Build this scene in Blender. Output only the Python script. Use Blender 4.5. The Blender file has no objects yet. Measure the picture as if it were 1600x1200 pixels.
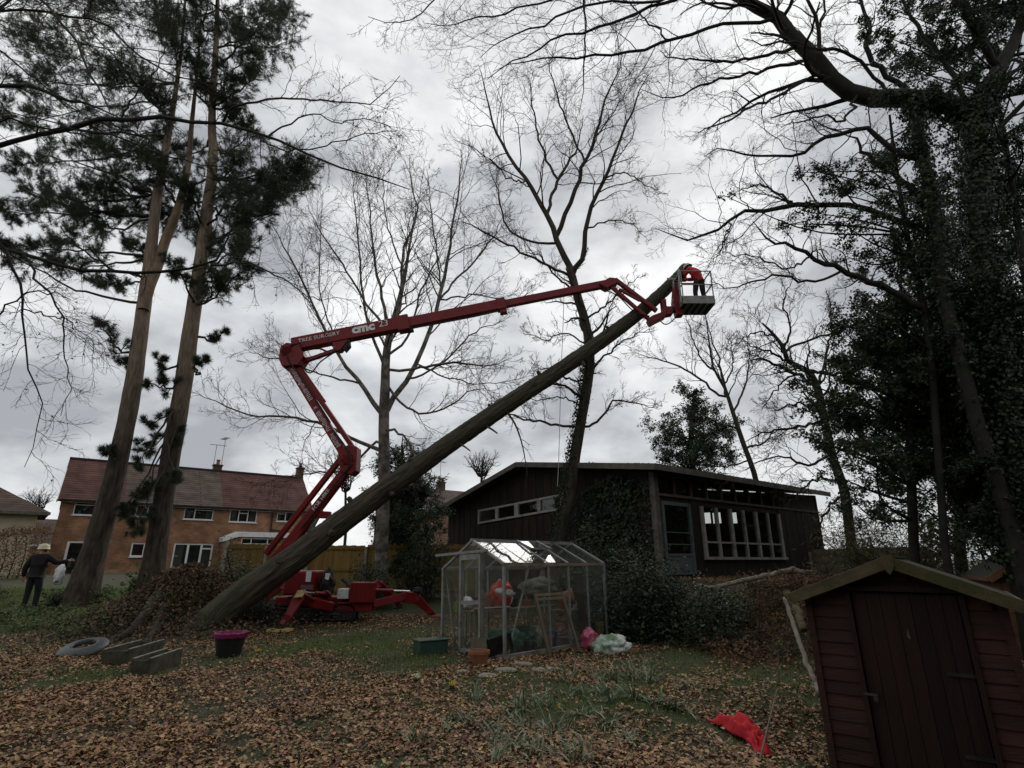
import bpy, bmesh, math, random
import numpy as np
from mathutils import Vector, Matrix, noise as mnoise

# ------------------------------------------------------------------ camera, sky, sun, exposure
SC = bpy.context.scene
COL = SC.collection
FPX, CAMZ = 850.0, 1.75
PITCH = math.atan(275.0 / 850.0)
cam_d = bpy.data.cameras.new('camera')
cam_d.sensor_width = 36.0
cam_d.lens = 36.0 * FPX / 1600.0
cam_d.clip_start = 0.05
cam_d.clip_end = 2000.0
cam = bpy.data.objects.new('camera', cam_d)
COL.objects.link(cam)
cam.location = (0, 0, CAMZ)
cam.rotation_euler = (math.pi / 2 + PITCH, 0, 0)
SC.camera = cam
SC.view_settings.view_transform = 'Standard'
SC.view_settings.look = 'None'
SC.view_settings.exposure = 0.0
SC.view_settings.gamma = 1.0
SC.render.resolution_x, SC.render.resolution_y = 1024, 768
SC.cycles.use_denoising = True
SC.cycles.max_bounces = 6
SC.cycles.diffuse_bounces = 3
SC.cycles.glossy_bounces = 3
SC.cycles.transmission_bounces = 4
SC.cycles.transparent_max_bounces = 24
SC.cycles.caustics_reflective = False
SC.cycles.caustics_refractive = False

SUN_EL, SUN_AZ = math.radians(38), math.radians(20)     # behind the cloud, ahead and a little to the right
world = bpy.data.worlds.new('World')
SC.world = world
world.use_nodes = True
wn, wl = world.node_tree.nodes, world.node_tree.links
wn.clear()
w_out = wn.new('ShaderNodeOutputWorld')
w_bg = wn.new('ShaderNodeBackground')
w_bg.inputs['Strength'].default_value = 0.1
w_sky = wn.new('ShaderNodeTexSky')
w_sky.sky_type = 'NISHITA'
w_sky.sun_disc = False
w_sky.sun_elevation = SUN_EL
w_sky.sun_rotation = SUN_AZ
w_tc = wn.new('ShaderNodeTexCoord')
def wmap(scale, loc):
    m = wn.new('ShaderNodeMapping')
    m.inputs['Scale'].default_value = scale
    m.inputs['Location'].default_value = loc
    wl.new(w_tc.outputs['Generated'], m.inputs['Vector'])
    return m
def wnoise(scale, loc, s, det, rough, dist):
    n = wn.new('ShaderNodeTexNoise')
    n.inputs['Scale'].default_value = s
    n.inputs['Detail'].default_value = det
    n.inputs['Roughness'].default_value = rough
    n.inputs['Distortion'].default_value = dist
    wl.new(wmap(scale, loc).outputs['Vector'], n.inputs['Vector'])
    return n
n_big = wnoise((1, 1, 1.5), (3.1, 0.4, 1.2), 2.5, 6.0, 0.52, 0.2)
n_fine = wnoise((1, 1, 2.6), (0.7, 5.2, 2.0), 7.5, 6.0, 0.55, 0.15)
w_mix = wn.new('ShaderNodeMix'); w_mix.data_type = 'FLOAT'
w_mix.inputs[0].default_value = 0.22
wl.new(n_big.outputs['Fac'], w_mix.inputs[2]); wl.new(n_fine.outputs['Fac'], w_mix.inputs[3])
w_ramp = wn.new('ShaderNodeValToRGB')
cr = w_ramp.color_ramp
cr.elements[0].position = 0.40; cr.elements[0].color = (0.41, 0.43, 0.46, 1)
cr.elements[1].position = 0.60; cr.elements[1].color = (0.99, 0.995, 1.0, 1)
e = cr.elements.new(0.50); e.color = (0.71, 0.73, 0.75, 1)
wl.new(w_mix.outputs[0], w_ramp.inputs['Fac'])
w_x10 = wn.new('ShaderNodeVectorMath'); w_x10.operation = 'SCALE'
w_x10.inputs['Scale'].default_value = 10.0
wl.new(w_ramp.outputs['Color'], w_x10.inputs[0])
w_cm = wn.new('ShaderNodeMix'); w_cm.data_type = 'RGBA'
w_cm.inputs[0].default_value = 0.97
wl.new(w_sky.outputs['Color'], w_cm.inputs[6]); wl.new(w_x10.outputs['Vector'], w_cm.inputs[7])
wl.new(w_cm.outputs[2], w_bg.inputs['Color'])
wl.new(w_bg.outputs['Background'], w_out.inputs['Surface'])

sun_d = bpy.data.lights.new('sun', 'SUN')
sun_d.energy = 1.0
sun_d.angle = math.radians(40)
sun_d.color = (1.0, 0.96, 0.9)
sun = bpy.data.objects.new('sun', sun_d)
COL.objects.link(sun)
_sd = Vector((math.sin(SUN_AZ) * math.cos(SUN_EL), math.cos(SUN_AZ) * math.cos(SUN_EL), math.sin(SUN_EL)))
sun.rotation_euler = _sd.to_track_quat('Z', 'Y').to_euler()

# ------------------------------------------------------------------ helpers
SP, CP = math.sin(PITCH), math.cos(PITCH)
RNG = np.random.default_rng(7)
random.seed(5)

def ray(x, y):
    u, w = (x - 800) / FPX, -(y - 600) / FPX
    return np.array([u, CP - w * SP, SP + w * CP])
def P(x, y, Y):
    """point of the place that the photograph shows at (x, y), at the depth Y metres"""
    d = ray(x, y)
    return np.array([0, 0, CAMZ]) + d * (Y / d[1])
def PZ(x, y, z):
    d = ray(x, y)
    return np.array([0, 0, CAMZ]) + d * ((z - CAMZ) / d[2])
def ppm(q):
    return FPX / (q[1] * CP + (q[2] - CAMZ) * SP)
def onplane(x, y, o, d):
    r = ray(x, y); n = np.array([-d[1], d[0]])
    k = (o[0] * n[0] + o[1] * n[1]) / (r[0] * n[0] + r[1] * n[1])
    q = np.array([0, 0, CAMZ]) + r * k
    return (q[0] - o[0]) * d[0] + (q[1] - o[1]) * d[1], q[2]
def ss(a, b, x):
    t = np.clip((np.asarray(x, float) - a) / (b - a), 0, 1)
    return t * t * (3 - 2 * t)
def G(x, y):
    """height of the ground"""
    x = np.asarray(x, float); y = np.asarray(y, float)
    z = 0.7 * ss(13, 26, y) + 0.28 * ss(-8, -12, x) * ss(12.5, 17, y)
    b = ss(0, 1.9, (x - 3.2) * 0.898 + (y - 13.5) * 0.44)
    b = b * (1 - ss(6.0, 8.0, x) * (1 - ss(11.5, 14.5, y)))
    z = z * (1 - b) + 1.25 * b
    z = z - 0.22 * ss(1.6, 3.0, x) * ss(9.0, 6.5, y)
    z = z + 1.25 * np.exp(-((x + 8.5) / 1.45) ** 2 - ((y - 15.3) / 1.1) ** 2)
    z = z + 0.025 * np.sin(x * 1.3 + 0.6 * y) * np.cos(y * 0.9 - 0.4 * x) + 0.012 * np.sin(x * 3.7 + 1) * np.sin(y * 4.1)
    return z
def g(x, y): return float(G(x, y))
def on_ground(x, y):
    """where the line of sight at (x, y) meets the ground"""
    d = ray(x, y); lo = 2.0
    for i in range(4000):
        q = np.array([0, 0, CAMZ]) + d * (lo / d[1])
        if q[2] <= g(q[0], q[1]): return q
        lo += 0.02
    return q

ORG = {}
def link(o, parent=None):
    COL.objects.link(o)
    if parent is not None:
        o.parent = parent
    return o
def tag(o, label, cat, group=None):
    o['label'] = label; o['category'] = cat
    if group: o['group'] = group
    return o
def thing(name, label, cat, loc=(0, 0, 0), group=None):
    o = bpy.data.objects.new(name, None)
    o.empty_display_size = 0.2
    link(o); o.location = tuple(float(c) for c in loc); ORG[o.name] = np.array(loc, float)
    return tag(o, label, cat, group)
def mesh_np(name, V, faces, smooth=False, attr=None):
    """faces: (N,k) array or list of arrays of different k"""
    me = bpy.data.meshes.new(name)
    if not isinstance(faces, list): faces = [faces]
    faces = [np.asarray(f, np.int32) for f in faces if len(f)]
    nv = len(V); nl = sum(f.size for f in faces); nf = sum(len(f) for f in faces)
    me.vertices.add(nv); me.loops.add(nl); me.polygons.add(nf)
    me.vertices.foreach_set('co', np.asarray(V, np.float32).ravel())
    me.loops.foreach_set('vertex_index', np.concatenate([f.ravel() for f in faces]))
    tot = np.concatenate([np.full(len(f), f.shape[1], np.int32) for f in faces])
    st = np.concatenate([[0], np.cumsum(tot)[:-1]]).astype(np.int32)
    me.polygons.foreach_set('loop_start', st); me.polygons.foreach_set('loop_total', tot)
    if smooth: me.polygons.foreach_set('use_smooth', np.ones(nf, bool))
    if attr is not None:
        a = me.attributes.new('bark', 'FLOAT_VECTOR', 'POINT')
        a.data.foreach_set('vector', np.asarray(attr, np.float32).ravel())
    me.update(calc_edges=True)
    return me
def obj_np(name, V, faces, mat, parent=None, smooth=False, attr=None, kind=None):
    V = np.asarray(V, float)
    loc = None
    if parent is not None:
        V = V - ORG.get(parent.name, np.zeros(3))
    else:
        lo, hi = V.min(0), V.max(0)
        loc = np.array([(lo[0] + hi[0]) / 2, (lo[1] + hi[1]) / 2, lo[2]])
        V = V - loc
    me = mesh_np(name, V, faces, smooth, attr)
    o = bpy.data.objects.new(name, me)
    me.materials.append(mat)
    link(o, parent)
    if loc is not None:
        o.location = tuple(loc); ORG[o.name] = loc
    else:
        ORG[o.name] = ORG.get(parent.name, np.zeros(3))
    if kind: o['kind'] = kind
    return o

def axes(a, b, up=(0, 0, 1)):
    e = np.asarray(b, float) - np.asarray(a, float); L = np.linalg.norm(e); e = e / L
    up = np.asarray(up, float)
    w = np.cross(up, e)
    if np.linalg.norm(w) < 1e-5: w = np.cross((0, 1, 0), e)
    w /= np.linalg.norm(w)
    u = np.cross(e, w)
    return e, w, u, L

class MB:
    def __init__(s): s.v = []; s.f = []
    def add(s, vs, fs):
        b = len(s.v); s.v += [tuple(map(float, q)) for q in vs]; s.f += [tuple(i + b for i in t) for t in fs]; return s
    def hexa(s, q):      # 8 points: bottom ring 0-3, top ring 4-7
        return s.add(q, [(3, 2, 1, 0), (4, 5, 6, 7), (0, 1, 5, 4), (1, 2, 6, 5), (2, 3, 7, 6), (3, 0, 4, 7)])
    def box(s, c, size, ax=None):
        c = np.asarray(c, float); X, Y, Z = (np.eye(3) if ax is None else [np.asarray(a, float) for a in ax])
        hx, hy, hz = np.array(size, float) / 2
        q = []
        for z in (-hz, hz):
            for x, y in ((-hx, -hy), (hx, -hy), (hx, hy), (-hx, hy)):
                q.append(c + X * x + Y * y + Z * z)
        return s.hexa(q)
    def bar(s, a, b, w, h, up=(0, 0, 1), w2=None, h2=None):
        a = np.asarray(a, float); b = np.asarray(b, float)
        e, wv, u, L = axes(a, b, up)
        w2 = w if w2 is None else w2; h2 = h if h2 is None else h2
        q = []
        for c, ww, hh in ((a, w, h), (b, w2, h2)):
            for x, y in ((-1, -1), (1, -1), (1, 1), (-1, 1)):
                q.append(c + wv * x * ww / 2 + u * y * hh / 2)
        return s.hexa(q)
    def tube(s, pts, rads, k=8, cap=True):
        pts = np.asarray(pts, float); n = len(pts)
        rads = np.full(n, rads, float) if np.isscalar(rads) else np.asarray(rads, float)
        T = np.gradient(pts, axis=0); T /= np.linalg.norm(T, axis=1)[:, None] + 1e-9
        ref = np.array([0, 0, 1.0]) if abs(T[:, 2]).mean() < 0.8 else np.array([1.0, 0.2, 0])
        U = np.cross(T, ref); U /= np.linalg.norm(U, axis=1)[:, None] + 1e-9
        W = np.cross(T, U)
        vs = []
        for i in range(n):
            for j in range(k):
                a = 2 * math.pi * j / k
                vs.append(pts[i] + (U[i] * math.cos(a) + W[i] * math.sin(a)) * rads[i])
        fs = [(i * k + j, i * k + (j + 1) % k, (i + 1) * k + (j + 1) % k, (i + 1) * k + j) for i in range(n - 1) for j in range(k)]
        if cap: fs += [tuple(range(k))[::-1], tuple((n - 1) * k + j for j in range(k))]
        return s.add(vs, fs)
    def cyl(s, a, b, r, k=12, r2=None):
        return s.tube([a, b], [r, r if r2 is None else r2], k)
    def prism(s, poly, ext):
        n = len(poly); poly = [np.asarray(q, float) for q in poly]; ext = np.asarray(ext, float)
        return s.add(poly + [q + ext for q in poly], [tuple(range(n))[::-1], tuple(range(n, 2 * n))] + [(i, (i + 1) % n, n + (i + 1) % n, n + i) for i in range(n)])
    def lathe(s, prof, c, k=20, ax=None):
        c = np.asarray(c, float); X, Y, Z = (np.eye(3) if ax is None else [np.asarray(a, float) for a in ax])
        vs = [c + (X * math.cos(2 * math.pi * j / k) + Y * math.sin(2 * math.pi * j / k)) * r + Z * z for r, z in prof for j in range(k)]
        n = len(prof)
        return s.add(vs, [(i * k + j, i * k + (j + 1) % k, (i + 1) * k + (j + 1) % k, (i + 1) * k + j) for i in range(n - 1) for j in range(k)])
    def blob(s, c, rad, seed=0, amp=0.2, freq=2.0, sub=3, flat=None):
        bm = bmesh.new(); bmesh.ops.create_icosphere(bm, subdivisions=sub, radius=1)
        vs = []
        for v in bm.verts:
            d = 1 + amp * mnoise.noise(v.co * freq + Vector((seed * 7.3, seed * 1.7, 0))) + amp * 0.5 * mnoise.noise(v.co * freq * 2.7 + Vector((0, seed * 3.1, 5)))
            q = np.array(v.co) * d * np.array(rad)
            if flat is not None: q[2] = max(q[2], -flat)
            vs.append(np.asarray(c) + q)
        fs = [tuple(v.index for v in f.verts) for f in bm.faces]
        bm.free()
        return s.add(vs, fs)

def part(name, mb, mat, parent=None, bevel=0, smooth=False, label=None, kind=None):
    V = np.array(mb.v, float); loc = None
    if parent is not None: V = V - ORG.get(parent.name, np.zeros(3))
    else:
        lo, hi = V.min(0), V.max(0); loc = np.array([(lo[0] + hi[0]) / 2, (lo[1] + hi[1]) / 2, lo[2]]); V = V - loc
    me = bpy.data.meshes.new(name)
    me.from_pydata(V.tolist(), [], mb.f)
    me.update()
    if smooth: me.polygons.foreach_set('use_smooth', np.ones(len(me.polygons), bool))
    me.materials.append(mat)
    o = bpy.data.objects.new(name, me)
    link(o, parent)
    if loc is not None: o.location = tuple(loc); ORG[o.name] = loc
    else: ORG[o.name] = ORG.get(parent.name, np.zeros(3))
    if bevel:
        b = o.modifiers.new('bevel', 'BEVEL'); b.width = bevel; b.segments = 2; b.limit_method = 'ANGLE'
    if label: o['label'] = label
    if kind: o['kind'] = kind
    return o
def single(name, mb, mat, label, cat, group=None, **k):
    return tag(part(name, mb, mat, None, **k), label, cat, group)
def struct(name, V, F, mat, **k):
    return obj_np(name, V, F, mat, kind='structure', **k)

# ------------------------------------------------------------------ materials
def new_mat(name):
    m = bpy.data.materials.new(name); m.use_nodes = True
    return m, m.node_tree.nodes, m.node_tree.links, m.node_tree.nodes['Principled BSDF']
def M(name, c1, c2=None, scale=4.0, rough=0.8, bump=0.0, bscale=None, metal=0.0, spec=0.3, island=0.0, stretch=(1, 1, 1),
      coord='Object', detail=6.0, c3=None, c3scale=1.0, c3at=0.55, sheen=0.0, trans=0.0, bdist=0.02, up=None, orand=0.0):
    m, n, l, b = new_mat(name)
    b.inputs['Roughness'].default_value = rough
    b.inputs['Metallic'].default_value = metal
    b.inputs['Specular IOR Level'].default_value = spec
    if c2 is None: c2 = tuple(min(1, c * 1.35) for c in c1); c1 = tuple(c * 0.72 for c in c1)
    tc = n.new('ShaderNodeTexCoord')
    if coord == 'bark':
        src = n.new('ShaderNodeAttribute'); src.attribute_name = 'bark'; vec = src.outputs['Vector']
    else: vec = tc.outputs[coord]
    mp = n.new('ShaderNodeMapping'); mp.inputs['Scale'].default_value = stretch
    l.new(vec, mp.inputs['Vector'])
    nz = n.new('ShaderNodeTexNoise'); nz.inputs['Scale'].default_value = scale
    nz.inputs['Detail'].default_value = detail; nz.inputs['Roughness'].default_value = 0.6
    l.new(mp.outputs['Vector'], nz.inputs['Vector'])
    rp = n.new('ShaderNodeValToRGB')
    rp.color_ramp.elements[0].position = 0.32; rp.color_ramp.elements[0].color = (*c1, 1)
    rp.color_ramp.elements[1].position = 0.68; rp.color_ramp.elements[1].color = (*c2, 1)
    l.new(nz.outputs['Fac'], rp.inputs['Fac'])
    out = rp.outputs['Color']
    if c3 is not None:
        n3 = n.new('ShaderNodeTexNoise'); n3.inputs['Scale'].default_value = c3scale; n3.inputs['Detail'].default_value = 8
        n3.inputs['Roughness'].default_value = 0.65
        l.new(mp.outputs['Vector'], n3.inputs['Vector'])
        r3 = n.new('ShaderNodeValToRGB')
        r3.color_ramp.elements[0].position = c3at - 0.07; r3.color_ramp.elements[1].position = c3at + 0.07
        l.new(n3.outputs['Fac'], r3.inputs['Fac'])
        mx = n.new('ShaderNodeMix'); mx.data_type = 'RGBA'
        l.new(r3.outputs['Color'], mx.inputs[0]); l.new(out, mx.inputs[6]); mx.inputs[7].default_value = (*c3, 1)
        out = mx.outputs[2]
    if up is not None:                       # a pine's bark turns from grey plates to thin orange skin higher up
        ru = n.new('ShaderNodeValToRGB'); ru.color_ramp.elements[0].position = 0.3; ru.color_ramp.elements[0].color = (*up[0], 1); ru.color_ramp.elements[1].position = 0.7; ru.color_ramp.elements[1].color = (*up[1], 1)
        l.new(nz.outputs['Fac'], ru.inputs['Fac'])
        sx = n.new('ShaderNodeSeparateXYZ'); l.new(vec, sx.inputs[0])
        mu = n.new('ShaderNodeMapRange'); mu.inputs[1].default_value = 4.5; mu.inputs[2].default_value = 9.5; l.new(sx.outputs['Z'], mu.inputs[0])
        xu = n.new('ShaderNodeMix'); xu.data_type = 'RGBA'; l.new(mu.outputs[0], xu.inputs[0]); l.new(out, xu.inputs[6]); l.new(ru.outputs['Color'], xu.inputs[7]); out = xu.outputs[2]
    if island:
        ge = n.new('ShaderNodeNewGeometry')
        mr = n.new('ShaderNodeMapRange'); mr.inputs[3].default_value = 1 - island; mr.inputs[4].default_value = 1 + island
        l.new(ge.outputs['Random Per Island'], mr.inputs[0])
        hs = n.new('ShaderNodeHueSaturation')
        l.new(out, hs.inputs['Color']); l.new(mr.outputs[0], hs.inputs['Value'])
        mh = n.new('ShaderNodeMapRange'); mh.inputs[3].default_value = 0.5 - island * 0.05; mh.inputs[4].default_value = 0.5 + island * 0.04
        wn_ = n.new('ShaderNodeTexWhiteNoise'); wn_.noise_dimensions = '1D'
        l.new(ge.outputs['Random Per Island'], wn_.inputs['W'])
        l.new(wn_.outputs['Value'], mh.inputs[0]); l.new(mh.outputs[0], hs.inputs['Hue'])
        out = hs.outputs['Color']
    if orand:
        oi = n.new('ShaderNodeObjectInfo'); mo_ = n.new('ShaderNodeMapRange'); mo_.inputs[3].default_value = 1 - orand; mo_.inputs[4].default_value = 1 + orand
        l.new(oi.outputs['Random'], mo_.inputs[0]); ho = n.new('ShaderNodeHueSaturation'); l.new(out, ho.inputs['Color']); l.new(mo_.outputs[0], ho.inputs['Value']); out = ho.outputs['Color']
    l.new(out, b.inputs['Base Color'])
    if bump:
        nb = n.new('ShaderNodeTexNoise'); nb.inputs['Scale'].default_value = bscale or scale * 3
        nb.inputs['Detail'].default_value = 8; nb.inputs['Roughness'].default_value = 0.65
        l.new(mp.outputs['Vector'], nb.inputs['Vector'])
        bp = n.new('ShaderNodeBump'); bp.inputs['Strength'].default_value = bump; bp.inputs['Distance'].default_value = bdist
        l.new(nb.outputs['Fac'], bp.inputs['Height']); l.new(bp.outputs['Normal'], b.inputs['Normal'])
    if trans:
        b.inputs['Transmission Weight'].default_value = 0
        tr = n.new('ShaderNodeBsdfTranslucent'); l.new(out, tr.inputs['Color'])
        ms = n.new('ShaderNodeMixShader'); ms.inputs[0].default_value = trans
        l.new(b.outputs[0], ms.inputs[1]); l.new(tr.outputs[0], ms.inputs[2])
        l.new(ms.outputs[0], n['Material Output'].inputs['Surface'])
    return m
def brick_mat(name, c1, c2, mortar, bw, bh, rough=0.85, bump=0.5, msize=0.012, spec=0.25, offset=0.5):
    m, n, l, b = new_mat(name)
    b.inputs['Roughness'].default_value = rough; b.inputs['Specular IOR Level'].default_value = spec
    uv = n.new('ShaderNodeUVMap')
    br = n.new('ShaderNodeTexBrick'); br.offset = offset
    br.inputs['Scale'].default_value = 1.0
    br.inputs['Brick Width'].default_value = bw; br.inputs['Row Height'].default_value = bh
    br.inputs['Mortar Size'].default_value = msize
    br.inputs['Color1'].default_value = (*c1, 1); br.inputs['Color2'].default_value = (*c2, 1); br.inputs['Mortar'].default_value = (*mortar, 1)
    l.new(uv.outputs['UV'], br.inputs['Vector'])
    nz = n.new('ShaderNodeTexNoise'); nz.inputs['Scale'].default_value = 1.3; nz.inputs['Detail'].default_value = 7
    l.new(uv.outputs['UV'], nz.inputs['Vector'])
    mr = n.new('ShaderNodeMapRange'); mr.inputs[1].default_value = 0.3; mr.inputs[2].default_value = 0.7; mr.inputs[3].default_value = 0.55; mr.inputs[4].default_value = 1.35
    l.new(nz.outputs['Fac'], mr.inputs[0])
    hs = n.new('ShaderNodeHueSaturation'); l.new(br.outputs['Color'], hs.inputs['Color']); l.new(mr.outputs[0], hs.inputs['Value'])
    l.new(hs.outputs['Color'], b.inputs['Base Color'])
    bp = n.new('ShaderNodeBump'); bp.inputs['Strength'].default_value = bump; bp.inputs['Distance'].default_value = 0.02; bp.invert = True
    l.new(br.outputs['Fac'], bp.inputs['Height']); l.new(bp.outputs['Normal'], b.inputs['Normal'])
    return m
def glass_mat(name, tint=(0.975, 0.985, 0.98), dirt=0.08, dirtcol=(0.35, 0.37, 0.34), refl=1.0):
    m, n, l, b = new_mat(name)
    n.remove(b)
    tr = n.new('ShaderNodeBsdfTransparent'); tr.inputs['Color'].default_value = (*tint, 1)
    gl = n.new('ShaderNodeBsdfGlossy'); gl.inputs['Roughness'].default_value = 0.02
    gl.inputs['Color'].default_value = (1, 1, 1, 1)
    lw = n.new('ShaderNodeLayerWeight'); lw.inputs['Blend'].default_value = 0.5
    pw = n.new('ShaderNodeMath'); pw.operation = 'POWER'; pw.inputs[1].default_value = 5.0; l.new(lw.outputs['Facing'], pw.inputs[0])
    fr = n.new('ShaderNodeMath'); fr.operation = 'MULTIPLY_ADD'; fr.inputs[1].default_value = 0.95; fr.inputs[2].default_value = 0.043; l.new(pw.outputs[0], fr.inputs[0])
    dbl = n.new('ShaderNodeMath'); dbl.operation = 'MULTIPLY'; dbl.inputs[1].default_value = refl; dbl.use_clamp = True
    l.new(fr.outputs[0], dbl.inputs[0])
    mx = n.new('ShaderNodeMixShader'); l.new(dbl.outputs[0], mx.inputs[0]); l.new(tr.outputs[0], mx.inputs[1]); l.new(gl.outputs[0], mx.inputs[2])
    df = n.new('ShaderNodeBsdfDiffuse'); df.inputs['Color'].default_value = (*dirtcol, 1)
    tc = n.new('ShaderNodeTexCoord'); nz = n.new('ShaderNodeTexNoise'); nz.inputs['Scale'].default_value = 2.2; nz.inputs['Detail'].default_value = 9
    nz.inputs['Roughness'].default_value = 0.7
    l.new(tc.outputs['Object'], nz.inputs['Vector'])
    mr = n.new('ShaderNodeMapRange'); mr.inputs[1].default_value = 0.35; mr.inputs[2].default_value = 0.75; mr.inputs[3].default_value = dirt * 0.25; mr.inputs[4].default_value = dirt * 2.4
    l.new(nz.outputs['Fac'], mr.inputs[0])
    m2 = n.new('ShaderNodeMixShader'); l.new(mr.outputs[0], m2.inputs[0]); l.new(mx.outputs[0], m2.inputs[1]); l.new(df.outputs[0], m2.inputs[2])
    l.new(m2.outputs[0], n['Material Output'].inputs['Surface'])
    return m

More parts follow.
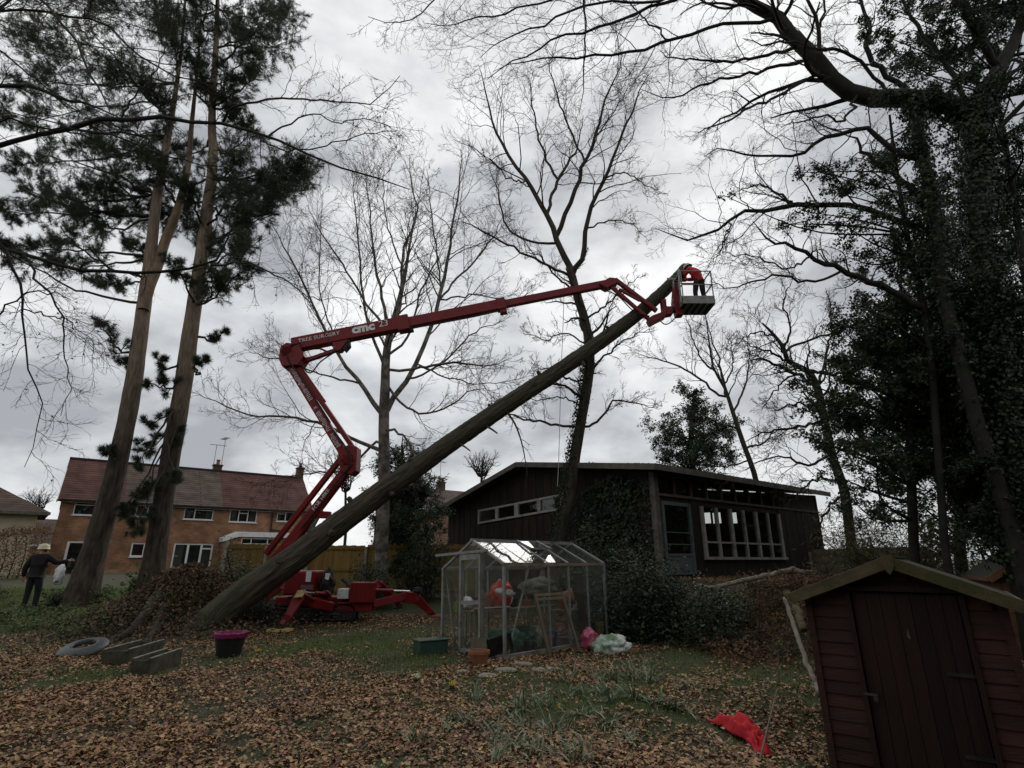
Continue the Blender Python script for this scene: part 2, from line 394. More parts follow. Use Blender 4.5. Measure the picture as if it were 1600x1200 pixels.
MT = dict(
    red=M('red_paint', (0.13, 0.0064, 0.0091), (0.2, 0.0112, 0.0143), 3, rough=0.45, spec=0.28, c3=(0.07, 0.0144, 0.0117), c3scale=5, c3at=0.66, bump=0.05),
    darkred=M('dull_red_paint', (0.11, 0.006, 0.009), (0.17, 0.009, 0.012), 4, rough=0.5),
    black=M('black_rubber', (0.012, 0.012, 0.012), (0.03, 0.029, 0.028), 9, rough=0.75, bump=0.2),
    steel=M('grey_steel', (0.16, 0.16, 0.155), (0.28, 0.28, 0.27), 12, rough=0.42, metal=0.7),
    darksteel=M('rusty_steel', (0.05, 0.042, 0.036), (0.1, 0.088, 0.078), 12, rough=0.6, metal=0.4),
    alu=M('weathered_aluminium', (0.20, 0.20, 0.19), (0.33, 0.33, 0.31), 9, rough=0.55, metal=0.35, c3=(0.12, 0.13, 0.10), c3scale=3, c3at=0.6),
    chrome=M('bright_rod', (0.5, 0.5, 0.5), (0.6, 0.6, 0.6), 8, rough=0.2, metal=0.9),
    white=M('white_paint', (0.66, 0.66, 0.65), (0.8, 0.8, 0.79), 4, rough=0.5),
    decal=M('white_lettering', (0.62, 0.62, 0.6), (0.72, 0.72, 0.7), 14, rough=0.55, c3=(0.3, 0.08, 0.07), c3scale=16, c3at=0.62),
    yellow=M('yellow_plastic', (0.48, 0.36, 0.10), (0.62, 0.48, 0.16), 6, rough=0.6, c3=(0.3, 0.24, 0.15), c3scale=7),
    glass=glass_mat('greenhouse_glass', dirt=0.03),
    hglass=glass_mat('window_glass', tint=(0.6, 0.63, 0.63), dirt=0.03),
    dirty=glass_mat('grimy_glass', tint=(0.8, 0.82, 0.8), dirt=0.03, dirtcol=(0.1, 0.1, 0.09)),
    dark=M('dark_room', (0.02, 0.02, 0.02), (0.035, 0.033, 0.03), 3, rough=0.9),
    curtain=M('grey_curtain', (0.30, 0.30, 0.28), (0.42, 0.41, 0.38), 14, rough=0.9, stretch=(6, 6, 0.3)),
    bark=M('grey_brown_bark', (0.0245, 0.0196, 0.0147), (0.0805, 0.0665, 0.0504), 5.0, rough=0.9, bump=0.9, bscale=9, coord='bark', stretch=(1, 1, 0.22), c3=(0.0525, 0.0595, 0.035), c3scale=1.6, c3at=0.58, bdist=0.03),
    logbark=M('furrowed_log_bark', (0.017, 0.0135, 0.01), (0.115, 0.096, 0.068), 13, rough=0.92, bump=1.0, bscale=17, coord='bark', stretch=(1, 1, 0.13), c3=(0.06, 0.068, 0.036), c3scale=2.6, c3at=0.58, bdist=0.07, detail=8),
    pinebark=M('pine_bark', (0.02, 0.0155, 0.012), (0.10, 0.078, 0.056), 9, rough=0.92, bump=1.0, bscale=14, coord='bark', stretch=(1, 1, 0.28), bdist=0.06, detail=8, up=((0.14, 0.10, 0.072), (0.34, 0.26, 0.19))),
    pinebark2=M('upper_pine_bark', (0.13, 0.088, 0.058), (0.27, 0.19, 0.13), 5.0, rough=0.85, bump=0.7, bscale=9, coord='bark', stretch=(1, 1, 0.35), c3=(0.11, 0.09, 0.06), c3scale=1.5, c3at=0.56, bdist=0.03),
    birch=M('birch_bark', (0.07612, 0.06525, 0.05437), (0.2501, 0.2229, 0.1902), 3.0, rough=0.8, bump=0.5, bscale=8, coord='bark', stretch=(1, 1, 1.2), c3=(0.05437, 0.04676, 0.03806), c3scale=2.6, c3at=0.52, bdist=0.02),
    beech=M('dark_beech_bark', (0.01302, 0.01116, 0.008928), (0.03348, 0.02902, 0.02306), 4, rough=0.9, bump=0.5, coord='bark', c3=(0.0186, 0.02232, 0.01302), c3scale=1.6),
    twig=M('twig', (0.026, 0.0182, 0.0156), (0.0585, 0.04225, 0.03575), 3, rough=0.85),
    needle=M('pine_needles', (0.0325, 0.0425, 0.025), (0.0775, 0.0925, 0.0525), 1.5, rough=0.65, island=0.35, trans=0.2),
    ivy=M('ivy_leaf', (0.01344, 0.02184, 0.01008), (0.03528, 0.04872, 0.02016), 1.2, rough=0.5, spec=0.3, island=0.45, trans=0.12),
    laurel=M('laurel_leaf', (0.0198, 0.0342, 0.018), (0.0495, 0.072, 0.0324), 1.4, rough=0.5, spec=0.35, island=0.4, trans=0.12),
    holly=M('holly_leaf', (0.0216, 0.04125, 0.0198), (0.0576, 0.08625, 0.0363), 1.4, rough=0.45, spec=0.35, island=0.4, trans=0.08),
    bamboo=M('yellow_green_leaf', (0.075, 0.08, 0.035), (0.15, 0.145, 0.07), 1.2, rough=0.6, island=0.4, trans=0.2),
    fern=M('fresh_green_leaf', (0.055, 0.085, 0.025), (0.12, 0.16, 0.05), 1.2, rough=0.55, island=0.4, trans=0.2),
    grass=M('grass', (0.07116, 0.1062, 0.022), (0.1581, 0.2123, 0.0495), 0.8, rough=0.7, island=0.4, trans=0.2),
    bulb=M('bulb_leaf', (0.0725, 0.1044, 0.05075), (0.1595, 0.203, 0.1087), 2, rough=0.45, spec=0.45, island=0.35, trans=0.15),
    litter=M('fallen_leaf', (0.138, 0.07277, 0.03802), (0.4002, 0.2533, 0.1331), 14, rough=0.7, island=0.65, detail=2),
    hedge=M('beech_hedge_leaf', (0.11, 0.058, 0.032), (0.2, 0.112, 0.06), 1.5, rough=0.75, island=0.4, trans=0.15),
    bracken=M('dead_bracken', (0.0684, 0.0432, 0.0288), (0.155, 0.1008, 0.0624), 2, rough=0.8, island=0.45),
    darkwood=M('dark_creosoted_wood', (0.0143, 0.00935, 0.0066), (0.033, 0.022, 0.0154), 5, rough=0.8, bump=0.4, stretch=(3, 3, 0.35), orand=0.3),
    fascia=M('grey_brown_fascia', (0.085, 0.072, 0.06), (0.16, 0.14, 0.12), 5, rough=0.8, bump=0.3),
    frame=M('weathered_white_frame', (0.2784, 0.2668, 0.2436), (0.4176, 0.406, 0.3712), 6, rough=0.75, bump=0.2, c3=(0.1508, 0.1276, 0.1044), c3scale=4, c3at=0.62),
    teal=M('faded_blue_green_paint', (0.08, 0.108, 0.108), (0.136, 0.164, 0.16), 5, rough=0.7, c3=(0.064, 0.068, 0.064), c3scale=3, c3at=0.62),
    felt=M('mossy_roof_felt', (0.0245, 0.0252, 0.021), (0.0525, 0.0539, 0.042), 4, rough=0.9, bump=0.5, c3=(0.049, 0.0595, 0.028), c3scale=1.1, c3at=0.58),
    shedwood=M('dark_red_brown_stain', (0.03507, 0.01316, 0.009818), (0.06662, 0.02632, 0.01905), 4, rough=0.7, bump=0.45, bscale=30, stretch=(0.35, 0.35, 3), c3=(0.02805, 0.01556, 0.01155), c3scale=2, c3at=0.6, orand=0.3),
    sheddoor=M('dark_shed_door_stain', (0.01638, 0.00616, 0.00462), (0.02821, 0.0104, 0.0077), 4, rough=0.65, bump=0.4, bscale=30, stretch=(3, 3, 0.35), orand=0.3),
    troughwood=M('lichened_timber', (0.036, 0.033, 0.0216), (0.102, 0.096, 0.066), 7, rough=0.9, bump=0.6, bscale=22),
    mosswood=M('mossy_grey_timber', (0.07918, 0.06059, 0.03338), (0.1446, 0.1074, 0.05961), 5, rough=0.85, bump=0.6, bscale=22, c3=(0.06885, 0.06334, 0.02384), c3scale=2.2, c3at=0.52),
    oldwood=M('weathered_timber', (0.12, 0.095, 0.07), (0.23, 0.185, 0.14), 5, rough=0.85, bump=0.5, bscale=22, stretch=(1, 1, 0.4), orand=0.3),
    orangewood=M('orange_brown_timber', (0.15, 0.075, 0.04), (0.24, 0.125, 0.065), 5, rough=0.8, bump=0.3),
    fence=M('brown_fence_panel', (0.1503, 0.09523, 0.02376), (0.2475, 0.1613, 0.0462), 2.2, rough=0.85, bump=0.4, stretch=(3, 3, 0.4), orand=0.3),
    fencepost=M('pale_fence_post', (0.22, 0.195, 0.15), (0.34, 0.305, 0.245), 4, rough=0.85, bump=0.3),
    paleplank=M('bleached_branch', (0.1674, 0.1457, 0.1116), (0.2852, 0.2542, 0.2046), 7, rough=0.8, bump=0.5, c3=(0.0806, 0.0682, 0.0496), c3scale=3, c3at=0.58),
    concrete=M('mossy_concrete', (0.13, 0.13, 0.11), (0.24, 0.235, 0.2), 6, rough=0.9, bump=0.5, c3=(0.09, 0.105, 0.05), c3scale=3),
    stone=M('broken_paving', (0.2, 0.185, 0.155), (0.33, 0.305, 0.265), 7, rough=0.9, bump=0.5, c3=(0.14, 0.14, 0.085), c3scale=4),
    terracotta=M('terracotta', (0.22, 0.085, 0.045), (0.32, 0.14, 0.08), 6, rough=0.8, bump=0.2),
    plastic_black=M('black_plastic', (0.012, 0.012, 0.013), (0.022, 0.022, 0.022), 4, rough=0.5),
    magenta=M('magenta_plastic', (0.16, 0.012, 0.065), (0.23, 0.022, 0.10), 4, rough=0.5),
    greyplastic=M('grey_plastic', (0.02063, 0.022, 0.02255), (0.03438, 0.03575, 0.0363), 4, rough=0.45, spec=0.5),
    redcloth=M('red_cloth', (0.40, 0.014, 0.022), (0.56, 0.026, 0.035), 5, rough=0.85, bump=0.5, bscale=12),
    bag=M('white_plastic_sack', (0.5, 0.5, 0.5), (0.72, 0.72, 0.72), 5, rough=0.35, spec=0.5, bump=0.4, bscale=8, c3=(0.3, 0.33, 0.3), c3scale=3),
    baggreen=M('green_white_sack', (0.10, 0.2, 0.09), (0.17, 0.3, 0.14), 3, rough=0.3, spec=0.6, bump=0.5, bscale=8, c3=(0.68, 0.7, 0.69), c3scale=3.2, c3at=0.47),
    bagpink=M('pink_sack', (0.42, 0.07, 0.14), (0.58, 0.13, 0.22), 5, rough=0.3, spec=0.6, bump=0.5, bscale=9, c3=(0.25, 0.03, 0.07), c3scale=5),
    bagred=M('red_sack', (0.42, 0.035, 0.03), (0.55, 0.06, 0.05), 5, rough=0.4, bump=0.4, bscale=9),
    tin=M('blue_grey_tin', (0.2, 0.27, 0.29), (0.32, 0.4, 0.42), 6, rough=0.4, metal=0.3),
    greenbox=M('dark_green_plastic', (0.02, 0.05, 0.038), (0.045, 0.085, 0.065), 4, rough=0.6),
    blue=M('blue_plastic', (0.02, 0.04, 0.18), (0.035, 0.07, 0.26), 4, rough=0.4),
    lime=M('lime_plastic', (0.2, 0.35, 0.03), (0.28, 0.45, 0.05), 4, rough=0.4),
    mesh_green=M('green_netting', (0.015, 0.07, 0.045), (0.035, 0.12, 0.08), 12, rough=0.7),
    clothdark=M('dark_workwear', (0.009, 0.009, 0.011), (0.02, 0.019, 0.02), 7, rough=0.9),
    clothbrown=M('dark_brown_trousers', (0.02, 0.015, 0.013), (0.04, 0.03, 0.026), 7, rough=0.9),
    clothred=M('red_jacket', (0.36, 0.014, 0.018), (0.5, 0.025, 0.03), 8, rough=0.85, bump=0.3),
    skin=M('skin', (0.4, 0.24, 0.17), (0.5, 0.31, 0.23), 9, rough=0.6),
    helmet=M('yellowish_helmet', (0.4675, 0.425, 0.28), (0.578, 0.527, 0.38), 4, rough=0.4),
    helmet2=M('pale_grey_helmet', (0.36, 0.35, 0.28), (0.45, 0.44, 0.36), 4, rough=0.4),
    brick=brick_mat('orange_brick', (0.36, 0.165, 0.075), (0.23, 0.095, 0.044), (0.24, 0.18, 0.13), 0.225, 0.075),
    brickdark=brick_mat('sooty_brick', (0.12, 0.062, 0.042), (0.085, 0.045, 0.032), (0.1, 0.08, 0.06), 0.225, 0.075),
    brickfar=brick_mat('far_brick', (0.34, 0.17, 0.09), (0.26, 0.12, 0.06), (0.3, 0.24, 0.18), 0.225, 0.075),
    tile_r=brick_mat('red_brown_tiles', (0.115, 0.048, 0.036), (0.078, 0.034, 0.027), (0.035, 0.018, 0.015), 40.0, 0.27, msize=0.035, bump=1.0),
    tile_g=brick_mat('grey_brown_tiles', (0.12, 0.088, 0.07), (0.085, 0.062, 0.05), (0.04, 0.03, 0.025), 40.0, 0.27, msize=0.035, bump=1.0),
    tile_d=brick_mat('dull_brown_tiles', (0.10, 0.062, 0.047), (0.07, 0.045, 0.036), (0.035, 0.025, 0.02), 40.0, 0.27, msize=0.035, bump=1.0),
    render_wall=M('cream_render', (0.40, 0.33, 0.22), (0.5, 0.42, 0.3), 2, rough=0.9),
    rope=M('pale_rope', (0.4, 0.38, 0.34), (0.5, 0.48, 0.43), 20, rough=0.9),
    cut=M('pale_sawn_wood', (0.4, 0.29, 0.17), (0.55, 0.42, 0.27), 8, rough=0.8),
    flower=M('yellow_flower', (0.6, 0.48, 0.05), (0.72, 0.6, 0.1), 6, rough=0.7),
    paleflower=M('cream_flower', (0.6, 0.6, 0.42), (0.75, 0.74, 0.56), 6, rough=0.7),
)

def add_uv(o):
    me = o.data
    uv = me.uv_layers.new(name='UVMap')
    for p in me.polygons:
        n = p.normal
        h = Vector((0, 0, 1)).cross(n)
        if h.length < 0.05: h = Vector((1, 0, 0))
        h.normalize(); v = n.cross(h)
        for li in p.loop_indices:
            c = me.vertices[me.loops[li].vertex_index].co
            uv.data[li].uv = (c.dot(h), c.dot(v))
    return o
def wall_holes(mb, o, d, t0, t1, z0, top, holes, thick, extra=()):
    """upright wall from t0 to t1 along d, top(t) high, with rectangular openings; thick goes away from the outside face"""
    nrm = np.array([-d[1], d[0], 0.0])
    ts = sorted({t0, t1, *extra, *[h[0] for h in holes], *[h[1] for h in holes]})
    def pt(t, z, k): return np.array([o[0] + d[0] * t, o[1] + d[1] * t, z]) + nrm * (thick * k)
    for a, b in zip(ts[:-1], ts[1:]):
        if b - a < 1e-4: continue
        m = (a + b) / 2
        cuts = sorted([(h[2], h[3]) for h in holes if h[0] <= m <= h[1]])
        lo = z0; segs = []
        for c0, c1 in cuts: segs.append((lo, c0, False)); lo = c1
        segs.append((lo, None, True))
        for s0, s1, last in segs:
            za, zb = (top(a), top(b)) if last else (s1, s1)
            if min(za, zb) - s0 < 1e-3: continue
            mb.hexa([pt(a, s0, 0), pt(b, s0, 0), pt(b, s0, 1), pt(a, s0, 1), pt(a, za, 0), pt(b, zb, 0), pt(b, zb, 1), pt(a, za, 1)])

# ------------------------------------------------------------------ ground
def axis_pts(dense0, dense1, step, far):
    a = list(np.arange(dense0, dense1 + 1e-6, step))
    s = step; x = dense1
    while x < far: s *= 1.25; x += s; a.append(x)
    s = step; x = dense0; b = []
    while x > -far: s *= 1.25; x -= s; b.append(x)
    return np.array(b[::-1] + a)
gx = axis_pts(-14, 10, 0.13, 600); gy = axis_pts(2.0, 20, 0.13, 600)
GX, GY = np.meshgrid(gx, gy)
GZ = G(GX, GY)
nearm = np.exp(-((GX / 14) ** 2)) * (GY < 22)
GZ = GZ + nearm * 0.02 * (np.sin(GX * 9.1 + 3 * np.sin(GY * 5.0)) * np.cos(GY * 8.3 + 2 * np.sin(GX * 4.1)))
V = np.stack([GX, GY, GZ], -1).reshape(-1, 3)
ii = np.arange(len(gy) - 1)[:, None] * len(gx) + np.arange(len(gx) - 1)[None]
F4 = np.stack([ii, ii + 1, ii + 1 + len(gx), ii + len(gx)], -1).reshape(-1, 4)
soil = M('damp_soil_and_moss', (0.038, 0.028, 0.02), (0.085, 0.064, 0.045), 1.4, rough=0.92, bump=1.0, bscale=14, detail=10, c3=(0.052, 0.064, 0.026), c3scale=0.42, c3at=0.47, bdist=0.05)
ground = struct('ground', V, F4, soil, smooth=True)

# ------------------------------------------------------------------ plants: branching and leaves
def resample(pts, n, smooth=True):
    pts = np.asarray(pts, float)
    if smooth and len(pts) > 2:
        q = np.vstack([2 * pts[0] - pts[1], pts, 2 * pts[-1] - pts[-2]])
        out = []
        for i in range(1, len(q) - 2):
            for t in np.linspace(0, 1, 8, endpoint=False):
                a, b, c, d = q[i - 1], q[i], q[i + 1], q[i + 2]
                out.append(0.5 * (2 * b + (c - a) * t + (2 * a - 5 * b + 4 * c - d) * t * t + (3 * b - a - 3 * c + d) * t ** 3))
        out.append(q[-2]); pts = np.array(out)
    s = np.concatenate([[0], np.cumsum(np.linalg.norm(np.diff(pts[:, :3], axis=0), axis=1))])
    u = np.linspace(0, s[-1], n)
    return np.stack([np.interp(u, s, pts[:, k]) for k in range(pts.shape[1])], 1)
def trace(pix, Y0, Y1=None, n=16, wob=0.0, rng=RNG, taper=False):
    """a limb read off the photograph: (x, y, width) in its pixels, depth running from Y0 to Y1"""
    Y1 = Y0 if Y1 is None else Y1
    a = []
    for i, (x, y, w) in enumerate(pix):
        Y = Y0 + (Y1 - Y0) * i / (len(pix) - 1)
        q = P(x, y, Y); dep = FPX / ppm(q); a.append([*q, 0.75 * w / 2 / ppm(q) * dep / np.linalg.norm(q - [0, 0, CAMZ])])
    a = resample(a, n)
    if wob:
        a[1:-1, :3] += rng.normal(0, wob, (n - 2, 3))
    tip = min(a[-1, 3], 0.006); k = n // 2
    if taper: a[k:, 3] = np.minimum(a[k:, 3], a[k, 3] + (tip - a[k, 3]) * np.linspace(0, 1, n - k) ** 1.4)
    return a[:, :3], np.maximum(a[:, 3], 0.003)
def spawn(pts, rad, nchild, tr, ang, length, nseg, wander, trop, rfac, rng, rmin=0.0025, taper=0.25, keep=1.0, lenfall=0.5, flat=0.0):
    """children for a batch of limbs. pts (B,N,3) rad (B,N); returns the same for the children"""
    B, N, _ = pts.shape
    idx = np.repeat(np.arange(B), nchild)
    t = np.tile((np.arange(nchild) + 0.5) / nchild, B) + rng.uniform(-0.5, 0.5, B * nchild) / nchild
    t = tr[0] + (tr[1] - tr[0]) * np.clip(t, 0, 1)
    if keep < 1:
        k = rng.random(len(t)) < keep; idx, t = idx[k], t[k]
    x = t * (N - 1); i0 = np.minimum(x.astype(int), N - 2); fr = (x - i0)[:, None]
    p0 = pts[idx, i0] * (1 - fr) + pts[idx, i0 + 1] * fr
    r0 = rad[idx, i0] * (1 - fr[:, 0]) + rad[idx, i0 + 1] * fr[:, 0]
    T = pts[idx, i0 + 1] - pts[idx, i0]; T /= np.linalg.norm(T, axis=1)[:, None] + 1e-9
    R = rng.normal(0, 1, T.shape); R[:, 2] *= (1 - flat)
    R -= (R * T).sum(1)[:, None] * T; R /= np.linalg.norm(R, axis=1)[:, None] + 1e-9
    a = np.radians(rng.normal(ang[0], ang[1], len(t)))[:, None]
    D = T * np.cos(a) + R * np.sin(a)
    plen = np.linalg.norm(np.diff(pts, axis=1), axis=2).sum(1)[idx]
    L = (length[0] + (length[1] - length[0]) * rng.random(len(t))) * (1 - lenfall * t)
    if length[1] <= 3 and len(length) > 2: L = L * plen
    out = np.zeros((len(t), nseg, 3)); out[:, 0] = p0
    step = (L / (nseg - 1))[:, None]
    for s in range(1, nseg):
        out[:, s] = out[:, s - 1] + D * step
        D = D + rng.normal(0, wander, D.shape) + np.asarray(trop)
        D /= np.linalg.norm(D, axis=1)[:, None]
    rr = np.maximum(r0 * rfac, rmin)
    rad2 = rr[:, None] * (1 - (1 - taper) * np.linspace(0, 1, nseg)[None])
    return out, np.maximum(rad2, rmin * 0.6)
def tubes(batches, k):
    """batches of limbs (B,N,3),(B,N) -> vertices, quads, bark coordinates"""
    VV, FF, AA, base = [], [], [], 0
    for pts, rad in batches:
        if pts.ndim == 2: pts, rad = pts[None], rad[None]
        B, N, _ = pts.shape
        if B == 0: continue
        T = np.gradient(pts, axis=1); T /= np.linalg.norm(T, axis=2)[..., None] + 1e-9
        mean = T.mean(1)
        ref = np.where(np.abs(mean[:, 2:3]) > 0.75, np.array([[0.83, 0.55, 0.05]]), np.array([[0.05, 0.1, 1.0]]))[:, None, :]
        U = np.cross(T, np.broadcast_to(ref, T.shape)); U /= np.linalg.norm(U, axis=2)[..., None] + 1e-9
        W = np.cross(T, U)
        an = 2 * np.pi * np.arange(k) / k
        ring = U[:, :, None] * np.cos(an)[None, None, :, None] + W[:, :, None] * np.sin(an)[None, None, :, None]
        v = pts[:, :, None] + ring * rad[:, :, None, None]
        s = np.concatenate([np.zeros((B, 1)), np.cumsum(np.linalg.norm(np.diff(pts, axis=1), axis=2), 1)], 1)
        at = np.stack([np.broadcast_to(np.cos(an)[None, None] * rad[:, :1, None], v.shape[:3]), np.broadcast_to(np.sin(an)[None, None] * rad[:, :1, None], v.shape[:3]), np.broadcast_to(s[..., None], v.shape[:3])], -1)
        b = (np.arange(B) * N * k)[:, None, None] + (np.arange(N - 1) * k)[None, :, None] + np.arange(k)[None, None]
        b2 = (np.arange(B) * N * k)[:, None, None] + (np.arange(N - 1) * k)[None, :, None] + ((np.arange(k) + 1) % k)[None, None]
        f = np.stack([b, b2, b2 + k, b + k], -1).reshape(-1, 4) + base
        VV.append(v.reshape(-1, 3)); FF.append(f); AA.append(at.reshape(-1, 3)); base += B * N * k
    return np.concatenate(VV), np.concatenate(FF), np.concatenate(AA)
def limb_obj(name, batches, k, mat, parent, smooth=True):
    if name == 'limb':                                  # each big limb a part of its own
        for pts, rad in batches:
            for i in range(len(pts)):
                V, F, A = tubes([(pts[i], rad[i])], k); obj_np('limb', V, F, mat, parent, smooth, A)
        return
    V, F, A = tubes(batches, k)
    return obj_np(name, V, F, mat, parent, smooth, A, kind='stuff')
def rough_trunk(name, pts, rad, mat, parent, k=20, rings=60, amp=0.06, flare=0.0, seed=0, fine=0.0):
    a = resample(np.hstack([pts, rad[:, None]]), rings)
    pts, rad = a[:, :3], a[:, 3]
    V, F, A = tubes([(pts, rad)], k)
    c = np.repeat(pts, k, 0); d = V - c
    s = np.array([1 + amp * (mnoise.noise(Vector((q[0] * 9, q[1] * 9, q[2] * 0.8 + seed))) + 0.7 * mnoise.noise(Vector((q[0] * 22, q[1] * 22, q[2] * 2.2 + seed))) + 0.9 * mnoise.noise(Vector((q[0] * 2, q[1] * 2, q[2] * 0.5 + seed)))) for q in A])
    if fine: s += fine * np.array([abs(mnoise.noise(Vector((q[0] * 26, q[1] * 26, q[2] * 2.6 + seed)))) - 0.3 + 0.6 * mnoise.noise(Vector((q[0] * 50, q[1] * 50, q[2] * 7 + seed))) for q in A])
    if flare:
        h = np.repeat(np.linspace(0, 1, rings), k); an = np.tile(np.arange(k), rings) * 2 * np.pi / k
        s *= 1 + flare * np.exp(-h * 16) * (0.75 + 0.4 * np.sin(an * 5 + seed))
    V = c + d * s[:, None]
    n = len(V)
    V = np.vstack([V, pts[-1:]]); A = np.vstack([A, A[-1:]])
    last = np.array([[n - k + j, n - k + (j + 1) % k, n] for j in range(k)])
    return obj_np(name, V, [F, last], mat, parent, True, A)
def leaves(pts, size, rng, aspect=0.5, up=0.0, nrm=None, fold=0.25, jitter=0.25):
    """one folded diamond per point -> vertices, triangles"""
    n = len(pts)
    A = rng.normal(0, 1, (n, 3)); A /= np.linalg.norm(A, axis=1)[:, None]
    N = rng.normal(0, 1, (n, 3))
    if nrm is not None: N = N * (1 - up) + np.asarray(nrm) * up * 2.2
    N /= np.linalg.norm(N, axis=1)[:, None]
    A -= (A * N).sum(1)[:, None] * N; A /= np.linalg.norm(A, axis=1)[:, None] + 1e-9
    S = np.cross(N, A)
    L = size * rng.uniform(1 - jitter * 2, 1 + jitter, n)[:, None]; Wd = L * aspect * rng.uniform(0.8, 1.2, (n, 1))
    b = pts; tip = pts + A * L; mid = pts + A * L * 0.45
    l = mid + S * Wd / 2 + N * Wd * fold; r = mid - S * Wd / 2 + N * Wd * fold
    V = np.stack([b, l, tip, r], 1).reshape(-1, 3)
    i = np.arange(n)[:, None] * 4
    F = np.concatenate([i + [[0, 2, 1]], i + [[0, 3, 2]]], 1).reshape(-1, 3)
    return V, F
def along(pts, rad, per, rng, t0=0.25, spread=0.03):
    """points scattered along a batch of limbs"""
    B, N, _ = pts.shape
    idx = np.repeat(np.arange(B), per); t = t0 + (1 - t0) * rng.random(B * per)
    x = t * (N - 1); i0 = np.minimum(x.astype(int), N - 2); fr = (x - i0)[:, None]
    return pts[idx, i0] * (1 - fr) + pts[idx, i0 + 1] * fr + rng.normal(0, spread, (B * per, 3))
def needles(pts, per, length, width, rng, dirs=None):
    n = len(pts) * per
    c = np.repeat(pts, per, 0)
    D = rng.normal(0, 1, (n, 3))
    if dirs is not None: D = D + np.repeat(dirs, per, 0) * 0.9
    D /= np.linalg.norm(D, axis=1)[:, None]
    S = np.cross(D, rng.normal(0, 1, (n, 3))); S /= np.linalg.norm(S, axis=1)[:, None] + 1e-9
    L = length * rng.uniform(0.7, 1.15, (n, 1))
    V = np.stack([c + S * width / 2, c - S * width / 2, c + D * L], 1).reshape(-1, 3)
    return V, (np.arange(n)[:, None] * 3 + [[0, 1, 2]])
def bare_tree(name, label, cat, trunk_pix, limbs, Y, mat_trunk, mat_twig, rng, base=None, group=None, levels=None, amp=0.05, flare=0.35, k=16, rings=50, extra_limbs=()):
    """trunk_pix one trace; limbs a list of (trace, Y0, Y1); levels: dicts for spawn, each level grows on all before it"""
    tp, trr = trace(trunk_pix, Y[0], Y[1], n=24)
    if base is not None:
        tp[0, 2] = min(tp[0, 2], base)
    root = thing(name, label, cat, tp[0], group)
    rough_trunk('trunk', tp, trr, mat_trunk, root, k=k, rings=rings, amp=amp, flare=flare, seed=len(name))
    lb = []
    def topx(q): dep = q[:, 1] * CP + (q[:, 2] - CAMZ) * SP; return np.stack([800 + FPX * q[:, 0] / dep, 600 - FPX * (-q[:, 1] * SP + (q[:, 2] - CAMZ) * CP) / dep], 1)
    made = [resample(tp, 60, False)]
    for pix, y0, y1 in limbs:                     # a limb starts where the limb or trunk it grows from stands
        bestd, bq = 1e9, None
        for q in made:
            e_ = topx(q) - np.array(pix[0][:2]); dd = np.hypot(e_[:, 0], e_[:, 1]); j_ = int(dd.argmin())
            if dd[j_] < bestd: bestd, bq = dd[j_], q[j_]
        ys = float(bq[1]) if bestd < 60 else y0
        a_ = trace(pix, ys, ys + (y1 - y0), n=18, wob=0.028, rng=rng, taper=True)
        if bestd < 40: a_[0][0] = bq
        made.append(resample(a_[0], 40, False)); lb.append(a_)
    for q in extra_limbs: lb.append(q)
    LP = np.array([q[0] for q in lb]); LR = np.array([q[1] for q in lb])
    limb_obj('limb', [(LP, LR)], 8, mat_trunk, root)
    # the upper trunk carries twigs too
    a = resample(np.hstack([tp[8:], trr[8:, None]]), 18)
    cur = [(np.concatenate([LP, a[None, :, :3]]), np.concatenate([LR, a[None, :, 3]]))]
    gens = []
    for lv in levels:
        srcs = cur if not lv.get('all') else cur + gens[:1]
        new = []
        for pts, rad in srcs:
            kw = {q: lv[q] for q in lv if q not in ('all',)}
            new.append(spawn(pts, rad, rng=rng, **kw))
        cur = new; gens += new
    limb_obj('branches', gens[:1], 5, mat_trunk if len(gens) > 2 else mat_twig, root)
    if len(gens) > 1: limb_obj('twigs', gens[1:], 3, mat_twig, root)
    return root, gens
def L_(n, length, ang=(42, 10), seg=6, wander=0.16, trop=(0, 0, 0.05), rfac=0.5, tr=(0.25, 0.98), rmin=0.003, keep=1.0, rel=True, flat=0.0, lenfall=0.5, **k):
    d = dict(nchild=n, tr=tr, ang=ang, length=(length[0], length[1], 1) if rel else length, nseg=seg, wander=wander, trop=trop, rfac=rfac, rmin=rmin, keep=keep, flat=flat, lenfall=lenfall)
    d.update(k); return d

# ------------------------------------------------------------------ trees
def px_list(s): return [tuple(float(c) for c in q.split(',')) for q in s.split()]

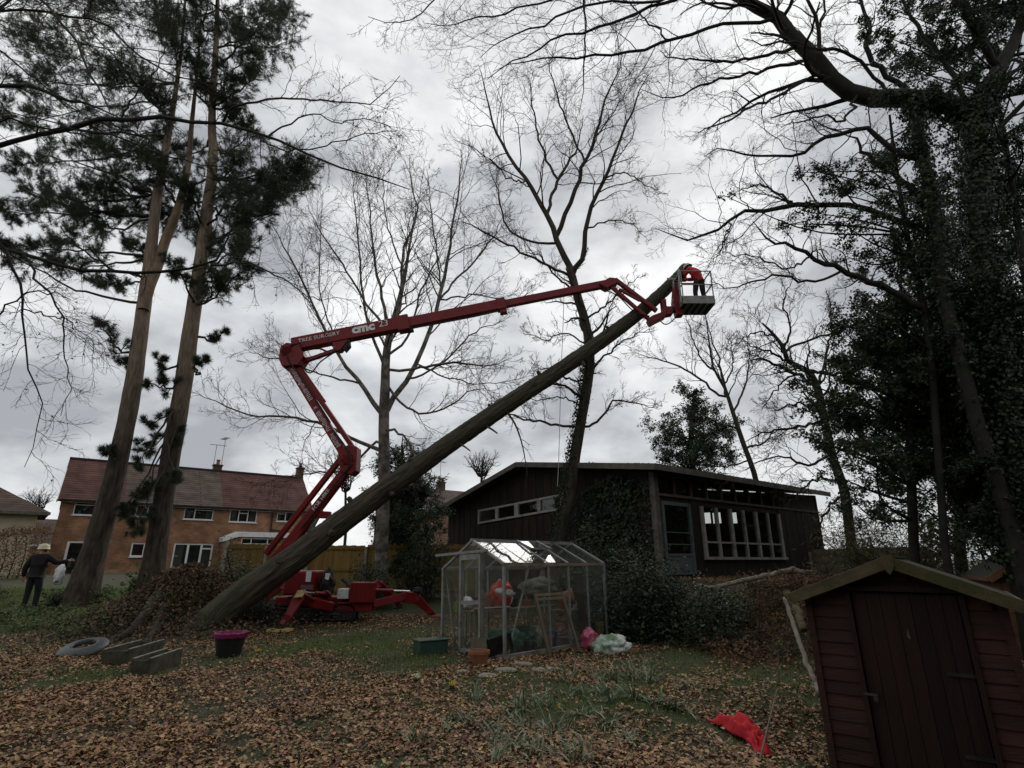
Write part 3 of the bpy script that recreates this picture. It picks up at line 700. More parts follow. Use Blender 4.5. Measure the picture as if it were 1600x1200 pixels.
# the two tall pines on the left
def pine(name, label, stems, clumps, Y, seed, lower):
    rng = np.random.default_rng(seed)
    S = []
    for i, (pix, y0, y1) in enumerate(stems):
        S.append(trace(px_list(pix), y0, y1, n=30))
    b = S[0][0][0].copy(); S[0][0][0, 2] = g(b[0], b[1]) - 0.15
    root = thing(name, label, 'tree', S[0][0][0])
    for i, (tp, tr) in enumerate(S):
        if i == 0:
            cut = lower
            rough_trunk('trunk', tp, tr, MT['pinebark'], root, k=26, rings=150, amp=0.06, flare=0.25, seed=seed)
        else:
            rough_trunk('second_stem', tp, tr, MT['pinebark2'], root, k=16, rings=60, amp=0.04, seed=seed + 2)
    allp = np.concatenate([q[0][6:] for q in S]); allr = np.concatenate([q[1][6:] for q in S])
    limbs, subs, tws, tips, tdir = [], [], [], [], []
    for (x, y, r) in clumps:
        low = y > 480
        Yc = Y + (rng.uniform(-0.5, 0.6) if low else rng.uniform(-2.0, 2.0))
        c = P(x + rng.uniform(-6, 6), y + rng.uniform(-6, 6), Yc); R = (0.8 if low else 1.2) * r / ppm(c)
        cand = np.linalg.norm(allp[:, :2] - c[:2], axis=1) * 0.6 + np.abs(allp[:, 2] - (c[2] + rng.uniform(-0.9, 0.2)))
        j = int(np.argmin(cand)); a = allp[j]
        mid = (a + c) / 2 + rng.normal(0, 0.18, 3) + np.array([0, 0, rng.uniform(-0.25, 0.15)])
        q = resample(np.array([a, mid, c + rng.normal(0, 0.1, 3), c + (c - mid) / np.linalg.norm(c - mid) * R * 0.7]), 12)
        q[1:-1] += rng.normal(0, 0.04, (10, 3))
        rr = np.linspace(min(allr[j] * 0.45, 0.05), 0.012, 12)
        limbs.append((q, rr))
        L = np.linalg.norm(q[-1] - q[0]); t0 = max(0.15, 1 - 2.1 * R / L)
        n1 = int((4 if low else 8) + (8 if low else 11) * R)
        s1, r1 = spawn(q[None], rr[None], n1, (t0, 1.0), (58, 16), (R * 0.55, R * 1.1), 6, 0.16, (0, 0, 0.07), 0.55, rng, rmin=0.007, lenfall=0.3)
        s2, r2 = spawn(s1, r1, 8, (0.2, 1.0), (50, 16), (R * 0.28, R * 0.55), 4, 0.2, (0, 0, 0.12), 0.6, rng, rmin=0.004, lenfall=0.3)
        subs.append((s1, r1)); tws.append((s2, r2))
        B = len(s2)
        for k in range(5):
            t = 0.3 + 0.7 * k / 4
            xx = t * 3; i0 = min(int(xx), 2); f = xx - i0
            tips.append(s2[:, i0] * (1 - f) + s2[:, i0 + 1] * f); d = s2[:, -1] - s2[:, -2]; tdir.append(d / (np.linalg.norm(d, axis=1)[:, None] + 1e-9))
    limb_obj('limb', [(np.array([q[0] for q in limbs]), np.array([q[1] for q in limbs]))], 6, MT['bark'], root)
    limb_obj('twigs', subs + tws, 3, MT['twig'], root)
    tips = np.concatenate(tips); tdir = np.concatenate(tdir)
    V, F = needles(tips, 11, 0.18, 0.011, rng, tdir)
    obj_np('needles', V, F, MT['needle'], root, kind='stuff')
    return root, S
A_clumps = [(40, 120, 34), (150, 300, 30), (30, 40, 36), (97, 86, 50), (60, 60, 40), (112, 130, 46), (210, 124, 42), (165, 82, 42), (112, 262, 44), (86, 311, 42), (60, 300, 26), (195, 292, 34), (124, 375, 36), (60, 385, 26), (11, 405, 26), (15, 180, 30), (225, 205, 34), (210, 382, 18), (161, 524, 34), (195, 565, 15), (169, 700, 15), (150, 345, 30), (262, 20, 40), (200, 20, 44), (140, 10, 44), (60, 0, 50), (270, 60, 36), (230, 250, 26), (30, 250, 26), (170, 180, 40), (60, 190, 34), (120, 320, 34), (205, 345, 26), (250, 150, 36), (20, 330, 24), (90, 420, 22), (160, 440, 20),
            (235, 300, 24), (255, -60, 46), (180, -70, 52), (95, -70, 50), (190, 240, 30), (140, 225, 30)]
B_clumps = [(455, 270, 30), (430, 310, 28), (380, 320, 30), (440, 40, 30), (262, 37, 40), (394, 49, 46), (350, 30, 36), (300, 80, 36), (370, 95, 34), (420, 20, 34), (310, 20, 36), (375, 225, 40), (431, 262, 44), (400, 290, 38), (470, 283, 26), (405, 349, 30), (356, 405, 34), (262, 337, 28), (337, 449, 30), (380, 440, 24), (341, 524, 20), (247, 606, 24), (244, 662, 22), (322, 565, 13), (232, 722, 22), (225, 756, 24), (202, 794, 22), (240, 800, 22), (360, 330, 34), (300, 300, 26), (400, 120, 30), (290, 240, 26), (350, 270, 36), (440, 300, 26), (380, 180, 24),
            (320, 380, 24), (270, 690, 18), (255, 560, 18), (410, -40, 46), (330, -60, 50), (270, 430, 20), (300, 345, 26), (380, 385, 26), (262, 280, 26), (300, 140, 36), (420, 70, 34), (235, 690, 22), (268, 735, 18), (215, 820, 18), (350, 150, 28)]
pineA, PA = pine('pine_tree', 'forked scots pine beside the person, leaning right, orange bark above', [
    ('118,962,84 134,905,66 150,850,55 180,740,46 205,620,39 222,500,33 235,400,27 245,310,23 262,215,17 275,140,11 285,60,7 292,-40,5', 16.8, 17.4),
    ('224,485,26 233,450,25 245,420,23 257,380,23 280,320,19 293,262,15 300,190,11 308,110,7 314,30,5', 16.95, 17.9)], A_clumps, 16.8, 21, 13)
pineB, PB = pine('pine_tree', 'tall straight pine behind the bracken mound, second trunk from the left', [
    ('230,935,62 238,890,52 245,850,47 262,740,43 285,610,39 300,500,34 314,405,29 325,320,26 333,250,21 331,190,18 335,120,16 338,60,13 340,0,10 342,-70,8 344,-170,4', 17.6, 17.2)], B_clumps, 16.8, 22, 14)

# bare overhanging boughs of a tree that stands left of the frame
def overhang_left():
    rng = np.random.default_rng(31)
    root = thing('overhanging_tree', 'bare dark boughs reaching in from the left edge, hung with thin twigs', 'tree', (-10.2, 7.6, g(-10.2, 7.6) - 0.1))
    tp = np.array([[-10.2, 7.6, g(-10.2, 7.6) - 0.1], [-10.1, 7.6, 2.0], [-9.9, 7.5, 5.0], [-9.9, 7.4, 8.0], [-10.1, 7.3, 11.0]]); tr = np.array([0.34, 0.28, 0.24, 0.2, 0.14])
    rough_trunk('trunk', tp, tr, MT['beech'], root, k=16, rings=40, amp=0.05, flare=0.5)
    T = ['-180,300,26 -60,255,19 0,226,15 37,221,14 75,210,13 124,197,14 157,186,14 225,186,11 266,184,11 300,191,9 356,195,8 397,206,7 450,225,6 525,259,4.5 600,281,3.5 640,296,2',
         '-200,180,20 -80,150,15 0,137,12 45,135,12 90,150,10 142,165,9 172,176,8 190,186,6',
         '20,-70,11 64,0,8 112,56,8 139,109,7 160,150,6 170,172,5',
         '-200,40,13 -80,20,10 0,17,8 67,19,7 131,26,6 169,41,6 210,79,5 255,109,4.5 319,131,4 375,154,3',
         '-210,360,20 -80,370,15 0,386,11 37,397,11 97,416,11 169,426,9 232,426,8 322,416,7 341,401,6 367,345,5 394,307,3',
         '330,414,6 365,411,5 390,412,4.5 430,430,3.5 470,455,2.5 500,470,2',
         '348,193,7 360,172,6 394,159,5.5 457,156,4.5 517,157,3.5 570,165,3 600,146,2.2 625,118,1.5',
         '-150,30,10 -60,50,8 0,79,6 34,109,5 75,139,4.5 100,153,3',
         '-160,220,10 -60,200,8 0,191,6 22,187,6 56,199,5 169,210,4.5 210,225,4 281,247,3 337,262,2.5 380,270,1.5',
         '-120,330,14 -60,350,11 -10,372,9 11,400,8 30,441,7 37,505,5 41,587,4 62,625,3 50,690,2 38,730,1.5',
         '37,398,7 60,440,6 90,479,5 100,515,4 102,560,3 110,600,2 95,650,1.5',
         '-90,560,9 -40,520,7 0,490,5 34,460,5 71,456,3.5 110,468,2',
         '37,483,4 70,490,3.5 100,500,3 130,520,2 165,545,1.5',
         '420,212,4.5 455,190,4 490,180,3 530,192,2.5 575,186,2 610,200,1.5', '395,206,4 440,235,3.5 500,228,3 560,212,2.5 620,205,1.5',
         '-100,90,12 -30,40,10 30,-10,7 80,-60,5', '190,186,6 210,150,4.5 240,120,3.5 255,80,2.5 262,40,2', '130,26,5 150,-10,4 180,-50,3']
    lb = [trace(px_list(s), 7.4 + rng.uniform(-0.5, 0.5), 7.0 + rng.uniform(-0.9, 0.9), n=18, wob=0.02, rng=rng, taper=True) for s in T]
    for i in (0, 1, 3, 4, 7, 8, 9, 11, 15):                       # carry the boughs back to the trunk
        q, r = lb[i]; z = min(max(q[0][2] - 0.7, 1.2), 9.5); st = np.array([-9.95, 7.5, z])
        a = resample(np.vstack([np.hstack([st, r[0] * 1.2]), np.hstack([(st + q[0]) / 2 + [0, 0, 0.08], r[0] * 1.1]), np.hstack([q[0], r[0]])]), 18)
        lb.append((a[:, :3], a[:, 3]))
    LP = np.array([q[0] for q in lb]); LR = np.array([q[1] for q in lb])
    limb_obj('limb', [(LP, LR)], 8, MT['beech'], root)
    g1 = spawn(LP[:len(T)], LR[:len(T)], 14, (0.2, 1.0), (44, 14), (0.35, 1.15), 8, 0.22, (0.02, 0, -0.03), 0.4, rng, rmin=0.004, lenfall=0.35)
    g2 = spawn(*g1, 7, (0.15, 1.0), (42, 14), (0.18, 0.55), 6, 0.2, (0, 0, -0.03), 0.6, rng, rmin=0.0028)
    g3 = spawn(*g2, 2, (0.2, 1.0), (40, 14), (0.07, 0.24), 4, 0.2, (0, 0, -0.01), 0.7, rng, rmin=0.002)
    limb_obj('branches', [g1], 5, MT['beech'], root)
    limb_obj('twigs', [g2, g3], 3, MT['twig'], root)
    c = g2[0][rng.random(len(g2[0])) < 0.13][:, 3]                # small dry cones on the twigs
    V, F = leaves(np.repeat(c, 5, 0), 0.024, rng, 0.8)
    obj_np('cones', V, F, MT['twig'], root, kind='stuff')
overhang_left()

# birch behind the boom
rng = np.random.default_rng(41)
birch_l = ['600,650,14 610,627,12 633,597,11 650,567,10 673,513,9 687,470,8.5 700,400,7 708,350,5 717,292,4 722,225,2',
    '597,650,12 580,623,10 560,597,9 527,550,7 500,500,6 470,430,4 440,380,3 418,335,2',
    '600,575,8 590,545,7 575,500,6 565,450,5 562,400,4 555,330,3 550,265,2',
    '612,512,9 626,470,7 631,390,5 650,337,4 642,281,2.5 640,240,1.5', '608,540,8 600,480,7 590,430,6 582,380,4.5 575,310,3 568,260,2',
    '612,580,6.5 660,573,6 707,567,5 760,571,3 800,560,2', '640,597,5 700,560,4 740,520,3 790,500,2',
    '687,470,5 710,440,4.5 740,409,4 770,371,3 790,330,2', '597,705,9 560,690,8 502,662,6.5 450,651,5.5 394,651,4 340,630,3 305,610,2', '600,690,6 575,700,5.5 540,735,4.5 470,740,3 400,760,2',
    '560,597,5 520,590,4 470,570,3 420,520,2', '527,550,5 480,545,4 430,560,3 380,545,2', '605,520,6 570,470,5 540,420,4 505,370,3 480,320,2', '690,450,4 680,380,3.5 672,310,2.5 665,260,1.5',
    '603,600,6 640,640,5 690,640,4 740,610,2.5 780,615,1.5', '633,430,4 605,350,3 600,290,2 598,240,1.2', '606,560,6 640,520,5 655,460,4 675,420,3 700,370,2', '598,670,6 630,680,5 650,720,4 640,760,2', '527,545,4 500,455,3 500,390,2.5 505,300,1.5',
    '650,567,4 700,590,3 760,600,2 820,590,1.2', '690,470,4 740,460,3 800,470,2 840,450,1.2']
bare_tree('birch_tree', 'many-stemmed bare birch behind the red boom, pale bark at its foot', 'tree',
    px_list('596,900,30 597,850,28 600,750,25 600,653,22 602,600,20 603,560,18 607,533,16 612,510,14 623,473,11 633,427,8 640,383,5 650,330,3'),
    [(px_list(s), 19.5, 19.5 + rng.uniform(-2.2, 2.2)) for s in birch_l], (19.5, 19.6), MT['birch'], MT['twig'], rng, base=0.2,
    levels=[L_(20, (0.2, 0.5), ang=(38, 14), seg=9, trop=(0, 0, 0.07), rfac=0.38, rmin=0.008, wander=0.19), L_(8, (0.25, 0.6), ang=(38, 14), seg=6, trop=(0, 0, 0.04), rmin=0.0062, wander=0.22), L_(4, (0.35, 0.7), ang=(38, 14), seg=4, trop=(0, 0, 0.0), rmin=0.005, wander=0.22)], flare=0.3)

# slender tree in front of the dark pavilion
rng = np.random.default_rng(43)
mid_l = ['890,420,14 875,390,13 867,371,12 856,334,11 826,285,9 807,259,8 781,217,6 766,180,4.5 759,142,3 747,100,2',
    '868,370,11 886,326,10 905,277,9 912,251,8 931,214,7 946,157,5 965,116,3 975,70,2', '895,422,12 912,397,11 916,360,10 927,311,9 946,277,8 965,225,6 987,176,4.5 999,142,3 1025,105,2',
    '858,330,8 862,305,7 871,281,7 897,240,5 905,215,3 912,180,2', '871,281,6 849,240,5 838,200,4 830,150,2.5 825,110,1.5', '890,431,6 837,405,5 770,371,4 730,350,2.5 700,345,1.5', '867,381,6 837,379,5 800,364,4.5 785,337,4 777,300,3 765,265,2',
    '912,251,5 879,172,4 864,124,3 855,80,2', '924,577,5 943,557,4.5 967,537,3.5 993,523,2.5 1020,515,1.5', '915,673,6 943,647,5 960,627,4 990,630,3 1030,640,1.5', '899,670,6 850,660,5 817,655,4 785,640,2.5 760,650,1.5', '914,595,5 880,590,4 855,575,3 830,580,1.5',
    '916,360,4 950,345,3 985,350,2 1010,370,1.2', '913,500,5 945,480,4 975,450,3 1000,430,2', '898,455,5 870,435,4 845,400,3 815,395,1.5', '826,285,4 795,280,3 770,255,2 745,240,1.2', '946,277,4 975,270,3 1005,285,2 1030,300,1', '931,214,4 950,190,3 985,130,2', '910,640,4 880,620,3 840,625,2 810,615,1.2', '919,540,4 885,520,3 850,530,2 815,515,1.2']
ivy_tree, ivy_gens = bare_tree('slender_tree', 'slender forked tree rising before the pavilion roof, ivy on its lower stem', 'tree',
    px_list('868,905,32 871,870,30 878,820,28 892,767,26 897,720,24 905,673,23 913,627,22 921,573,21 920,533,20 913,497,19 902,463,18 895,435,17 891,418,14'),
    [(px_list(s), 17.2, 17.2 + rng.uniform(-1.8, 1.8)) for s in mid_l], (17.2, 17.2), MT['bark'], MT['twig'], rng, base=0.6,
    levels=[L_(18, (0.18, 0.46), ang=(42, 14), seg=9, trop=(0, 0, 0.06), rfac=0.36, rmin=0.007, wander=0.22), L_(8, (0.25, 0.6), ang=(40, 14), seg=6, rmin=0.0054, wander=0.24), L_(4, (0.35, 0.7), ang=(38, 14), seg=4, trop=(0, 0, 0.02), rmin=0.0044, wander=0.24)], flare=0.3)
def ivy_on(root, pix, Y, r, n, size, rng, mat='ivy', side=None):
    tp, tr = trace(px_list(pix), Y, Y, n=20)
    i = rng.integers(0, 20, n); f = rng.random(n)[:, None]; j = np.minimum(i + 1, 19)
    c = tp[i] * (1 - f) + tp[j] * f
    d = rng.normal(0, 1, (n, 3)); d[:, 2] *= 0.3
    if side is not None: d += side
    d /= np.linalg.norm(d, axis=1)[:, None]
    c = c + d * (tr[i] + np.abs(rng.normal(0, r, n)))[:, None]
    V, F = leaves(c, size, rng, 0.8, up=0.6, nrm=d)
    return obj_np('ivy', V, F, MT[mat], root, kind='stuff')
ivy_on(ivy_tree, '868,880,28 880,800,26 895,720,23 906,660,22 915,600,21 919,545,20', 17.2, 0.08, 2600, 0.075, rng, side=np.array([-1.3, -0.5, 0]))

# big ivy-clad tree on the right: trunk, leaning stem, heavy limb, boughs over the garden
rng = np.random.default_rng(47)
YR = 10.2
big_l = ['1520,185,54 1487,169,54 1431,154,50 1375,154,47 1337,146,45 1300,124,42 1270,90,39 1240,56,37 1210,26,34 1176,8,31 1146,-8,29 1090,-40,24 1020,-80,17',
    '1214,34,10 1157,36,9 1124,39,8.5 1075,56,8 1037,67,7.5 1000,80,7 950,84,6 894,88,5 826,92,3.5 770,112,2', '1120,-25,10 1060,-6,9 1036,2,8 987,26,7 950,41,6.5 912,52,6 875,56,5 837,79,4 790,105,2.5 760,125,1.5',
    '1100,-35,9 1025,0,7 950,4,6 894,15,5.5 837,41,4.5 785,67,3 750,90,2', '1000,-60,8 930,-20,6.5 912,2,5.5 916,37,4.5 914,97,3.5 909,150,2.5 905,180,1.5', '960,-60,7 910,-20,6 864,0,5 819,11,4.5 777,26,4 725,34,3 700,41,2.2 665,36,1.5', '900,-60,5 800,-40,5 720,-20,4 680,0,3.5 650,26,3 620,39,2.5 575,26,1.5',
    '1240,75,10 1195,86,8 1150,97,7 1094,94,5 1045,90,3 1030,78,2', '1262,94,9 1210,105,8 1131,124,6 1082,139,5 1045,154,3.5 1000,139,2', '1268,120,9 1210,150,7 1169,172,6 1112,199,4 1085,206,2',
    '1450,262,17 1439,251,16 1390,232,14 1360,199,12 1322,206,11 1289,214,10 1255,240,8 1210,247,6 1157,240,4.5 1116,232,3 1100,245,1.5',
    '1460,372,18 1442,360,16 1394,337,15 1345,324,14 1300,319,13 1240,319,12 1202,330,10 1161,332,8 1142,345,7 1105,367,6 1060,371,5 1022,356,3',
    '1440,480,20 1410,465,18 1375,450,16 1319,424,13 1270,401,10 1232,382,8 1202,379,6.5 1176,345,4', '1462,350,16 1431,300,16 1375,259,14 1337,221,12 1318,206,8',
    '1425,150,15 1397,127,14 1356,82,13 1360,45,11 1345,0,9 1330,-50,7', '1390,140,10 1330,86,9 1270,75,8 1230,66,6 1190,70,4 1160,60,2', '1560,110,24 1530,60,20 1500,10,16 1480,-50,12', '1530,240,16 1490,120,14 1440,50,11 1410,0,9 1390,-50,7',
    '1240,319,6 1210,300,5 1180,290,4 1150,300,2', '1142,345,4 1130,380,3 1115,410,2', '1320,424,7 1270,440,6 1210,430,5 1150,450,3.5 1110,440,2', '1270,401,5 1230,420,4 1180,400,3 1130,395,2', '1300,124,9 1280,60,7 1290,0,6 1280,-50,4', '1337,146,8 1320,190,6 1290,180,5 1250,190,3.5 1220,200,2', '1210,28,7 1220,-10,6 1240,-60,5', '1176,8,8 1120,10,6 1070,-10,5 1010,0,3', '1045,64,5 1010,30,4 975,0,3 940,-20,2']
big, big_g = bare_tree('ivy_clad_tree', 'huge dark tree on the right with a heavy limb arching over the garden', 'tree',
    px_list('1616,930,90 1592,850,78 1577,700,68 1562,560,62 1538,420,58 1528,330,56 1530,250,56 1522,180,58 1560,110,42 1590,50,28 1604,-10,22 1610,-90,14'),
    [(px_list(s), YR + 0.2, YR + rng.uniform(-1.6, 1.2)) for s in big_l], (YR, YR + 0.5), MT['beech'], MT['twig'], rng, base=-0.1, k=20, rings=70,
    levels=[L_(18, (0.16, 0.46), ang=(46, 15), seg=9, trop=(-0.02, 0, 0.02), rfac=0.33, rmin=0.0052, wander=0.23), L_(8, (0.22, 0.55), ang=(42, 14), seg=6, trop=(0, 0, 0.0), rmin=0.0036, wander=0.25), L_(4, (0.3, 0.65), ang=(40, 14), seg=4, trop=(0, 0, 0), rmin=0.0028, wander=0.24)], flare=0.4)
st_p, st_r = trace(px_list('1600,900,44 1570,790,40 1535,690,36 1500,560,34 1472,450,32 1461,337,30 1442,243,28 1427,169,26'), YR - 0.3, YR + 0.1, n=24)
st_p[0, 2] = 0.0
rough_trunk('second_stem', st_p, st_r, MT['beech'], big, k=16, rings=50, amp=0.05, seed=3)
ivy_on(big, '1590,880,66 1575,700,52 1560,560,46 1540,450,42 1526,330,44 1528,250,44 1522,180,46', YR, 0.2, 12000, 0.085, rng)
ivy_on(big, '1600,900,50 1570,790,44 1535,690,36 1500,560,34 1472,450,32 1461,337,30 1442,243,28 1427,169,40', YR, 0.13, 5500, 0.085, rng)
ivy_on(big, '1520,185,48 1487,169,46 1431,154,42 1375,154,30', YR, 0.12, 2200, 0.07, rng)

# ------------------------------------------------------------------ evergreens, smaller trees and shrubs
def leafy(name, label, cat, stem, Y, clumps, leaf, dens, mat, seed, depth=1.2, aspect=0.45, base=None, group=None, trunkmat='beech', trop=(0, 0, 0.02), stem_Y1=None):
    rng = np.random.default_rng(seed)
    tp, tr = trace(px_list(stem), Y, stem_Y1 or Y, n=20)
    if base is not None: tp[0, 2] = base
    root = thing(name, label, cat, tp[0], group)
    rough_trunk('trunk', tp, tr, MT[trunkmat], root, k=12, rings=30, amp=0.05, flare=0.3, seed=seed)
    limbs, subs, pts = [], [], []
    for (x, y, r) in clumps:
        c = P(x, y, Y + rng.uniform(-depth, depth)); R = r / ppm(c)
        cand = np.linalg.norm(tp - (c - [0, 0, 0.5 * R + 0.25]), axis=1); j = int(np.argmin(cand)); a = tp[j]
        q = resample(np.array([a, (a + c) / 2 + rng.normal(0, 0.12, 3), c]), 8)
        rr = np.linspace(max(min(tr[j] * 0.5, 0.04), 0.012), 0.008, 8)
        limbs.append((q, rr))
        L = np.linalg.norm(q[-1] - q[0]) + 1e-6
        s1, r1 = spawn(q[None], rr[None], int(6 + 5 * R), (max(0.1, 1 - 1.4 * R / L), 1), (65, 25), (R * 0.5, R * 1.15), 6, 0.2, trop, 0.6, rng, rmin=0.005, lenfall=0.2)
        s2, r2 = spawn(s1, r1, 5, (0.2, 1.0), (50, 18), (R * 0.25, R * 0.6), 4, 0.22, trop, 0.6, rng, rmin=0.003, lenfall=0.2)
        subs += [(s1, r1), (s2, r2)]
        per = max(2, int(round(dens * R * R * 3.14 * 1.5 / (0.5 * leaf * leaf * aspect) / max(len(s2), 1))))
        pts.append(along(s2, r2, per, rng, 0.1, leaf * 0.45))
    limb_obj('limb', [(np.array([q[0] for q in limbs]), np.array([q[1] for q in limbs]))], 6, MT[trunkmat], root)
    limb_obj('twigs', subs, 3, MT['twig'], root)
    V, F = leaves(np.concatenate(pts), leaf, rng, aspect, up=0.35, nrm=np.array([0, -0.2, 1.0]))
    obj_np('foliage', V, F, MT[mat], root, kind='stuff')
    return root
def ring_clumps(cx, cy, rx, ry, n, r, seed, jit=0.25):
    rg = np.random.default_rng(seed); out = []
    for i in range(n):
        a = i * 2.39996; d = math.sqrt((i + 0.5) / n)
        out.append((cx + rx * d * math.cos(a) * rg.uniform(1 - jit, 1 + jit), cy + ry * d * math.sin(a) * rg.uniform(1 - jit, 1 + jit), r * rg.uniform(0.7, 1.25)))
    return out
leafy('holly_tree', 'sparse holly foliage below the arching limb, its leaves dark against the sky', 'tree', '1480,900,20 1465,700,18 1450,520,16 1420,380,12 1400,260,9 1390,180,6', 10.6,
      [(1300, 270, 34), (1345, 260, 40), (1390, 250, 44), (1270, 265, 20), (1240, 270, 14), (1130, 305, 12), (1255, 330, 26), (1310, 345, 36), (1370, 320, 44), (1420, 300, 44), (1430, 220, 36), (1380, 380, 44), (1320, 400, 34), (1260, 350, 18), (1220, 350, 16), (1400, 440, 44), (1350, 470, 34), (1450, 390, 44), (1300, 300, 30), (1470, 450, 40), (1420, 350, 40), (1460, 300, 36)], 0.09, 1.05, 'holly', 61, depth=1.0, base=1.0)
leafy('holly_tree', 'tall holly filling the top right corner above the main limb', 'tree', '1640,930,26 1625,650,22 1600,420,18 1570,220,14 1540,60,9 1530,-40,6', 10.9,
      [(1440, 40, 44), (1400, 80, 38), (1480, 90, 46), (1500, 30, 46), (1545, 60, 50), (1580, 120, 50), (1460, 140, 36), (1420, 20, 36), (1370, 60, 28), (1590, 20, 50), (1340, 40, 20), (1400, 110, 30), (1580, 210, 54), (1590, 300, 56), (1585, 390, 56), (1480, 210, 36), (1550, 160, 44), (1600, 460, 56), (1500, -30, 50), (1570, -40, 50), (1450, -30, 44), (1480, 270, 40), (1560, 330, 46), (1440, 180, 30), (1380, 10, 24), (1520, 120, 40), (1490, 340, 44), (1430, 100, 34), (1520, 220, 40), (1540, 280, 40)], 0.09, 1.35, 'holly', 62, depth=1.2, base=0.9)
leafy('holly_tree', 'dense dark holly behind the garden shed, between the trunks', 'tree', '1430,900,24 1425,780,22 1420,650,18 1415,540,14 1410,470,10 1405,430,6', 11.6,
      ring_clumps(1410, 600, 130, 150, 34, 52, 3) + [(1290, 560, 36), (1270, 620, 34), (1280, 690, 34), (1300, 740, 36), (1240, 590, 24), (1330, 780, 40), (1360, 500, 44), (1250, 680, 20), (1300, 500, 30), (1215, 575, 16)], 0.085, 1.15, 'holly', 63, depth=1.3, base=1.0)
leafy('holly_tree', 'ivy-choked holly at the right edge, over the second shed', 'tree', '1590,930,26 1580,800,24 1560,680,20 1540,560,15 1530,480,9 1525,430,6', 10.9,
      ring_clumps(1540, 620, 95, 190, 40, 56, 4) + [(1600, 700, 50), (1500, 760, 46), (1560, 800, 46), (1590, 560, 50), (1470, 700, 46)], 0.08, 1.2, 'ivy', 64, depth=1.2, base=0.9)
leafy('evergreen_tree', 'rounded dark evergreen standing behind the pavilion roof', 'tree', '1085,800,16 1083,740,14 1080,680,11 1083,640,8 1085,610,5', 27.0,
      ring_clumps(1088, 685, 62, 66, 30, 26, 5) + [(1095, 610, 12), (1020, 690, 12), (1150, 720, 16), (1085, 620, 16), (1030, 715, 16)], 0.14, 1.05, 'holly', 65, depth=1.8, base=0.9)
leafy('conifer_tree', 'dark conifer behind the birch foot and the leaning trunk', 'tree', '625,900,20 628,840,18 632,780,14 630,730,9 628,695,5', 21.2,
      ring_clumps(635, 790, 62, 85, 34, 26, 6) + [(620, 705, 16), (650, 715, 14), (590, 740, 14), (640, 690, 8), (700, 800, 20)], 0.12, 1.25, 'holly', 66, depth=1.0, base=0.5, aspect=0.35)
for i, (x0, x1, y, lab) in enumerate([(40, 80, 800, 'faint bare tree far behind the left-hand roofs'), (735, 770, 745, 'small bare tree beyond the far house and the pavilion gable'), (520, 560, 770, 'bare bush-like tree seen past the lower boom')]):
    rg = np.random.default_rng(70 + i); Yf = (60, 52, 30)[i]; c = (x0 + x1) / 2; h = (34, 36, 60)[i]
    lm = [(px_list(f'{c + dx * 0.15},{y},3 {c + dx * 0.45},{y - h * 0.4},2 {c + dx * 0.85},{y - h * rg.uniform(0.75, 1.1)},0.8'), Yf, Yf + rg.uniform(-1, 1)) for dx in np.linspace(-30, 30, 13)]
    bare_tree('far_tree', lab, 'tree', px_list(f'{c},{y + 70},7 {c},{y + 20},6 {c},{y},5 {c + 2},{y - h * 0.8},2'), lm, (Yf, Yf), MT['beech'], MT['twig'], rg, base=0.3,
              levels=[L_(10, (0.25, 0.55), seg=6, rmin=0.012, trop=(0, 0, 0.08)), L_(5, (0.3, 0.6), seg=5, rmin=0.009, trop=(0, 0, 0.05))], k=8, rings=16)
# bare trees behind the pavilion, right of centre
rng = np.random.default_rng(81)
mt, mt_g = bare_tree('bare_tree', 'crooked bare tree between the pavilion and the hollies', 'tree',
    px_list('1338,905,26 1330,850,24 1319,767,22 1300,711,20 1285,640,18 1277,606,17 1262,580,14 1232,565,11 1225,546,9 1210,524,7 1191,505,4'),
    [(px_list(s), 15, 15 + rng.uniform(-1.3, 1.3)) for s in ['1277,606,10 1244,584,8 1202,565,6 1180,560,4 1170,575,2', '1262,580,8 1311,584,7 1340,580,5 1380,560,3', '1228,548,7 1240,542,6 1285,524,5 1330,510,3 1360,490,2', '1285,659,8 1240,666,6 1195,677,4 1160,690,2', '1232,565,6 1200,548,5 1185,545,3.5 1160,530,2',
        '1225,546,6 1235,510,4.5 1225,470,3.5 1240,430,2', '1280,620,8 1320,640,6 1350,630,5 1400,650,3', '1300,711,7 1260,725,6 1220,715,4 1185,722,2.5 1165,735,1.5', '1312,750,7 1270,750,5 1230,790,3', '1210,524,4 1180,520,3 1150,540,2', '1277,606,7 1290,560,6 1300,500,4 1290,450,3', '1318,770,7 1290,800,5 1275,840,3', '1300,711,6 1340,690,5 1370,700,3', '1244,584,5 1220,600,4 1190,640,2', '1288,650,6 1250,630,5 1215,640,3 1190,630,2']],
    (15, 15), MT['bark'], MT['twig'], rng, base=0.9, levels=[L_(15, (0.25, 0.6), ang=(48, 15), seg=8, trop=(0, 0, 0.02), rfac=0.38, rmin=0.006, wander=0.25), L_(7, (0.28, 0.6), seg=6, rmin=0.005, wander=0.24), L_(4, (0.35, 0.7), seg=4, rmin=0.004, wander=0.22)])
rng = np.random.default_rng(82)
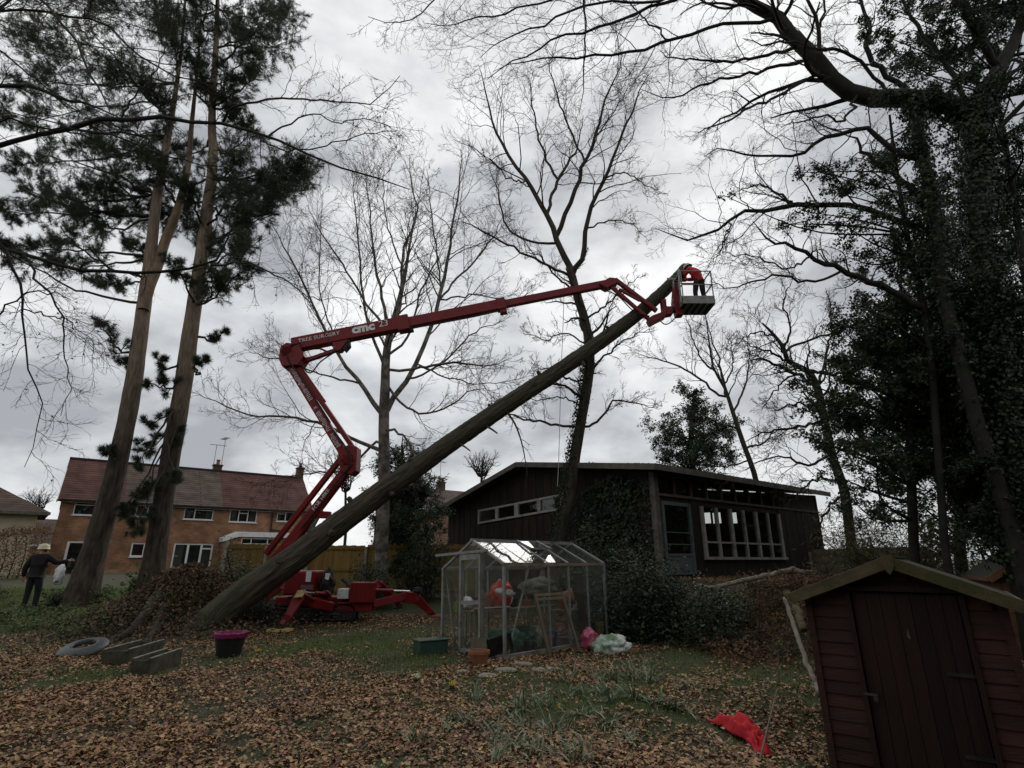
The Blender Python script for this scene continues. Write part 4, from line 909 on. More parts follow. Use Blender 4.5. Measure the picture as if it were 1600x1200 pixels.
bare_tree('bare_tree', 'thin bare tree leaning left behind the evergreen and pavilion roof', 'tree',
    px_list('1192,810,13 1180,745,12 1161,692,11 1146,647,9 1131,602,7 1116,580,5 1109,542,4 1105,512,2.5 1100,470,1.5'),
    [(px_list(s), 24, 24 + rng.uniform(-2, 2)) for s in ['1140,630,6 1131,602,5 1123,560,4 1110,525,3 1100,490,1.5', '1131,625,6 1097,595,5 1060,572,4 1022,560,2.5 990,550,1.5', '1116,580,5 1095,560,3.5 1080,520,2.5 1070,490,1.5', '1146,647,5 1165,600,4 1170,560,3 1165,520,2', '1155,670,5 1120,660,4 1085,640,2', '1165,700,5 1195,690,4 1220,665,2', '1170,720,4 1130,730,3 1095,725,2', '1131,602,4 1145,570,3 1140,530,2']],
    (24, 24), MT['bark'], MT['twig'], rng, base=0.9, k=10, rings=24, levels=[L_(13, (0.25, 0.55), seg=8, rmin=0.009, rfac=0.4, trop=(0, 0, 0.06), wander=0.2), L_(7, (0.28, 0.55), seg=5, rmin=0.0072, wander=0.2), L_(4, (0.35, 0.6), seg=4, rmin=0.006)])

def shrub(name, label, c, rad, leaf, n, mat, seed, cat='shrub', aspect=0.45, group=None, nst=9, clump=40, stemmat='twig', up=0.4):
    """a bush round c (its foot): stems and leaf clumps inside an uneven dome"""
    rg = np.random.default_rng(seed)
    root = thing(name, label, cat, c, group)
    c = np.array(c, float)
    d = rg.normal(0, 1, (clump, 3)); d[:, 2] = np.abs(d[:, 2]) * 0.9 - 0.05; d /= np.linalg.norm(d, axis=1)[:, None]
    d *= rg.uniform(0.45, 1.05, (clump, 1))
    cc = c + d * np.array(rad) + [0, 0, 0.05]
    st = []
    for i in range(nst):
        e = cc[rg.integers(clump)]
        st.append(resample(np.array([c + rg.normal(0, 0.06, 3) * [1, 1, 0], (c + e) / 2 + rg.normal(0, 0.08, 3), e]), 8))
    S = np.array(st); R = np.tile(np.linspace(0.022, 0.006, 8), (nst, 1)) * max(rad[2], 0.5)
    s1 = spawn(S, R, 6, (0.3, 1), (45, 18), (0.2 * rad[2], 0.45 * rad[2]), 5, 0.2, (0, 0, 0.03), 0.6, rg, rmin=0.003)
    limb_obj('stems', [(S, R)], 5, MT[stemmat], root); limb_obj('twigs', [s1], 3, MT['twig'], root)
    k = rg.integers(0, clump, n)
    p = cc[k] + rg.normal(0, 1, (n, 3)) * np.array(rad) * 0.17
    V, F = leaves(p, leaf, rg, aspect, up=up, nrm=np.array([0, -0.3, 1.0]))
    obj_np('foliage', V, F, MT[mat], root, kind='stuff')
    return root
def gp(x, y): q = on_ground(x, y); return (q[0], q[1], q[2] - 0.03)
def at(X, Y): return (X, Y, g(X, Y) - 0.03)
shrub('laurel_shrub', 'big dark evergreen shrub right of the greenhouse, below the pavilion door', at(3.15, 13.2), (1.25, 0.9, 1.75), 0.10, 9000, 'laurel', 91, clump=70, nst=12)
shrub('laurel_shrub', 'upright dark shrub hugging the pavilion corner post', at(2.5, 15.2), (1.1, 0.8, 2.3), 0.10, 8000, 'laurel', 92, clump=60, nst=12)
shrub('laurel_shrub', 'low dark shrub at the foot of the bank, left of the brash', at(4.25, 12.2), (0.8, 0.7, 1.05), 0.09, 4500, 'laurel', 93, clump=40)
shrub('laurel_shrub', 'shaded shrub behind the far end of the greenhouse', at(2.2, 14.4), (0.7, 0.6, 1.3), 0.09, 3500, 'laurel', 94, clump=36)
shrub('ivy_bush', 'leafy shrub in front of the brown fence under the birch', at(-4.6, 18.6), (0.9, 0.7, 1.5), 0.09, 4500, 'laurel', 95, clump=46)
shrub('ivy_bush', 'leafy bush beside the fence, right of the birch and left of the far house', at(-3.0, 20.0), (0.9, 0.7, 2.5), 0.10, 4200, 'laurel', 96, clump=46)
shrub('garden_bush', 'dark garden bush in front of the brick house, behind the leaning trunk', at(-9.2, 19.6), (1.1, 0.9, 1.7), 0.09, 4500, 'laurel', 97, clump=46)
shrub('ivy_clump', 'dark ivy clump under the leaning trunk beside the yellow pad', at(-6.55, 15.1), (0.5, 0.45, 0.75), 0.07, 2600, 'ivy', 98, clump=30)
shrub('leafy_plant', 'pale yellow-green leafy plants between the two pine trunks', at(-11.2, 17.6), (0.75, 0.6, 1.15), 0.14, 1100, 'fern', 99, clump=26, aspect=0.6)
shrub('leafy_plant', 'low bright green plants at the foot of the leaning pine', at(-12.6, 17.0), (0.9, 0.5, 0.6), 0.10, 1400, 'fern', 100, clump=26, aspect=0.55)
shrub('garden_bush', 'low dark green bush at the left edge, left of the person', at(-17.0, 18.2), (1.2, 0.7, 0.8), 0.09, 3000, 'laurel', 101, clump=34)
shrub('bamboo_clump', 'yellow-green bamboo thicket behind the shed roof', at(9.3, 13.4), (1.9, 0.9, 2.1), 0.16, 9000, 'bamboo', 102, cat='bamboo', aspect=0.13, clump=80, nst=24, stemmat='bamboo', up=0.1)
shrub('bamboo_clump', 'darker bamboo behind the fence at the pavilion end', at(13.4, 21.6), (1.8, 0.9, 2.4), 0.18, 5500, 'bamboo', 103, cat='bamboo', aspect=0.13, clump=60, nst=20, stemmat='bamboo', up=0.1)
shrub('ivy_bush', 'ivy thicket above the second shed at the right edge', at(11.2, 12.6), (1.8, 0.9, 2.6), 0.09, 7000, 'ivy', 104, clump=60)

leafy('evergreen_tree', 'broad dark evergreen filling the wood behind the hollies', 'tree', '1500,900,30 1500,760,26 1495,620,20 1490,500,14 1490,420,8', 15.5,
      ring_clumps(1490, 560, 125, 260, 46, 56, 8) + [(1590, 300, 50), (1600, 400, 50), (1590, 500, 55), (1600, 620, 55), (1600, 740, 55), (1560, 820, 50), (1480, 830, 45), (1400, 760, 40)], 0.15, 0.9, 'holly', 68, depth=1.6, base=0.3)
# ivy climbing over the gable, beside the corner
PK = np.array([4.02, 15.5]); PD1 = np.array([0.785, 0.62]); PD1 /= np.linalg.norm(PD1); PD2 = np.array([-PD1[1], PD1[0]])
rng = np.random.default_rng(105)
ivr = thing('climbing_ivy', 'curtain of ivy climbing the pavilion gable beside its corner', 'ivy', (PK[0] + PD2[0] * 1.9, PK[1] + PD2[1] * 1.9, 0.9))
n = 5200
tt = rng.normal(1.7, 0.75, n).clip(0.15, 3.9); zz = 0.9 + (3.3 - 0.28 * np.abs(tt - 1.4)) * rng.random(n) ** 0.8
off = np.abs(rng.normal(0.06, 0.1, n)) + 0.05
nv = np.array([-PD1[0], -PD1[1]])
pt = np.stack([PK[0] + PD2[0] * tt + nv[0] * off, PK[1] + PD2[1] * tt + nv[1] * off, zz], 1)
V, F = leaves(pt, 0.10, rng, 0.75, up=0.55, nrm=np.array([nv[0], nv[1], 0.4]))
obj_np('foliage', V, F, MT['ivy'], ivr)
stems = [resample(np.array([[PK[0] + PD2[0] * t0 + nv[0] * 0.05, PK[1] + PD2[1] * t0 + nv[1] * 0.05, 0.6], [PK[0] + PD2[0] * (t0 + 0.2) + nv[0] * 0.05, PK[1] + PD2[1] * (t0 + 0.2) + nv[1] * 0.05, 2.4], [PK[0] + PD2[0] * (t0 - 0.1) + nv[0] * 0.05, PK[1] + PD2[1] * (t0 - 0.1) + nv[1] * 0.05, 4.1]]), 8) for t0 in (0.8, 1.4, 2.0, 2.6)]
limb_obj('stems', [(np.array(stems), np.full((4, 8), 0.02))], 5, MT['twig'], ivr)

# clipped beech hedge in front of the left-hand houses
def hedge(name, label, a, b, h, w, n, mat, seed, leaf=0.08):
    rg = np.random.default_rng(seed); a = np.array(a); b = np.array(b); d = (b - a); L = np.linalg.norm(d); d /= L; nn = np.array([-d[1], d[0]])
    z0 = g(*((a + b) / 2)) - 0.05
    root = thing(name, label, 'hedge', ((a[0] + b[0]) / 2, (a[1] + b[1]) / 2, z0))
    t = rg.random(n) * L; f = rg.random(n); s = np.where(f < 0.55, -1.0, np.where(f < 0.75, 1.0, rg.uniform(-1, 1, n)))
    z = np.where(f > 0.75, 1.0, rg.random(n)); bump = 0.12 * np.sin(t * 2.1) + 0.08 * np.sin(t * 5.3 + 1)
    p = np.stack([a[0] + d[0] * t + nn[0] * s * (w / 2), a[1] + d[1] * t + nn[1] * s * (w / 2), z0 + z * (h + bump)], 1) + rg.normal(0, 0.09, (n, 3))
    V, F = leaves(p, leaf, rg, 0.6, up=0.2, nrm=np.array([0, -1.0, 0.6])); obj_np('foliage', V, F, MT[mat], root)
    S = np.array([resample(np.array([[a[0] + d[0] * u, a[1] + d[1] * u, z0], [a[0] + d[0] * (u + 0.1), a[1] + d[1] * (u + 0.1), z0 + h * 0.5], [a[0] + d[0] * (u - 0.1), a[1] + d[1] * (u - 0.1), z0 + h * 0.97]]), 6) for u in np.arange(0.2, L, 0.4)])
    R = np.tile(np.linspace(0.03, 0.008, 6), (len(S), 1))
    limb_obj('stems', [(S, R), spawn(S, R, 8, (0.1, 1), (60, 20), (0.25, 0.55), 4, 0.2, (0, 0, 0.05), 0.5, rg, rmin=0.006)], 3, MT['twig'], root)
hedge('beech_hedge', 'rusty brown beech hedge at the left edge behind the person', (-28.0, 24.6), (-20.4, 25.0), 2.0, 0.9, 14000, 'hedge', 110)

# ------------------------------------------------------------------ houses
def window(parent, o, d, r, lay, frame='white', glass='hglass', curtain=True, fw=0.06, rev=0.08, name='window', sill=True, room=True, bar=0.045):
    """window in the opening r=(t0,t1,z0,z1). lay: list of (axis, position 0..1, from 0..1, to 0..1) bars"""
    t0, t1, z0, z1 = r; n = np.array([-d[1], d[0], 0.0])
    D = np.array([d[0], d[1], 0.0]); Z = np.array([0, 0, 1.0]); B = np.array([o[0], o[1], 0.0])
    def pt(t, z, k): return B + D * t + Z * z + n * k
    m = MB(); dp = 0.07; w = t1 - t0; h = z1 - z0
    ax = (D, n, Z)
    m.box(pt((t0 + t1) / 2, z0 + fw / 2, rev), (w, dp, fw), ax); m.box(pt((t0 + t1) / 2, z1 - fw / 2, rev), (w, dp, fw), ax)
    m.box(pt(t0 + fw / 2, (z0 + z1) / 2, rev), (fw, dp, h - 2 * fw), ax); m.box(pt(t1 - fw / 2, (z0 + z1) / 2, rev), (fw, dp, h - 2 * fw), ax)
    for axis, p_, a, b_ in lay:
        if axis == 'v': m.box(pt(t0 + w * p_, z0 + h * (a + b_) / 2, rev - 0.004), (bar * 1.3, dp, h * (b_ - a)), ax)
        else: m.box(pt(t0 + w * (a + b_) / 2, z0 + h * p_, rev - 0.008), (w * (b_ - a), dp, bar), ax)
    fr = part(name, m, MT[frame], parent)
    m = MB().box(pt((t0 + t1) / 2, (z0 + z1) / 2, rev + 0.015), (w - fw, 0.008, h - fw), ax); part('pane', m, MT[glass], fr)
    if sill:
        m = MB().box(pt((t0 + t1) / 2, z0 - 0.03, -0.03), (w + 0.12, 0.16, 0.05), ax); part('sill', m, MT[frame], fr)
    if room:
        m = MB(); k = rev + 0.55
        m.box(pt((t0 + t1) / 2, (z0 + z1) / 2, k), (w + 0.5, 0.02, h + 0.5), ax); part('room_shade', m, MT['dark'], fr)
    if curtain:
        m = MB()
        for a, b_ in ((0.03, 0.24), (0.78, 0.97)):
            for i in range(6):
                tt = t0 + w * (a + (b_ - a) * i / 5); m.box(pt(tt, (z0 + z1) / 2, rev + 0.16 + 0.03 * (i % 2)), (w * (b_ - a) / 5, 0.02, h * 0.96), ax)
        part('curtain', m, MT['curtain'], fr)
    return fr
def pixrect(o, d, x0, y0, x1, y1):
    ym, xm = (y0 + y1) / 2, (x0 + x1) / 2
    return (onplane(x0, ym, o, d)[0], onplane(x1, ym, o, d)[0], onplane(xm, y1, o, d)[1], onplane(xm, y0, o, d)[1])
def aerial(parent, base, h, yaw, name='aerial'):
    m = MB(); b = np.array(base, float); t = b + [0, 0, h]
    m.cyl(b, t, 0.022, 6); d = np.array([math.cos(yaw), math.sin(yaw), 0]); s = np.array([-d[1], d[0], 0])
    m.cyl(t - d * 0.5, t + d * 0.7, 0.018, 6)
    for i in range(7): q = t + d * (-0.4 + 0.17 * i); m.cyl(q - s * 0.22, q + s * 0.22, 0.014, 5)
    part(name, m, MT['steel'], parent)
def chimney(parent, c, size, h, d, pots=1):
    D = np.array([d[0], d[1], 0]); N = np.array([-d[1], d[0], 0]); Z = np.array([0, 0, 1.0]); c = np.array(c, float)
    m = MB().box(c + Z * h / 2, (size[0], size[1], h), (D, N, Z)); m.box(c + Z * (h + 0.04), (size[0] + 0.12, size[1] + 0.12, 0.1), (D, N, Z))
    ch = add_uv(part('chimney', m, MT['brickdark'], parent))
    m = MB()
    for i in range(pots): q = c + D * (i - (pots - 1) / 2) * 0.34 + Z * (h + 0.09); m.lathe([(0.13, 0), (0.12, 0.3), (0.15, 0.34), (0.15, 0.4), (0.1, 0.4)], q, 10)
    part('chimney_pot', m, MT['terracotta'], ch)
    return ch
na = math.radians(37.5)
HD = np.array([math.cos(na), math.sin(na)]); HN = np.array([-HD[1], HD[0]])
hA = PZ(92, 775, 5.5); HO = hA[:2] + HN * 0.35 + HD * 0.2             # wall line, under the eaves
HL = onplane(484, 800, HO, HD)[0]
HZ0, HE = 0.55, 5.42
def hp(t, k, z): return np.array([HO[0] + HD[0] * t + HN[0] * k, HO[1] + HD[1] * t + HN[1] * k, z])
house = thing('brick_house', 'long orange-brick two-storey house with a brown tiled roof, left background', 'house', hp(HL / 2, 3, HZ0))
W = dict(up1=(116, 777, 152, 805), up2=(213, 782, 250, 808), up3=(288, 788, 334, 812), up4=(359, 792, 402, 816), up5=(433, 796, 460, 815), door=(99, 845, 148, 902), small=(204, 848, 226, 870), french=(268, 849, 330, 899))
R = {k: pixrect(HO, HD, *v) for k, v in W.items()}
for k in ('up1', 'up2', 'up3', 'up4', 'up5'): R[k] = (R[k][0], R[k][1], max(R[k][2], 4.0), min(R[k][3], 5.33))
R['door'] = (R['door'][0], R['door'][1], 0.72, R['door'][3]); R['french'] = (R['french'][0], R['french'][1], 0.72, R['french'][3])
m = MB(); wall_holes(m, HO, HD, 0, HL, HZ0 - 0.6, lambda t: HE, list(R.values()), 0.28)
D3, N3, Z3 = np.array([*HD, 0]), np.array([*HN, 0]), np.array([0, 0, 1.0])
DEP = 7.2
m.hexa([hp(0, 0.28, 0), hp(0.25, 0.28, 0), hp(0.25, DEP, 0), hp(0, DEP, 0), hp(0, 0.28, HE), hp(0.25, 0.28, HE), hp(0.25, DEP, HE), hp(0, DEP, HE)])
m.hexa([hp(HL - 0.25, 0.28, 0), hp(HL, 0.28, 0), hp(HL, DEP, 0), hp(HL - 0.25, DEP, 0), hp(HL - 0.25, 0.28, HE), hp(HL, 0.28, HE), hp(HL, DEP, HE), hp(HL - 0.25, DEP, HE)])
m.hexa([hp(0, DEP, 0), hp(HL, DEP, 0), hp(HL, DEP + 0.25, 0), hp(0, DEP + 0.25, 0), hp(0, DEP, HE), hp(HL, DEP, HE), hp(HL, DEP + 0.25, HE), hp(0, DEP + 0.25, HE)])
RZ = onplane(300, 735, HO + HN * 3.6, HD)[1]
for t in (0, HL - 0.25):
    m.prism([hp(t, 0, HE), hp(t, DEP, HE), hp(t, DEP / 2, RZ - 0.1)], D3 * 0.25)
add_uv(part('wall', m, MT['brick'], house))
cuts = [-0.25, onplane(200, 740, HO + HN * 1.8, HD)[0], onplane(346, 760, HO + HN * 1.8, HD)[0], HL + 0.25]
for i, mt_ in enumerate(('tile_r', 'tile_g', 'tile_r')):
    a, b = cuts[i] + 0.004, cuts[i + 1] - 0.004
    m = MB(); ov = 0.35; sl = (RZ - HE) / (DEP / 2)
    th = 0.12; ez = HE - ov * sl + 0.05
    m.hexa([hp(a, -ov, ez), hp(b, -ov, ez), hp(b, DEP / 2, RZ), hp(a, DEP / 2, RZ), hp(a, -ov, ez + th), hp(b, -ov, ez + th), hp(b, DEP / 2, RZ + th), hp(a, DEP / 2, RZ + th)])
    m.hexa([hp(a, DEP / 2 + 0.003, RZ), hp(b, DEP / 2 + 0.003, RZ), hp(b, DEP + ov, ez), hp(a, DEP + ov, ez), hp(a, DEP / 2 + 0.003, RZ + th), hp(b, DEP / 2 + 0.003, RZ + th), hp(b, DEP + ov, ez + th), hp(a, DEP + ov, ez + th)])
    add_uv(part('roof', m, MT[mt_], house))
m = MB().cyl(hp(-0.25, DEP / 2, RZ + 0.13), hp(HL + 0.25, DEP / 2, RZ + 0.13), 0.1, 8); part('ridge', m, MT['tile_d'], house)
m = MB(); m.box(hp(HL / 2, -0.40, HE - 0.12), (HL + 0.3, 0.1, 0.1), (D3, N3, Z3)); part('gutter', m, MT['plastic_black'], house)
m = MB(); m.box(hp(HL / 2, -0.30, HE - 0.17), (HL + 0.2, 0.04, 0.15), (D3, N3, Z3)); part('fascia_board', m, MT['white'], house)
for tb in (-0.24, HL + 0.24): part('bargeboard', MB().bar(hp(tb, -0.36, HE - 0.2), hp(tb, DEP / 2, RZ - 0.02), 0.05, 0.2), MT['white'], house)
tw = [('v', 0.36, 0, 1), ('h', 0.72, 0.36, 1)]
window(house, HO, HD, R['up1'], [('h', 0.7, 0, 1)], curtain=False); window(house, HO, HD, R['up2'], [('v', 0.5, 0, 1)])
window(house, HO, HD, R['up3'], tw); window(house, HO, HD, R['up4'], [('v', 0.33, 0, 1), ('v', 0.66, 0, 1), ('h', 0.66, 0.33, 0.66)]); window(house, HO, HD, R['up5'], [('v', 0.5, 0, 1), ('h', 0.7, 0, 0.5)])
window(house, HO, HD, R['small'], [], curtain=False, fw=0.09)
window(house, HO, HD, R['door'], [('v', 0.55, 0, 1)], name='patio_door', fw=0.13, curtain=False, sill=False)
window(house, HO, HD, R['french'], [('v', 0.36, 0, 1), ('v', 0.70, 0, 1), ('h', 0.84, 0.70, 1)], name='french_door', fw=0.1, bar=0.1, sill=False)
# flat-roofed extension at the right
et0, et1 = onplane(349, 850, HO - HN * 1.2, HD)[0], HL - 0.2
EO = HO - HN * 1.2
ew = pixrect(EO, HD, 376, 841, 432, 867); ew = (ew[0], ew[1], ew[2], min(ew[3], 3.25))
m = MB(); wall_holes(m, EO, HD, et0, et1, HZ0 - 0.4, lambda t: 3.3, [ew], 0.25)
m.hexa([hp(et0, -0.95, 0), hp(et0 + 0.25, -0.95, 0), hp(et0 + 0.25, -0.004, 0), hp(et0, -0.004, 0), hp(et0, -0.95, 3.3), hp(et0 + 0.25, -0.95, 3.3), hp(et0 + 0.25, -0.004, 3.3), hp(et0, -0.004, 3.3)])
ext = add_uv(part('extension', m, MT['brick'], house))
m = MB(); m.hexa([hp(et0 + 0.9, -1.35, 3.3), hp(et1 + 0.15, -1.35, 3.3), hp(et1 + 0.15, -0.004, 3.3), hp(et0 + 0.9, -0.004, 3.3), hp(et0 + 0.9, -1.35, 3.62), hp(et1 + 0.15, -1.35, 3.62), hp(et1 + 0.15, -0.004, 3.7), hp(et0 + 0.9, -0.004, 3.7)])
m.hexa([hp(et0 - 0.1, -1.35, 2.95), hp(et0 + 0.89, -1.35, 3.3), hp(et0 + 0.89, -0.004, 3.3), hp(et0 - 0.1, -0.004, 2.95), hp(et0 - 0.1, -1.35, 3.2), hp(et0 + 0.89, -1.35, 3.62), hp(et0 + 0.89, -0.004, 3.7), hp(et0 - 0.1, -0.004, 3.25)])
part('white_fascia', m, MT['white'], ext)
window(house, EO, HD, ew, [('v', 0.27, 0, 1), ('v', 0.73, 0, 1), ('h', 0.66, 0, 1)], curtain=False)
m = MB(); dt = onplane(425, 810, HO, HD)[0]; m.cyl(hp(dt, -0.08, HE - 0.2), hp(dt, -0.08, 3.75), 0.05, 8); m.bar(hp(dt - 0.05, -0.1, 3.9), hp(dt + 0.9, -0.1, 3.82), 0.08, 0.08); part('drainpipe', m, MT['plastic_black'], house)
lt = onplane(198, 832, HO, HD); m = MB(); m.box(hp(lt[0], -0.12, lt[1]), (0.16, 0.2, 0.14), (D3, N3, Z3)); m.box(hp(lt[0], -0.06, lt[1] - 0.16), (0.08, 0.1, 0.18), (D3, N3, Z3)); part('security_light', m, MT['dark'], house)
c1 = onplane(340, 735, HO + HN * 3.6, HD)[0]; c2 = onplane(470, 745, HO + HN * 3.6, HD)[0]
ch1 = chimney(house, hp(c1, 3.9, RZ - 0.3), (0.6, 0.5), 0.85, HD, 1); ch2 = chimney(house, hp(c2 - 0.1, 3.7, RZ - 0.6), (0.5, 0.55), 1.5, HD, 1)
aerial(ch1, hp(c1 - 0.3, 3.9, RZ + 0.2), 2.0, 0.6); aerial(ch1, hp(c1 + 0.25, 3.9, RZ + 0.2), 2.6, 2.4)
m = MB(); pt_ = hp(onplane(200, 895, HO - HN * 2, HD)[0], -2.0, 0.5); m.box(pt_ + [0, 0, 0.35], (5.5, 0.25, 0.7), (D3, N3, Z3)); add_uv(tag(part('garden_wall', m, MT['brickfar']), 'low brick garden wall in front of the long house', 'wall'))

def plain_house(name, label, o, d, L, dep, z0, ez, rz, wallmat, roofmat, wins, hip=False, ov=0.3):
    n = np.array([-d[1], d[0]])
    def q(t, k, z): return np.array([o[0] + d[0] * t + n[0] * k, o[1] + d[1] * t + n[1] * k, z])
    root = thing(name, label, 'house', q(L / 2, dep / 2, z0))
    m = MB(); wall_holes(m, o, d, 0, L, z0 - 0.5, lambda t: ez, wins, 0.25)
    for a, b in ((0, 0.25), (L - 0.25, L)):
        m.hexa([q(a, 0.25, z0), q(b, 0.25, z0), q(b, dep, z0), q(a, dep, z0), q(a, 0.25, ez), q(b, 0.25, ez), q(b, dep, ez), q(a, dep, ez)])
    m.hexa([q(0, dep, z0), q(L, dep, z0), q(L, dep + 0.2, z0), q(0, dep + 0.2, z0), q(0, dep, ez), q(L, dep, ez), q(L, dep + 0.2, ez), q(0, dep + 0.2, ez)])
    add_uv(part('wall', m, MT[wallmat], root))
    m = MB(); h = dep / 2 if hip else 0
    E = [q(-ov, -ov, ez - 0.1), q(L + ov, -ov, ez - 0.1), q(L + ov, dep + ov, ez - 0.1), q(-ov, dep + ov, ez - 0.1)]
    r0, r1 = q(h - (0 if hip else ov), dep / 2, rz), q(L - h + (0 if hip else ov), dep / 2, rz)
    m.add(E + [r0, r1], [(0, 1, 5, 4), (2, 3, 4, 5), (1, 2, 5), (3, 0, 4), (3, 2, 1, 0)])
    add_uv(part('roof', m, MT[roofmat], root))
    m = MB(); m.bar(q(-ov, -ov - 0.03, ez - 0.16), q(L + ov, -ov - 0.03, ez - 0.16), 0.06, 0.16); part('fascia_board', m, MT['white' if not hip else 'fascia'], root)
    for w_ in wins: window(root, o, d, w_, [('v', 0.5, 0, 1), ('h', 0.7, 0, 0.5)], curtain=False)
    return root, q
# far house to the right of the conifer
fo = P(640, 830, 46)[:2]; fd = np.array([0.80, 0.6])
def fr_(x0, y0, x1, y1): return pixrect(fo, fd, x0, y0, x1, y1)
w1 = fr_(707, 808, 721, 828); 
far, fq = plain_house('brick_house', 'far brick house with a dull brown roof between conifer and pavilion', fo, fd, 9.5, 7, 0.7, onplane(690, 790, fo, fd)[1], onplane(690, 765, fo + np.array([-fd[1], fd[0]]) * 3.5, fd)[1], 'brickfar', 'tile_d', [w1])
m = MB(); z = onplane(675, 796, fo, fd); m.bar(fq(z[0] - 1.8, -0.6, z[1]), fq(z[0] + 0.9, -0.6, z[1]), 1.1, 0.25); part('porch_canopy', m, MT['white'], far)
m = MB(); z = onplane(672, 830, fo, fd); m.bar(fq(z[0], -0.05, 1.0), fq(z[0], -0.05, z[1] + 0.6), 0.5, 0.06, up=(fd[0], fd[1], 0)); part('white_door', m, MT['white'], far)
fz = onplane(685, 764, fo + np.array([-fd[1], fd[0]]) * 3.5, fd); chf = chimney(far, fq(fz[0] + 0.3, 3.6, fz[1] - 0.5), (0.7, 0.5), 1.1, fd, 2); aerial(chf, fq(fz[0] + 0.2, 3.6, fz[1] + 0.4), 2.2, 1.0)
# two roofs at the far left
lo = P(-60, 850, 30)[:2]; ld = np.array([0.75, 0.66]); ld /= np.linalg.norm(ld)
lo = P(48, 850, 31)[:2] - ld * 8.0
plain_house('rendered_house', 'cream and brick house with dark hipped roof at the far left', lo, ld, 8.0, 7.0, 0.6, 4.35, 6.6, 'render_wall', 'tile_d', [(5.6, 6.5, 2.2, 3.6)], hip=True, ov=0.5)
mo = P(40, 860, 52)[:2]
plain_house('distant_house', 'low brown tiled roof between the left-hand house and the long house', mo, np.array([0.8, 0.6]), 8.0, 7.0, 0.8, 3.2, 5.6, 'brickfar', 'tile_g', [])

# ------------------------------------------------------------------ fences
def fence(name, label, pts, h, z_off=0.0, panelmat='fence', pw=1.83, postmat='fencepost', front=True):
    root = thing(name, label, 'fence', (pts[0][0], pts[0][1], g(*pts[0])))
    for a, b in zip(pts[:-1], pts[1:]):
        a = np.array(a, float); b = np.array(b, float); d = b - a; L = np.linalg.norm(d); d /= L; n = np.array([-d[1], d[0]])
        k = max(1, round(L / pw)); w = L / k
        for i in range(k + 1):
            q = a + d * w * i; z = g(*q); m = MB(); fp = q - n * 0.06
            m.box((fp[0], fp[1], z + (h + 0.05) / 2 - 0.1), (0.1, 0.1, h + 0.2), (np.array([*d, 0]), np.array([*n, 0]), np.array([0, 0, 1.0])))
            part('post', m, MT[postmat], root, bevel=0.008)
            if i == k: break
            z2 = min(g(*q), g(*(q + d * w))) + 0.1
            nb = 12; m = MB(); pn = None
            for j in range(nb):                                     # overlapped upright boards of one panel
                c = q + d * (0.05 + (w - 0.1) * (j + 0.5) / nb) + n * (0.012 * (j % 2))
                m.box((c[0], c[1], z2 + h / 2 + 0.006 * (j * 7 % 5)), ((w - 0.1) / nb + 0.012, 0.014, h), (np.array([*d, 0]), np.array([*n, 0]), np.array([0, 0, 1.0])))
            pn = part('panel', m, MT[panelmat], root)
            m = MB()
            for zz in (0.15, h * 0.5, h - 0.12):
                c = q + d * w / 2 - n * 0.022; m.box((c[0], c[1], z2 + zz), (w - 0.12, 0.03, 0.06), (np.array([*d, 0]), np.array([*n, 0]), np.array([0, 0, 1.0])))
            part('rail', m, MT[panelmat], pn)
fence('garden_fence', 'brown close-board fence with pale posts behind the lift and birch', [tuple(P(352, 880, 21.0)[:2]), tuple(P(480, 880, 20.6)[:2]), tuple(P(745, 880, 21.4)[:2])], 1.72)
fence('garden_fence', 'weathered brown fence behind the shed, right of the pavilion', [tuple(P(1272, 890, 18.6)[:2]), tuple(P(1460, 890, 16.0)[:2])], 0.75, panelmat='oldwood', postmat='oldwood')
m = MB(); q = P(655, 938, 20.6); m.box((q[0], q[1], g(q[0], q[1]) + 0.15), (1.1, 0.3, 0.55)); single('concrete_block', m, MT['concrete'], 'low grey concrete block against the fence left of the greenhouse', 'block', bevel=0.02)

# ------------------------------------------------------------------ dark timber pavilion
PE, PA_ = 4.22, 5.0                                            # eaves and apex heights
PW, PLN = 10.95, 10.15
def pv(t, k, z): return np.array([PK[0] + PD2[0] * t + PD1[0] * k, PK[1] + PD2[1] * t + PD1[1] * k, z])   # t along the gable, k along the long side
pav = thing('timber_pavilion', 'large old dark timber pavilion with a shallow gabled roof', 'building', pv(PW / 2, PLN / 2, 1.2))
LEFT_E = 3.75
def gtop(t): return PE + (PA_ - PE) * t / 5.54 if t < 5.54 else PA_ + (LEFT_E - PA_) * (t - 5.54) / (PW - 5.54)
DK, DT = np.array([*PD1, 0]), np.array([*PD2, 0])
gw = [(5.62 + i * 1.02 if i else 5.62, 0, 0, 0) for i in range(3)]
# sloping strip window in the gable, four lights
gA, gB = onplane(748, 797, PK, PD2), onplane(881, 771, PK, PD2); gC, gD = onplane(748, 819, PK, PD2), onplane(881, 796, PK, PD2)
tL, tR = gA[0], gB[0]
nwin = 4
def strip_z(t, top): 
    f = (t - tR) / (tL - tR)
    return (gB[1] + (gA[1] - gB[1]) * f) if top else (gD[1] + (gC[1] - gD[1]) * f)
GO = PK; GD_ = PD2
xs = [0.0, tR] + [tR + (tL - tR) * i / nwin for i in range(1, nwin)] + [tL, 5.54, PW]
def gp_(t, z, k): return np.array([PK[0] + PD2[0] * t, PK[1] + PD2[1] * t, z]) + DK * k
